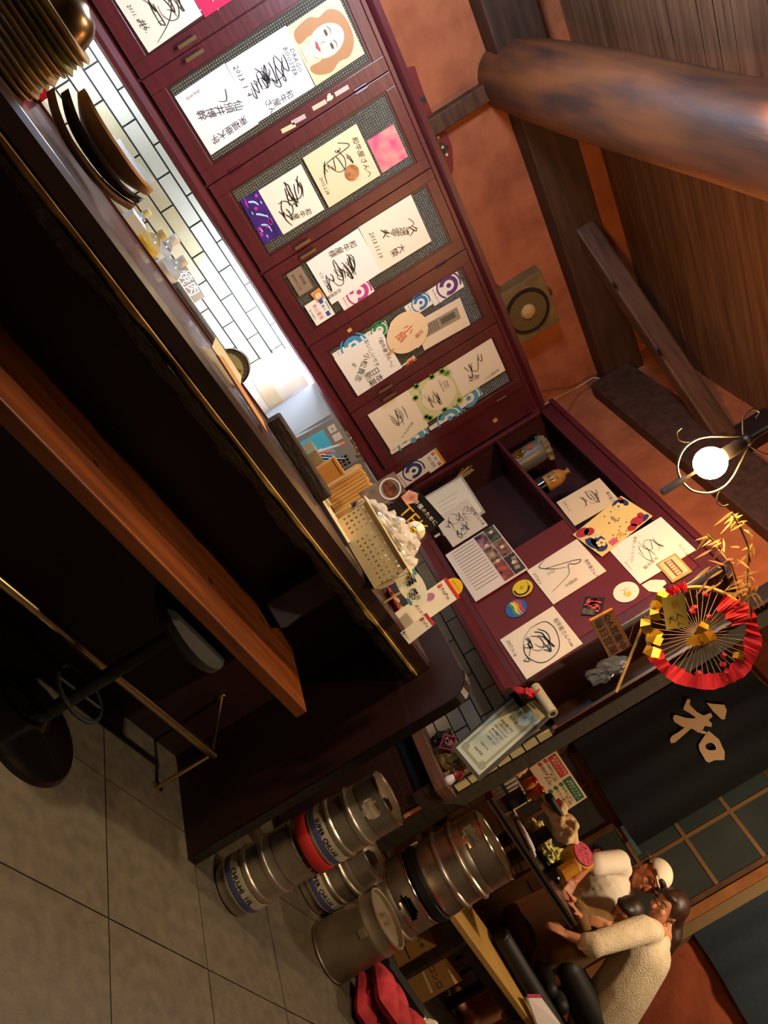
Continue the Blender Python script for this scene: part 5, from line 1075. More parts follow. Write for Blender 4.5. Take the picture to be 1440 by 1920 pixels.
# small ornaments on the plank shelf
dsn = [WX(*q, 3.10) for q in ((793, 1385), (810, 1408), (818, 1395), (802, 1365))]
nz = .866
s = Sheet(V((3.10, 2.245, .90)), V((3.10, 2.145, .90)), V((3.10, 2.245, 1.0)))
dm = thing('diamond_badge', 'dark diamond badge with a red border and red script on the plank shelf', 'badge', (3.10, 2.19, nz)); s.root = dm; s.t = .004
dmd = lambda k: [(.5-.5*k, .5), (.5, .5-.5*k), (.5+.5*k, .5), (.5, .5+.5*k)]
obj('border', s.poly(MB(), dmd(1.0), 0, .003), C('#a8323a'), dm)
obj('field', s.poly(MB(), dmd(.82), .0031, .001), BLACK, dm)
ink(s, lambda m: (s.scrawl(m, 5, .52, .55, .05, .02, 7, .006), s.stroke(m, [(.35, .62), (.3, .5), (.5, .42), (.68, .45)], .006)), C('#e8806a'), 'red_script')
obj('stand', MB().box(3.100, 2.185, nz, 3.106, 2.205, .93), DARKW, dm)
go = thing('golden_lion', 'crumpled gold coloured animal ornament on the plank shelf', 'ornament', (3.14, 2.12, nz))
gm = M('dull_gold', '#a5813c', .45, .3, col2='#6d4f1e', scale=40, bump=.6)
obj('body', MB().blob((3.15, 2.15, nz+.045), .035, .07, .045, seed=15, amp=.3, fr=4), gm, go)
obj('head', MB().blob((3.14, 2.08, nz+.07), .03, .035, .035, seed=17, amp=.35, fr=5), gm, go)
obj('mane', MB().blob((3.16, 2.13, nz+.085), .03, .045, .03, seed=19, amp=.5, fr=5), gm, go)
for dy in (-.06, .0, .04, .07): obj('leg', MB().cyl((3.14, 2.13+dy*.8, nz), (3.145, 2.13+dy*.8, nz+.03), .012), gm, go)
dl = thing('hooded_doll', 'tiny doll in a red hood at the near end of the plank shelf', 'doll', (3.12, 2.04, nz))
obj('body', MB().lathe([(.018, 0), (.022, .01), (.016, .04), (.0, .046)], (3.12, 2.035, nz), 16), C('#d8cfd8', .6), dl, smooth=True)
obj('face', MB().ball((3.117, 2.035, nz+.056), .014), C('#e8c8a8', .6), dl, smooth=True)
obj('hood', MB().lathe([(.020, .045), (.022, .06), (.015, .078), (.0, .084)], (3.125, 2.035, nz), 16), C('#c02a2a', .6), dl, smooth=True)
for sx in (-1, 1): obj('eye', MB().ball((3.104, 2.035+.005*sx, nz+.057), .0018, seg=6, rings=4), BLACK, dl)
tag(obj('dark_figurine', MB().blob((3.16, 2.28, nz+.055), .03, .03, .055, seed=22, amp=.35, fr=4), M('dark_bronze', '#2a2018', .45, .5)), 'dark lumpy figurine at the inner end of the plank shelf', 'figurine')
# ================================================================== lamp
LP = V((2.20, 2.012, 0)); lz = 2.407
lp = thing('iron_lamp', 'wrought iron lamp with a glowing round globe beside the corner cupboard', 'lamp', (LP.x, LP.y, 2.2))
obj('globe', MB().ball(LP+V((0, 0, lz)), .060, seg=32, rings=20), M('lit_globe', '#ffe9c0', .4, emis='#ffc27a', estr=150), lp, smooth=True)
obj('socket', MB().lathe([(.022, .055), (.026, .06), (.026, .12), (.016, .15)], LP+V((0, 0, lz)), 20), IRON, lp, smooth=True)
obj('finial', MB().obox(LP+V((0, 0, 2.25)), (.010, 0, 0), (0, .010, 0), (0, 0, .05)).cyl(LP+V((0, 0, 2.30)), LP+V((0, 0, 2.345)), .006, seg=8), BLACK, lp)
obj('stem', MB().cyl(LP+V((0, 0, 2.555)), LP+V((0, 0, 3.284)), .011, seg=10).lathe([(.04, -.01), (.04, 0)], LP+V((0, 0, 3.284)), 20).ball(LP+V((0, 0, 2.565)), .022), IRON, lp, smooth=True)
side0 = RT
for k in (0, 2):
    a = math.pi*k/2+.0; d = side0*math.cos(a)+V((0, 0, 1)).cross(side0)*math.sin(a)
    prof = [(.012, 2.285), (.055, 2.30), (.092, 2.345), (.102, 2.40), (.088, 2.45), (.055, 2.505), (.02, 2.56)]
    obj('cage_arm', MB().tube(curve3([LP+d*r+V((0, 0, z)) for r, z in prof]), .0045, 8), IRON, lp, smooth=True)
    sw = MB()
    ctr = [(.096, 2.43), (.118, 2.425), (.142, 2.437), (.150, 2.462), (.138, 2.483), (.124, 2.474)]
    ct2 = [(.099, 2.40), (.112, 2.372), (.136, 2.353), (.160, 2.362), (.166, 2.384)]
    sw.tube(curve3([LP+d*r+V((0, 0, z)) for r, z in ct2]), .0032, 7)
    obj('scroll', sw, IRON, lp, smooth=True); sw = MB()
    sw.tube(curve3([LP+d*r+V((0, 0, z)) for r, z in [(.018, 2.56), (.05, 2.575), (.082, 2.60), (.088, 2.64), (.066, 2.655), (.055, 2.635)]]), .0035, 7)
    obj('scroll', sw, IRON, lp, smooth=True)
# ================================================================== festive hoop
dc = WD(1312, 1190, 2.92)
fx = (idir(1, 0)*.95+FW*-.0).normalized()
nx_ = (EYE-dc).normalized(); nx_ = (nx_+RT*-.25+V((0, 0, .18))).normalized(); ux_ = V((0, 0, 1)).cross(nx_).normalized(); uz_ = nx_.cross(ux_)
hoop = lambda a, r, l=0: dc+ux_*(r*math.cos(a))+uz_*(r*math.sin(a))+nx_*l
fd = thing('festive_rake', 'red and gold good-luck hoop on dried bamboo hung beside the lamp', 'ornament', tuple(dc))
obj('hoop', MB().tube([hoop(2*math.pi*k/48, .186) for k in range(48)], .008, 8, True), M('bamboo_hoop', '#c9a45a', .5), fd, smooth=True)
for k in range(44):
    a = 2*math.pi*k/44
    obj('spoke', MB().tube([hoop(a, .02, .0), hoop(a, .183)], .0014, 5), C('#b59a78', .5), fd)
rp = MB()
for (a0, a1, w) in ((-1.85, 1.75, .034), (2.75, 3.35, .016)):
    n = 40; vs = []
    for k in range(n+1):
        a = a0+(a1-a0)*k/n; wob = .006*math.sin(k*.9)+.004*math.sin(k*2.9)
        vs += [hoop(a, .188+.018+wob*.6, .012+wob), hoop(a, .188-w-wob, .016-wob)]
    rp.add(vs, [(2*k, 2*k+1, 2*k+3, 2*k+2) for k in range(n)])
obj('red_cloth', rp, M('bright_red_cloth', '#d3151c', .75), fd)
gp_ = M('gold_paper', '#d9a022', .3, .7)
def scrap(a, r, sz, rot, l, m, nm='gold_scrap'):
    c = hoop(a, r, l); u = ux_*math.cos(rot)+uz_*math.sin(rot); w = nx_.cross(u)
    obj(nm, MB().add([c-u*sz-w*sz*.6, c+u*sz*.2-w*sz*.7+nx_*sz*.4, c+u*sz-w*sz*.3, c+u*sz*.8+w*sz*.8, c-u*sz*.1+w*sz*.6+nx_*sz*.5, c-u*sz+w*sz*.5], [(0, 1, 4, 5), (1, 2, 3, 4)]), m, fd)
r = random.Random(2)
for a, rr, sz in ((3.7, .17, .026), (4.0, .19, .03), (4.3, .16, .028), (4.55, .185, .03), (3.3, .19, .026), (0.4, .03, .03), (-1.2, .04, .026), (2.0, .02, .026), (.4, .15, .02), (4.15, .15, .02), (3.5, .185, .022), (-.6, .02, .022)): scrap(a, rr, sz, r.random()*6, .02, gp_)
rp2 = MB(); vs = []
for k in range(13):
    a = 1.25+.75*k/12; w_ = .008*math.sin(k*1.1); vs += [hoop(a, .182, .014+w_), hoop(a, .112+w_, .018-w_)]
rp2.add(vs, [(2*k, 2*k+1, 2*k+3, 2*k+2) for k in range(12)]); obj('red_cloth', rp2, M('bright_red_cloth', '#d3151c'), fd)
for k in range(9): scrap(r.random()*6.28, .06+.11*r.random(), .012, r.random()*6, .012, C('#d82c34', .5), 'red_berry')
c = hoop(2.2, .115, .03)
tq = [WD(1237, 1180, 2.86), WD(1272, 1172, 2.86), WD(1252, 1122, 2.86), WD(1303, 1117, 2.86)]
tsh = Sheet(*tq); obj('gold_slip', tsh.slab(MB(), .001), M('gold_slip_paper', '#e2b93c', .4), fd)
tm = MB(); tsh.text(tm, '大入', .45, .35, .028, 20, .002, shear=.1); tsh.text(tm, '入', .6, .15, .02, 20, .002); obj('slip_lettering', tm, INK, fd, fixn=False)
tm = MB(); tsh.text(tm, '祝', .55, .75, .03, 10, .002); obj('slip_emblem', tm, C('#e07818'), fd, fixn=False)
bam = M('dried_bamboo', '#b9944f', .6, col2='#9a7838', scale=20)
b0 = WD(1155, 1298, 2.95)
stk = [b0, hoop(3.6, .19, -.02), hoop(1.0, .2, -.03), WD(1395, 1010, 2.9), WD(1378, 965, 2.88)]
obj('stalk', MB().tube([b0, hoop(3.75, .20, -.01)], .006, 8), bam, fd, smooth=True)
obj('stalk', MB().tube([hoop(.9, .18, -.01), WD(1400, 1085, 2.9), WD(1405, 1030, 2.88), WD(1388, 990, 2.86), WD(1372, 962, 2.86)], .004, 7), bam, fd, smooth=True)
obj('stalk', MB().tube([WD(1390, 1120, 2.9), WD(1372, 1060, 2.88), WD(1345, 1020, 2.86), WD(1325, 1002, 2.86)], .003, 7), bam, fd, smooth=True)
def leaf(p, d, L, w):
    d = d.normalized(); sd = d.cross(nx_+UP*.3*random.random()).normalized()*w; dr = V((0, 0, -L*.25))
    obj('dry_leaf', MB().add([p, p+d*L*.3+sd+dr*.1, p+d*L*.3-sd+dr*.1, p+d*L*.7+sd*.7+dr*.5, p+d*L*.7-sd*.7+dr*.5, p+d*L+dr], [(0, 1, 2), (1, 3, 4, 2), (3, 5, 4)]), bam, fd)
random.seed(12)
for k in range(85):
    x, y = random.choice(((1375, 965), (1390, 990), (1402, 1030), (1345, 1020), (1325, 1005), (1372, 1060), (1400, 1085), (1410, 1090), (1395, 1110), (1415, 1100), (1385, 1095), (1405, 1120), (1345, 1075), (1330, 1085)))
    p = WD(x+random.uniform(-14, 14), y+random.uniform(-14, 14), 2.88+random.uniform(-.05, .05))
    leaf(p, idir(random.uniform(-1, .6), random.uniform(-.3, 1), random.uniform(-.3, .5)), random.uniform(.03, .075), random.uniform(.003, .0055))
# ================================================================== kegs and pot on the floor
def keg(name, label, x, y, z, R, Hh, band=None, words=None, face=None, cap=None, hole=(0,), wcol='#2c3a72', group='steel kegs'):
    t = thing(name, label, 'keg', (x, y, z), 0, group)
    k = R/.118; h = Hh
    prof = [(R*.80, 0), (R*.88, .004), (R*.90, h*.05), (R*.86, h*.10), (R*.93, h*.15), (R*.96, h*.18), (R*.96, h*.345), (R*.985, h*.355), (R*1.015, h*.368), (R*1.02, h*.38), (R*1.015, h*.392), (R*.985, h*.405), (R*.96, h*.415), (R*.96, h*.575), (R*.985, h*.585), (R*1.015, h*.598), (R*1.02, h*.61), (R*1.015, h*.622), (R*.985, h*.635), (R*.96, h*.645), (R*.95, h*.72), (R*.86, h*.785), (R*.5, h*.82), (.0, h*.825)]
    obj('body', MB().lathe(prof, (x, y, z), 56), STEEL, t, smooth=True)
    n, m = 84, 10; z0, z1 = h*.745, h*.985
    if face is None: face = math.atan2(-y, -x)
    def cell(i, j):
        a = 2*math.pi*(i+.5)/n
        for ha in hole:
            dd = (a-(face+ha)+math.pi) % (2*math.pi)-math.pi
            if (dd/.36)**2+(((j+.5)/m-.38)/.34)**2 < 1: return True
        return False
    vs = [(x+R*.95*math.cos(2*math.pi*i/n), y+R*.95*math.sin(2*math.pi*i/n), z+z0+(z1-z0)*j/m) for j in range(m+1) for i in range(n)]
    inn = [(x+R*.925*math.cos(2*math.pi*i/n), y+R*.925*math.sin(2*math.pi*i/n), z+z0+(z1-z0)*j/m) for j in range(m+1) for i in range(n)]
    N = len(vs); fs = []
    for j in range(m):
        for i in range(n):
            if cell(i, j): continue
            q = (j*n+i, j*n+(i+1) % n, (j+1)*n+(i+1) % n, (j+1)*n+i); fs += [q, tuple(p+N for p in reversed(q))]
            for di, dj, a, b in ((-1, 0, 3, 0), (1, 0, 1, 2), (0, -1, 0, 1), (0, 1, 2, 3)):
                jj = j+dj
                if jj < 0 or jj >= m or cell((i+di) % n, jj): fs.append((q[b], q[a], q[a]+N, q[b]+N))
    obj('collar', MB().add(vs+inn, fs), STEEL, t, smooth=True)
    obj('rim', MB().tube([(x+R*.94*math.cos(2*math.pi*i/56), y+R*.94*math.sin(2*math.pi*i/56), z+h*.985) for i in range(56)], R*.035, 8, True), CHROME, t, smooth=True)
    obj('valve', MB().lathe([(.03*k, h*.82), (.03*k, h*.87), (.024*k, h*.88), (.0, h*.88)], (x, y, z), 20), CHROME, t, smooth=True)
    if band: obj('colour_band', MB().lathe([(R*.97, h*band[0]), (R*.985, h*band[0]+.003), (R*.985, h*band[1]-.003), (R*.97, h*band[1])], (x, y, z), 56), C(band[2], .5), t, smooth=True)
    if words:
        zz0, zz1 = h*words[1], h*words[2]
        lb = obj('label_band', MB().lathe([(R*.972, zz0), (R*.985, zz0+.001), (R*.985, zz1-.001), (R*.972, zz1)], (x, y, z), 56), C('#b3aa94', .45), t, smooth=True)
        obj('blue_stripe', MB().lathe([(R*.986, zz0+(zz1-zz0)*.06), (R*.988, zz0+(zz1-zz0)*.10), (R*.988, zz0+(zz1-zz0)*.42), (R*.986, zz0+(zz1-zz0)*.44)], (x, y, z), 56), C('#44466e', .5), lb, smooth=True)
        vs, fs = glyphs(words[0]); xs = [v[0] for v in vs]; c = (min(xs)+max(xs))/2; rr = R*.992+.0005; ks = min((zz1-zz0)*.55, 1.40*R/(max(xs)-min(xs)))
        lt = MB()
        for da, db in ((0, 0), (.0016, 0), (.0008, .0012)): lt.add([(x+rr*math.cos(face+words[3]+((a-c)*ks+da)/rr), y+rr*math.sin(face+words[3]+((a-c)*ks+da)/rr), z+zz0+(zz1-zz0)*.48+b*ks*.95+db) for a, b in vs], fs)
        obj('lettering', lt, C('#14151f', .5), lb, fixn=False)
    if cap: obj('tap_sticker', MB().lathe([(.0, h*.8265), (.028*k, h*.8265), (.028*k, h*.8285), (0, h*.8285)], (x+R*.45, y-R*.15, z), 18), C(cap, .5), t)
    return t
kx, ky = 2.60, 1.775
keg('beer_keg', 'small steel keg with a numbered label at the bottom of the left pair', kx, ky, .001, .118, .345, words=('CHU-HI  10L', .14, .33, .1), hole=(2.5,))
keg('beer_keg', 'small steel keg with a red band and cut-out grip on top of the left pair', kx+.03, ky+.012, .348, .118, .372, band=(.01, .14, '#b3261f'), words=('SUPER CHU-HI', .175, .345, .08), hole=(.05, 2.9))
keg('beer_keg', 'lone small steel keg with a blue sticker in its top, behind the pot', 3.375, 2.085, .001, .145, .355, words=('SUPER CHU-HI', .14, .33, .2), cap='#33409a', hole=(2.9,))
px_, py_ = 3.40, 1.775
pt = thing('stock_pot', 'plain tall steel cylinder with a recessed lid in front of the kegs', 'pot', (px_, py_, 0))
obj('body', MB().lathe([(.128, 0), (.134, .006), (.136, .02), (.136, .235), (.140, .243), (.140, .255), (.136, .262), (.136, .305), (.141, .313), (.139, .320), (.130, .318), (.128, .30), (.0, .296)], (px_, py_, .001), 56), STEELD, pt, smooth=True)
obj('bottom_ring', MB().tube([(px_+.134*math.cos(2*math.pi*k/56), py_+.134*math.sin(2*math.pi*k/56), .008) for k in range(56)], .0055, 8, True), STEEL, pt, smooth=True)
obj('lid_boss', MB().lathe([(.03, .2965), (.03, .315), (.0, .318)], (px_, py_, .001), 20), STEEL, pt, smooth=True)
fa = math.atan2(-py_, -px_)
obj('clasp', MB().obox((px_+.139*math.cos(fa), py_+.139*math.sin(fa), .225), (.004*math.cos(fa), .004*math.sin(fa), 0), (-.02*math.sin(fa), .02*math.cos(fa), 0), (0, 0, .014)), STEEL, pt)
obj('lid_hole', MB().lathe([(.0, .2968), (.008, .2968), (.008, .2978), (0, .2978)], (px_-.06, py_-.02, .001), 12), BLACK, pt)
rx_k, ry_k = 3.755, 2.018
keg('beer_keg', 'wide steel keg with a dark grip hole at the bottom of the right pair', rx_k, ry_k, .001, .195, .425, hole=(.35,))
keg('beer_keg', 'wide steel keg with a black rubber ring on top of the right pair', rx_k+.012, ry_k, .428, .195, .425, band=(.015, .12, '#0d0d0e'), words=None, hole=(-.45,))
nt_ = tag(obj('yellow_note', MB().obox(WX(778, 1587, 3.66)+V((.010, -.018, 0)), V((.019, -.033, 0)), V((.0006, .0004, 0)), V((0, 0, .022))), C('#b9b06a', .7)), 'small yellowed note taped to the side of the right pair of kegs', 'note')
# ================================================================== cushions, carton, bench
CUS = M('red_cushion', '#b8303c', .85, col2='#9c2430', scale=10, bump=.3)
cq = WZ(740, 1862, .12)
def cushion(name, label, c, w, d, h, ang, mat, tilt=0):
    t = thing(name, label, 'cushion', tuple(c), ang, 'folded red cushions'); t.rotation_euler = (tilt, 0, ang)
    WM[t.name] = Matrix.Translation(V(c)) @ Matrix.Rotation(ang, 4, 'Z') @ Matrix.Rotation(tilt, 4, 'X')
    n, m = 26, 22; mb = MB(); top, bot = [], []
    for j in range(m+1):
        for i in range(n+1):
            u, v = -1+2*i/n, -1+2*j/m; e = (max(0, 1-abs(u)**3.0)*max(0, 1-abs(v)**3.0))**.45
            q = (.42*math.exp(-(u/.10)**2)+.42*math.exp(-(v/.12)**2))*e
            top.append((u*w/2, v*d/2, h/2*(e-q)+.004*noise.noise(V((u*4, v*4, c[0]*9))))); bot.append((u*w/2, v*d/2, -h/2*(e-q)))
    W_ = n+1; N = len(top)
    f = [(j*W_+i, j*W_+i+1, (j+1)*W_+i+1, (j+1)*W_+i) for j in range(m) for i in range(n)]
    mb.add(top, f).add(bot, [tuple(reversed(q)) for q in f])
    o = obj('cover', mb, mat, t, local=True, smooth=True)
    obj('seam', MB().tube([(x, y, 0) for x, y in rrect(0, 0, w*.985, d*.985, .02, 0)], .0035, 6, True), mat, t, local=True, smooth=True)
    return t
cc3 = V((3.62, 1.56, .0))
ang = .35
for i, (dx, dy, zz, lab) in enumerate(((0, 0, .052, 'lowest red cushion of the pile on the floor by the kegs, kegs side'), (.0, .0, .150, 'upper red cushion of the pile on the floor, kegs side'), (.25, -.14, .052, 'lowest red cushion of the pile, nearer the white cloth'), (.25, -.14, .150, 'upper red cushion of the pile, nearer the white cloth'))):
    cushion('folded_cushion', lab, cc3+V((dx, dy, zz)), .25, .24, .098, -.5, CUS, .06*(-1)**i)
tag(obj('dark_crate', MB().obox(cc3+V((.24, .12, .08)), (.14, -.08, 0), (.02, .035, 0), (0, 0, .08)), BLACK), 'low black crate behind the red cushions', 'crate')
wc = WZ(800, 1905, .12)
tag(obj('white_cloth', MB().blob(cc3+V((.46, -.02, .075)), .11, .10, .08, seed=31, amp=.45, fr=3.5, seg=40, rings=26), M('white_cotton', '#dcd4c4', .9, bump=.3, scale=20)), 'crumpled white cloth beside the red cushions', 'cloth')
bxq = WZ(830, 1800, .2)
kb = thing('carton', 'brown cardboard carton lettered for a barbecue stove behind the cushions', 'box', (4.42, 2.02, 0), -1.19)
KR = M('kraft_card', '#a97a3e', .8, col2='#9a6c34', scale=4)
obj('box', MB().box(-.2, -.11, 0, .2, .11, .24), KR, kb, local=True)
obj('flap', MB().box(-.2, -.11, .2405, .2, -.004, .244).box(-.2, .004, .2405, .2, .11, .244), KR, kb, local=True)
Mk = WM[kb.name]
s = Sheet(Mk @ V((-.2, -.111, 0)), Mk @ V((.2, -.111, 0)), Mk @ V((-.2, -.111, .24))); s.root = kb
ink(s, lambda m: (s.text(m, 'バーベキューコンロ', .5, .70, .05, 0, .0008, width=.36), s.text(m, '大 一台', .35, .32, .075, 0, .0008)), INK, 'lettering')
ink(s, lambda m: s.rect(m, .55, .44, .95, .50, .0005), C('#c9b48a'), 'tape_strip')
# bench
BZ = .45
b1, b2, b3 = WZ(857, 1723, BZ), WZ(1003, 1925, BZ), WZ(897, 1697, BZ)
bd = (b2-b1); bd.z = 0; bd.normalize(); bn = V((-bd.y, bd.x, 0)); bn = bn if bn.dot(b3-b1) > 0 else -bn
bw_ = (b3-b1).dot(bn)*.72
be = thing('bench', 'pale wooden bench beside the kegs with a dark roll along it', 'bench', tuple((b1+bd*.5).xy.to_3d()), 0)
o_ = b1-bd*.1
obj('seat', MB().prism([o_, o_+bd*1.0, o_+bd*1.0+bn*bw_, o_+bn*bw_], (0, 0, -.035)), M('pale_bench', '#c09a52', .5, col2='#b08a45', scale=4), be, rnd=.004)
for a, b in ((.25, .05), (.92, .05), (.25, .9), (.92, .9)):
    p = o_+bd*a+bn*bw_*b; obj('leg', MB().box(p.x-.025, p.y-.025, 0, p.x+.025, p.y+.025, BZ-.036), DARKW, be)
obj('apron', MB().prism([o_+bd*.1+bn*.02-V((0, 0, .036)), o_+bd*1.0+bn*.02-V((0, 0, .036)), o_+bd*1.0+bn*.04-V((0, 0, .036)), o_+bd*.1+bn*.04-V((0, 0, .036))], (0, 0, -.06)), DARKW, be)
r1, r2 = WZ(937, 1752, BZ+.06), WZ(1040, 1925, BZ+.06)
rl_ = thing('bolster', 'long black padded roll lying on the pale bench', 'bolster', tuple(r1))
rd = (r2-r1).normalized()
obj('roll', MB().tube([r1, r1+rd*.01, r1+rd*.5, r1+rd*.85], [.045, .055, .058, .055], 20), M('black_padding', '#17171a', .6), rl_, smooth=True)
obj('end_seam', MB().tube([r1+rd*.015+bn*.056*math.cos(a)+V((0, 0, .056*math.sin(a))) for a in [2*math.pi*k/24 for k in range(24)]], .004, 6, True), BLACK, rl_)
mg = thing('magazine', 'white magazine with a pink edge lying past the black roll', 'magazine', tuple(WD(1010, 1890, 4.3)))
m1, m2, m3, m4 = WD(985, 1870, 4.35), WD(1005, 1925, 4.3), WD(1050, 1925, 4.35), WD(1010, 1870, 4.45)
obj('pages', MB().prism([m1, m2, m3, m4], (0, 0, .012)), C('#d8d2d4', .6), mg)
obj('cover_edge', MB().bar(m1+V((0, 0, .014)), m4+V((0, 0, .014)), .02, .003), C('#a83a5a'), mg)
# ================================================================== the far table
TZ = .95
TA, TB = WZ(923, 1493, TZ), WZ(1070, 1717, TZ)
e1 = (TB-TA); TL_ = e1.length; e1.normalize(); e2 = V((-e1.y, e1.x, 0)); e2 = e2 if e2.dot(FW) > 0 else -e2
tb_ = thing('dining_table', 'dark dining table with a bright metal rim under the family\'s dishes', 'table', tuple((TA+e1*.5+e2*.3).xy.to_3d()))
oA = TA+e1*.02; L_t = TL_+.05; D_t = .88
def tslab(a0, a1, b0, b1, z0, z1): return MB().prism([oA+e1*a0+e2*b0+V((0, 0, z0-TZ)), oA+e1*a1+e2*b0+V((0, 0, z0-TZ)), oA+e1*a1+e2*b1+V((0, 0, z0-TZ)), oA+e1*a0+e2*b1+V((0, 0, z0-TZ))], (0, 0, z1-z0))
obj('top', tslab(0, L_t, .012, D_t, TZ-.04, TZ), M('dark_table', '#2b150d', .3, col2='#3a1d10', scale=4), tb_)
obj('metal_rim', tslab(-.004, L_t+.004, 0, .0118, TZ-.012, TZ+.003), CHROME, tb_)
obj('metal_rim', tslab(-.004, L_t+.004, 0.002, .0118, TZ-.04, TZ-.028), CHROME, tb_)
for a, b in ((.08, .35), (L_t-.25, .40), (.08, D_t-.1), (L_t-.1, D_t-.1)):
    p = oA+e1*a+e2*b; obj('leg', MB().box(p.x-.03, p.y-.03, 0, p.x+.03, p.y+.03, TZ-.041), DARKW, tb_)
def T(x, y, dz=0): p = WZ(x, y, TZ); p.z += dz; return p
LET = M('lettuce', '#c9c86a', .5, col2='#e3dc98', scale=30)
for i, (q, lab, ob) in enumerate((((996, 1580), 'black oval plate of shredded cabbage nearer the menu board', 0), ((1026, 1626), 'black oval plate of shredded cabbage nearer the man\'s hand', 1))):
    p = T(*q, .001); t = thing('oval_plate', lab, 'plate', tuple(p))
    ang = math.atan2(e1.y, e1.x)
    mb = MB().lathe([(.5, 0), (.8, .004), (1.0, .018), (.98, .021), (.78, .008), (.0, .006)], (0, 0, 0), 30)
    mb.v = [p+e1*(v.x*.15)+e2*(v.y*.085)+V((0, 0, v.z)) for v in mb.v]
    obj('dish', mb, M('black_dish', '#121012', .25), t, smooth=True)
    o = tag(obj('cabbage', MB().blob(p+e2*.02+V((0, 0, .058)), .10, .06, .052, seed=40+i, amp=.55, fr=6, axes=(e1, e2, V((0, 0, 1))), seg=40, rings=24), LET), ('heap of pale cabbage on the black plate nearer the menu board', 'heap of pale cabbage on the black plate nearer the man')[i], 'salad'); o['kind'] = 'stuff'
for i, (qa, qb, lab) in enumerate((((968, 1546), (998, 1607), 'folded white hand towel at the table edge, nearer the post'), ((1022, 1622), (1042, 1652), 'folded white hand towel at the table edge, nearer the child'))):
    a, b = T(*qa), T(*qb); m_ = (a+b)/2; d = (b-a); L = d.length; d.normalize(); sdv = V((-d.y, d.x, 0))
    tag(obj('hand_towel', MB().blob(m_+V((0, 0, .018))+e2*.01, L/2, .03, .016, seed=50+i, amp=.25, fr=3, axes=(d, sdv, V((0, 0, 1)))), M('towel_white', '#e9ecf0', .9), None, smooth=True), lab, 'towel', 'hand towels')
for i, (q, lab) in enumerate((((986, 1552), 'low clear dish at the dim end of the far table'), ((1000, 1556), 'clear tumbler of a dark drink on the far table'))):
    p = T(*q, .001); t = thing('tumbler', lab, 'glass', tuple(p))
    h_, r_ = ((.05, .045), (.09, .034))[i]
    obj('wall', MB().lathe([(r_*.8, 0), (r_, h_), (r_*.93, h_), (r_*.72, .005), (.0, .004)], p, 24), M('thin_glass', '#ffffff', .05, trans=1.0), t, smooth=True)
    obj('drink', MB().lathe([(r_*.70, .006), (r_*.84, h_*.7), (.0, h_*.7)], p, 20), C('#5a3a1c', .2), t, smooth=True)
for i, (q, lab) in enumerate((((998, 1466), 'red and orange tomato-like shaker nearer the post'), ((1010, 1483), 'red and orange tomato-like shaker nearer the bird plush'))):
    p = T(*q, .002)+e2*.25; t = thing('shaker', lab, 'shaker', tuple(p), 0, 'shakers on the far table')
    p = WD(q[0], q[1], 4.38)
    obj('body', MB().lathe([(.026, -.06), (.032, -.04), (.030, -.005), (.024, .01)], p, 20), M('orange_glaze', '#c9763a', .3), t, smooth=True)
    obj('cap', MB().ball(p+V((0, 0, .012)), .026, .026, .022), M('tomato_red', '#b62a14', .3), t, smooth=True)
# menu board standing at the back of the table
s = card('menu_sign', 'cream menu card with a red and a green heading at the back of the table', 'sign', [(992, 1440), (1052, 1530), (1042, 1407), (1099, 1492)], lambda q: WD(q[0], q[1], 4.55), C('#ecd6ae', .6), None, .004)
ink(s, lambda m: s.rect(m, .04, .66, .46, .94, .005), C('#cf3a34'), 'red_heading')
ink(s, lambda m: s.rect(m, .52, .66, .97, .94, .005), C('#1f6a48'), 'green_heading')
ink(s, lambda m: (s.text(m, '本日おすすめ\n肉メニュー', .25, .80, .032, 0, .0065, width=s.w*.38), s.text(m, '店長おすすめ\nサイドメニュー', .745, .80, .032, 0, .0065, width=s.w*.40)), C('#f4e8cc'), 'heading_lettering')
ink(s, lambda m: [s.disc(m, .06, .56-.2*k, .012, .005) for k in range(2)], C('#d0453c'), 'red_dot')
ink(s, lambda m: [s.disc(m, .56, .56-.2*k, .012, .005) for k in range(3)], C('#2f7a54'), 'green_dot')
for t, u, v in (('特選和牛カルビ', .29, .56), ('¥1,280', .38, .47), ('厚切牛タン', .27, .36), ('¥1,280', .38, .27), ('和牛にぎり', .77, .56), ('¥1,280', .87, .47), ('牛すじ煮込み', .78, .36), ('¥780', .87, .27)): ink(s, lambda m: s.text(m, t, u, v, .020, 0, .006, width=s.w*.34), C('#4a3a2c'), 'price_lettering')
pf = s.p(.5, .5, -.012); obj('stand', MB().box(pf.x-.01, pf.y-.01, TZ+.001, pf.x+.01, pf.y+.01, pf.z).box(pf.x-.05, pf.y-.05, TZ+.001, pf.x+.05, pf.y+.05, TZ+.008), C('#c8b48a'), s.root)
# plush on a black plate
PLU = M('cream_plush', '#dcbc8c', .95, bump=.4, scale=60)
pp = WD(1045, 1560, 4.400); pw = thing('plush_bird', 'cream plush toy with a black back flopped over a black plate', 'toy', tuple(pp))
fuse('body', MB().blob(WD(1060, 1552, 4.36), .075, .07, .07, seed=61, amp=.5, fr=4).blob(WD(1046, 1528, 4.38), .06, .05, .05, seed=63, amp=.5, fr=4).ball(WD(1062, 1545, 4.400), .06).ball(WD(1050, 1515, 4.400), .045).capsule(WD(1066, 1555, 4.400), WD(1074, 1580, 4.380), .05, .035).capsule(WD(1040, 1530, 4.360), WD(1062, 1575, 4.320), .022, .028).capsule(WD(1020, 1510, 4.360), WD(1042, 1535, 4.360), .02, .03), PLU, pw, .009, 3)
fuse('black_back', MB().capsule(WD(1032, 1498, 4.340), WD(1052, 1528, 4.335), .025, .018).ball(WD(1030, 1496, 4.350), .028), BLACK, pw, .009, 3)
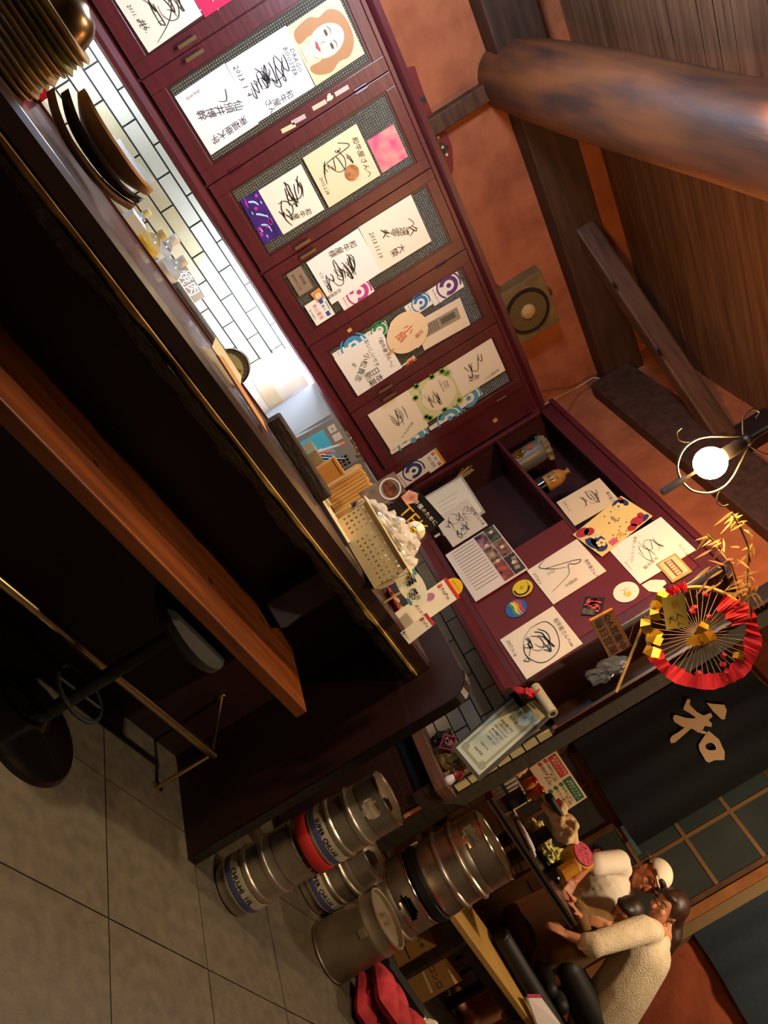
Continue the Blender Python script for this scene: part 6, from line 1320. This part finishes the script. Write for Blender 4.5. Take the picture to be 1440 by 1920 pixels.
obj('red_tag', MB().obox(WD(1047, 1502, 4.300), RT*.012, UP*.012, FW*.003), REDP, pw)
def stand(p, hw, z1, name, label, cat):
    t = thing(name, label, cat, (p.x, p.y, TZ))
    obj('box', MB().obox(V((p.x, p.y, (TZ+.001+z1)/2)), e1*hw, e2*hw*.8, V((0, 0, (z1-TZ-.001)/2))), M('black_dish', '#121012'), t, rnd=.004)
    obj('top_board', MB().obox(V((p.x, p.y, z1+.004)), e1*(hw+.006), e2*(hw*.8+.006), V((0, 0, .0035))), M('black_dish', '#121012'), t)
stand(WD(1052, 1545, 4.38), .030, 1.075, 'plush_stand', 'black box stand under the cream plush toy', 'stand')
stand(WD(1092, 1602, 4.36), .030, 1.055, 'tub_stand', 'black box stand under the yellow tub', 'stand')
stand(WD(1004, 1475, 4.38), .035, WD(1004, 1475, 4.38).z-.085, 'seasoning_stand', 'black box stand under the two red capped shakers', 'stand')
# yellow tubs
yc = WD(1092, 1602, 4.34); upv = (UP*.93+RT*.35).normalized()
yt = thing('yellow_tub', 'round yellow tub with a pink speckled lid on the far table', 'tub', tuple(yc))
ya = (EYE-yc).normalized()*.55+UP*.75; ya.normalize()
obj('body', MB().cyl(yc-ya*.10, yc, .072, .078, 32), M('yellow_tin', '#d4a41e', .4), yt, smooth=True)
obj('lid', MB().cyl(yc+ya*.0005, yc+ya*.012, .070, .068, 32), M('pink_lid', '#d0546a', .5, col2='#b03850', scale=40), yt, smooth=True)
spk = MB()
r = random.Random(9)
q1 = ya.orthogonal().normalized(); q2 = ya.cross(q1)
for k in range(22):
    a, rr = r.random()*6.28, .06*r.random()**.5; p = yc+ya*.0122+q1*rr*math.cos(a)+q2*rr*math.sin(a); u = q1*math.cos(a*3)+q2*math.sin(a*3); w = ya.cross(u)
    spk.prism([p-u*.006, p+w*.002, p+u*.006, p-w*.002], ya*.0006)
obj('seed_print', spk, C('#5a2230'), yt)
y2 = thing('yellow_canister', 'smaller deep yellow canister tilted before the round tub', 'canister', tuple(WD(1065, 1630, 4.30)))
a, b = WD(1052, 1640, 4.27), WD(1078, 1622, 4.30)
obj('body', MB().cyl(a, b, .040, seg=26), M('amber_tin', '#c98a14', .4), y2, smooth=True)
obj('lid', MB().cyl(b+(b-a).normalized()*.0005, b+(b-a).normalized()*.012, .041, seg=26), C('#d8c08a', .5), y2, smooth=True)
bd2 = thing('devil_badge', 'black badge with red script on the wall behind the yellow tub', 'badge', tuple(WX(1123, 1600, XD-.004)))
s = Sheet(*[WX(x_, y_, XD-.004) for x_, y_ in ((1105, 1605), (1125, 1620), (1121, 1583), (1140, 1600))]); s.root = bd2; s.t = .003
obj('field', s.slab(MB(), .003), BLACK, bd2)
ink(s, lambda m: (s.scrawl(m, 8, .5, .6, .09, .04, 7, .010), s.stroke(m, [(.2, .7), (.15, .45), (.5, .35), (.85, .5)], .011)), C('#e0604e'), 'red_script')
# ================================================================== people
random.seed(4)
def head(root, c, fwd, up, s, skin, brow='#1c120d', smile=True):
    fwd = fwd.normalized(); sd = up.cross(fwd).normalized(); up = fwd.cross(sd)       # sd: towards the person's left
    P = lambda a, b, d: c+sd*a*s+up*b*s+fwd*d*s
    A = (sd, fwd, up)
    mb = MB().ball(P(0, .022, -.012), .076*s, .096*s, .096*s, A, 22, 16).ball(P(0, -.04, .022), .058*s, .066*s, .072*s, A, 18, 12).ball(P(0, -.085, .055), .028*s, .026*s, .024*s, A)
    mb.capsule(P(0, .008, .085), P(0, -.022, .106), .010*s, .014*s)
    for e in (-1, 1): mb.ball(P(.077*e, -.006, -.01), .010*s, .02*s, .032*s, A); mb.ball(P(.036*e, -.02, .066), .026*s, .02*s, .024*s, A)
    mb.ball(P(0, -.052, .082), .026*s, .012*s, .010*s, A)
    return mb, P, A
def face_parts(root, P, A, s, skin_o, closed=False, brow='#1c120d'):
    for e in (-1, 1):
        if closed: obj('eyelid_line', MB().tube([P(.019*e, .010, .086), P(.033*e, .004, .087), P(.048*e, .009, .078)], .0026*s, 6), C(brow), root)
        else:
            obj('eye', MB().ball(P(.033*e, .010, .081), .0135*s, .007*s, .0075*s, A, 12, 8), C('#efe4d6', .3), root, smooth=True)
            obj('iris', MB().ball(P(.033*e, .009, .0868), .006*s, .0035*s, .0062*s, A, 10, 6), C('#20130c', .2), root, smooth=True)
        obj('eyebrow', MB().tube([P(.014*e, .032, .088), P(.034*e, .040, .085), P(.055*e, .032, .070)], [.003*s, .0045*s, .0025*s], 6), C(brow), root)
    obj('lips', MB().tube([P(-.022, -.053, .087), P(-.008, -.050, .0945), P(0, -.052, .0955), P(.008, -.050, .0945), P(.022, -.053, .087)], [.002*s, .005*s, .005*s, .005*s, .002*s], 8), C('#9c5344', .4), root, smooth=True)
def hand(mb, wrist, fwd, palm_n, s, side, curl=.5):
    """palm, five unequal bent fingers and a thumb leaving the side of the palm"""
    fwd = fwd.normalized(); palm_n = (palm_n-fwd*palm_n.dot(fwd)).normalized(); sd = fwd.cross(palm_n)*side
    for k in range(4):
        a = (-.030+.020*k)
        mb.capsule(wrist+fwd*.012*s+sd*a*.75*s, wrist+fwd*.078*s+sd*a*s, .013*s, .011*s)
        L = (.062, .074, .070, .056)[k]*s; p = wrist+fwd*.080*s+sd*a*s; d = fwd
        for j, f in enumerate((.46, .31, .23)):
            d = (d-palm_n*-(curl*(.35+.35*j))).normalized(); q = p+d*L*f; mb.capsule(p, q, (.0092-.0008*j)*s, (.0086-.0008*j)*s); p = q
    p = wrist+fwd*.028*s-sd*.030*s; q = p+(fwd*.62-sd*.72+palm_n*.25).normalized()*.038*s; mb.capsule(wrist+fwd*.015*s-sd*.018*s, p, .013*s, .012*s); mb.capsule(p, q, .0115*s, .010*s); mb.capsule(q, q+(fwd*.9-sd*.25+palm_n*.3).normalized()*.03*s, .010*s, .0085*s)
    return mb
TAN = M('tanned_skin', '#b9714a', .5, col2='#ad6542', scale=18)
# ---- the man: white T-shirt, white cap worn backwards
mh = WD(1218, 1645, 5.02)
man = thing('person', 'man in a white T-shirt and backwards white cap seated behind the far table', 'person', (mh.x, mh.y, .45))
m_f = (-FW*.95+idir(-.70, .62)*.42).normalized(); m_u = idir(.90, -.36, .10)
hb, P, A = head(man, mh, m_f, m_u, 1.06, TAN)
neck = P(0, -.16, -.03); chest = WD(1135, 1668, 5.08); pel = WD(1050, 1700, 5.25); pel.z = .52
shL = WD(1160, 1615, 5.02); shR = WD(1160, 1722, 5.02)
elL = WD(1098, 1622, 4.86); wrL = WD(1076, 1652, 4.66); elR = WD(1090, 1730, 4.9); wrR = WD(1073, 1690, 4.66)
b = hb; b.capsule(P(0, -.06, -.025), neck, .052, .056)
b.capsule(neck, chest, .06, .11).ball(chest, .15, .12, .17, (RT, FW, UP)).capsule(chest, pel, .13, .14)
b.capsule(shL, elL, .05, .040).capsule(elL, wrL, .039, .027).capsule(shR, elR, .05, .040).capsule(elR, wrR, .039, .027).capsule(neck, shL, .05, .052).capsule(neck, shR, .05, .052)
for sg in (-1, 1):
    kn = pel+e1*(.12*sg)-e2*.38+V((0, 0, .0)); ft = V((kn.x, kn.y, .06)); b.capsule(pel+e1*(.09*sg), kn, .085, .06).capsule(kn, ft, .055, .04).capsule(ft, ft-e2*.16-V((0, 0, .02)), .04, .03)
hand(b, wrL, (WD(1066, 1668, 4.6)-wrL), V((0, 0, -1))+e2*.2, .95, 1, .5)
hand(b, wrR, (WD(1060, 1676, 4.6)-wrR), V((0, 0, -1)), .95, -1, .55)
fuse('body', b, TAN, man, .0085, 4)
face_parts(man, P, A, 1.06, None, closed=True)
WTS = M('white_tshirt', '#e8dcc8', .9, bump=.15, scale=25)
g = MB().capsule(neck+(chest-neck)*.25, chest, .085, .135).ball(chest, .185, .145, .19, (RT, FW, UP)).capsule(chest, pel+V((0, 0, .05)), .165, .165)
g.capsule(neck+(shL-neck)*.45, shL, .07, .072).capsule(neck+(shR-neck)*.45, shR, .07, .072).capsule(shL, shL.lerp(elL, .72), .074, .072).capsule(shR, shR.lerp(elR, .72), .074, .072)
fuse('tshirt', g, WTS, man, .0095, 4)
obj('neckband', MB().tube([neck+(chest-neck)*.30+(RT*math.cos(a)*.088+FW*math.sin(a)*.082)+UP*.004*math.sin(a) for a in [2*math.pi*k/28 for k in range(28)]], .008, 8, True), WTS, man, smooth=True)
fuse('trousers', MB().ball(pel, .17, .15, .13).capsule(pel+e1*.09, pel+e1*.12-e2*.38, .10, .075).capsule(pel-e1*.09, pel-e1*.12-e2*.38, .10, .075), BLACK, man, .012, 3)
cp_ = MB().ball(P(0, .045, -.018), .088, .108, .094, A, 26, 18)
cp_.v = [v for v in cp_.v]; keep = lambda v: (v-P(0, .035, .0)).dot(A[2]*.96+A[1]*-.30) > 0
idx = [i for i, v in enumerate(cp_.v) if keep(v)]; mp_ = {i: k for k, i in enumerate(idx)}
capm = MB(); capm.v = [cp_.v[i] for i in idx]; capm.f = [tuple(mp_[i] for i in f) for f in cp_.f if all(i in mp_ for i in f)]
o = obj('cap', capm, M('white_cap', '#e6d9be', .8), man, smooth=True); so = o.modifiers.new('s', 'SOLIDIFY'); so.thickness = .004; so.offset = 1
obj('cap_strap', MB().tube([P(-.06, .060, .072), P(-.035, .058, .092), P(0, .057, .099), P(.035, .058, .092), P(.06, .060, .072)], .006, 8), M('white_cap', '#e6d9be'), man, smooth=True)
obj('cap_opening', MB().ball(P(0, .078, .074), .040, .018, .020, A), HAIR, man, smooth=True)
obj('cap_peak', MB().prism([P(-.06, .02, -.115), P(.06, .02, -.115), P(.05, .0, -.17), P(-.05, .0, -.17)], A[2]*.005), M('white_cap', '#e6d9be'), man)
fuse('hair', MB().ball(P(0, .02, -.03), .080*1.06, .092*1.06, .080*1.06, A), HAIR, man, .01, 3)
# ---- the child: olive tan jacket, dark hair, looking down
chd = WD(1172, 1714, 4.78); s_c = .90
child = thing('person', 'small child in an olive tan jacket looking down, held in front of the woman', 'person', (chd.x, chd.y, .45))
c_f = idir(-.86, -.10, .38); c_u = idir(.60, -.78, .1)
hb, P, A = head(child, chd, c_f, c_u, s_c, SKIN)
nk = P(0, -.12, -.03); ch_t = WD(1118, 1745, 4.80); ch_p = V((ch_t.x+.05, ch_t.y-.02, .58))
cs1, cs2 = WD(1122, 1722, 4.72), WD(1140, 1760, 4.72); ce1, cw1 = WD(1095, 1712, 4.66), WD(1075, 1686, 4.60); ce2, cw2 = WD(1100, 1752, 4.64), WD(1086, 1716, 4.58)
b = hb; b.capsule(P(0, -.05, -.02), nk, .036, .04).capsule(nk, ch_t, .045, .08).capsule(ch_t, ch_p, .095, .10).capsule(nk, cs1, .04, .038).capsule(nk, cs2, .04, .038).capsule(cs1, ce1, .036, .03).capsule(ce1, cw1, .03, .02).capsule(cs2, ce2, .036, .03).capsule(ce2, cw2, .03, .02)
for sg in (-1, 1): kn = ch_p+e1*.07*sg-e2*.22; ft = V((kn.x, kn.y, kn.z-.30)); b.capsule(ch_p+e1*.05*sg, kn, .055, .04).capsule(kn, ft, .038, .03).capsule(ft, ft-e2*.1, .028, .022)
hand(b, cw1, idir(-.6, -.8), V((0, 0, -1)), .72, 1, .5); hand(b, cw2, idir(-.55, -.8), V((0, 0, -1)), .72, -1, .5)
fuse('body', b, SKIN, child, .0078, 4)
face_parts(child, P, A, s_c, None, closed=True)
JK = M('olive_jacket', '#7a5a30', .9, col2='#664a26', scale=14, bump=.2)
fuse('jacket', MB().capsule(nk.lerp(ch_t, .3), ch_t, .07, .105).capsule(ch_t, ch_p, .12, .12).capsule(nk.lerp(cs1, .5), cs1, .056, .056).capsule(nk.lerp(cs2, .5), cs2, .056, .056).capsule(cs1, ce1, .054, .046).capsule(ce1, ce1.lerp(cw1, .8), .045, .034).capsule(cs2, ce2, .054, .046).capsule(ce2, ce2.lerp(cw2, .8), .045, .034), JK, child, .0095, 4)
fuse('trousers', MB().ball(ch_p, .11, .11, .09).capsule(ch_p+e1*.05, ch_p+e1*.07-e2*.22, .065, .05).capsule(ch_p-e1*.05, ch_p-e1*.07-e2*.22, .065, .05), BLACK, child, .011, 3)
fuse('hair', MB().ball(P(0, .032, -.030), .090*s_c, .098*s_c, .098*s_c, A, 24, 18).ball(P(0, -.03, -.070), .074*s_c, .05*s_c, .07*s_c, A).ball(P(.052, .0, -.03), .034*s_c, .05*s_c, .066*s_c, A).ball(P(-.052, .0, -.03), .034*s_c, .05*s_c, .066*s_c, A).ball(P(0, .078, .030), .068*s_c, .05*s_c, .034*s_c, A), HAIR, child, .0085, 3)
# ---- the woman: fluffy white sweater, leaning over the child
wh = WD(1250, 1702, 4.86)
woman = thing('person', 'woman in a fluffy off-white sweater leaning in with her arms round the child', 'person', (wh.x, wh.y, .45))
w_f = idir(-.78, -.42, .36); w_u = idir(.80, -.60, -.05)
hb, P, A = head(woman, wh, w_f, w_u, 1.0, SKIN)
nk = WD(1242, 1752, 4.86); up_t = WD(1205, 1790, 4.80); mid = WD(1170, 1850, 4.78); hip = WD(1118, 1925, 4.80)
s1 = WD(1205, 1742, 4.70); s2 = WD(1222, 1800, 4.92); elb = WD(1112, 1772, 4.50); wri = WD(1062, 1752, 4.52)
el2, wr2 = WD(1180, 1740, 4.95), WD(1138, 1734, 4.62)
b = hb; b.capsule(P(0, -.06, -.03), nk, .048, .052).capsule(nk, up_t, .06, .11).capsule(up_t, mid, .13, .125).capsule(mid, hip, .125, .15)
b.capsule(nk, s1, .05, .05).capsule(s1, elb, .046, .038).capsule(elb, wri, .037, .025).capsule(s2, el2, .046, .04).capsule(el2, wr2, .038, .024)
for sg in (-1, 1): kn = hip+RT*-.42+FW*.06*sg+V((0, 0, .04)); ft = V((kn.x, kn.y, .07)); b.capsule(hip+FW*.08*sg, kn, .09, .06).capsule(kn, ft, .055, .04).capsule(ft, ft-RT*.16-V((0, 0, .03)), .038, .03)
hand(b, wri, idir(-.85, -.5), V((0, 0, -1))+FW*.3, .88, 1, .45); hand(b, wr2, idir(-.9, -.25), FW-V((0, 0, .4)), .88, -1, .4)
fuse('body', b, SKIN, woman, .0085, 4)
face_parts(woman, P, A, 1.0, None, closed=True, brow='#2a1810')
SW = M('fluffy_sweater', '#e6d8bc', .95, col2='#d8c8a8', scale=16, bump=.6, bscale=120)
g = MB().capsule(nk.lerp(up_t, .35), up_t, .09, .155).capsule(up_t, mid, .165, .165).capsule(mid, hip, .165, .175).capsule(nk.lerp(s1, .55), s1, .075, .08).capsule(s1, elb, .082, .066).ball(elb, .07).capsule(elb, elb.lerp(wri, .22), .066, .056).capsule(s2, el2, .08, .062)
fuse('sweater', g, SW, woman, .0105, 5)
obj('sweater_cuff', MB().tube([elb.lerp(wri, .26)+(UP*math.cos(a)+FW*math.sin(a))*.050 for a in [2*math.pi*k/22 for k in range(22)]], .009, 8, True), SW, woman, smooth=True)
fuse('trousers', MB().ball(hip, .175, .16, .14).capsule(hip+FW*.08, hip+RT*-.42+FW*.06+V((0, 0, .04)), .115, .085).capsule(hip-FW*.08, hip+RT*-.42-FW*.06+V((0, 0, .04)), .115, .085), BLACK, woman, .013, 3)
hp_ = [P(0, .03, -.07), P(0, -.06, -.11), WD(1263, 1758, 4.86), WD(1254, 1790, 4.84)]
fuse('hair', MB().ball(P(0, .034, -.036), .094, .104, .100, A, 26, 18).ball(P(0, -.02, -.085), .08, .06, .08, A).ball(P(.060, .03, -.02), .034, .058, .066, A).ball(P(-.060, .03, -.02), .034, .058, .066, A).ball(P(0, .085, .03), .066, .055, .03, A).capsule(hp_[1], hp_[2], .062, .05).capsule(hp_[2], hp_[3], .05, .018), HAIRB, woman, .0095, 3)
er = P(-.078, -.045, -.012) if (P(-.078, 0, 0)-EYE).length < (P(.078, 0, 0)-EYE).length else P(.078, -.045, -.012)
obj('earring', MB().tube([er+(RT*math.cos(a)+UP*math.sin(a))*.012 for a in [2*math.pi*k/16 for k in range(16)]], .002, 6, True), CHROME, woman, smooth=True)
# ---- a fourth guest, almost wholly hidden behind the post and the wall's end
gh = TA+e1*.30+e2*1.08; gh = V((gh.x, gh.y, 1.32))
guest = thing('person', 'guest in dark clothes hidden by the post, one hand reaching over the table', 'person', (gh.x, gh.y, .45))
hb, P, A = head(guest, gh, -e2, V((0, 0, 1)), 1.0, SKIN)
hnd = WD(984, 1433, 4.46); ct = gh+V((0, 0, -.32)); pl_ = gh+V((0, 0, -.82))
b = hb.capsule(P(0, -.06, -.02), P(0, -.15, -.02), .05, .055).capsule(P(0, -.15, -.02), ct, .06, .12).capsule(ct, pl_, .12, .14)
sh_ = gh+e1*-.16+V((0, 0, -.2)); el_ = sh_.lerp(hnd, .55)+V((0, 0, -.05)); s2_ = gh+e1*.17+V((0, 0, -.2)); e3_ = s2_+V((0, 0, -.26))-e2*.05
b.capsule(sh_, el_, .045, .038).capsule(el_, hnd, .037, .026).capsule(s2_, e3_, .045, .038).capsule(e3_, e3_-e2*.2, .036, .026)
hand(b, hnd, (WD(976, 1442, 4.40)-hnd), V((0, 0, -1)), .92, 1, .55); hand(b, e3_-e2*.2, -e2, V((0, 0, -1)), .92, -1, .5)
for sg in (-1, 1): kn = pl_+e1*.12*sg-e2*.32; b.capsule(pl_+e1*.09*sg, kn, .085, .06).capsule(kn, V((kn.x, kn.y, .07)), .055, .04).capsule(V((kn.x, kn.y, .06)), V((kn.x, kn.y, .04))-e2*.14, .038, .03)
fuse('body', b, SKIN, guest, .009, 4)
face_parts(guest, P, A, 1.0, None)
fuse('hair', MB().ball(P(0, .034, -.030), .090, .100, .098, A).ball(P(0, -.02, -.075), .076, .05, .07, A), HAIR, guest, .0095, 3)
fuse('sweater', MB().capsule(P(0, -.19, -.02), ct, .09, .16).capsule(ct, pl_, .16, .165).capsule(sh_, el_, .066, .056).capsule(el_, el_.lerp(hnd, .7), .055, .044).capsule(s2_, e3_, .066, .056).capsule(e3_, e3_-e2*.13, .055, .044), BLACK, guest, .011, 4)
fuse('trousers', MB().ball(pl_, .17, .15, .12).capsule(pl_+e1*.09, pl_+e1*.12-e2*.32, .10, .075).capsule(pl_-e1*.09, pl_-e1*.12-e2*.32, .10, .075), BLACK, guest, .012, 3)
wr_q = T(945, 1478, .001)
wk = thing('glass_rack', 'dark rack with a row of pale slats at the dim end of the far table', 'rack', tuple(wr_q))
obj('base', MB().obox(wr_q+V((0, 0, .008)), e1*.09, e2*.05, V((0, 0, .007))), BLACK, wk)
for k in range(6): obj('slat', MB().obox(wr_q+e1*(-.075+.03*k)+V((0, 0, .056)), e1*.007, e2*.04, V((0, 0, .04))), C('#b9b2a0', .4), wk)
# stools the guests sit on
for p, zt, lab in ((pl_, pl_.z-.16, 'dark padded seat under the guest hidden by the post'), (pel, .40, 'dark padded seat under the man behind the table'), (hip, hip.z-.17, 'dark padded seat under the woman')):
    t = thing('padded_seat', lab, 'seat', (p.x, p.y, 0)); zt = max(.25, zt)
    obj('pad', MB().lathe([(.0, zt), (.17, zt), (.18, zt-.02), (.17, zt-.06), (.0, zt-.06)], (p.x, p.y, 0), 28), M('black_vinyl', '#121010', .4), t, smooth=True)
    for k in range(4):
        a = k*1.5708+.7; obj('leg', MB().cyl((p.x+.16*math.cos(a), p.y+.16*math.sin(a), 0), (p.x+.12*math.cos(a), p.y+.12*math.sin(a), zt-.06), .014), DARKW, t)
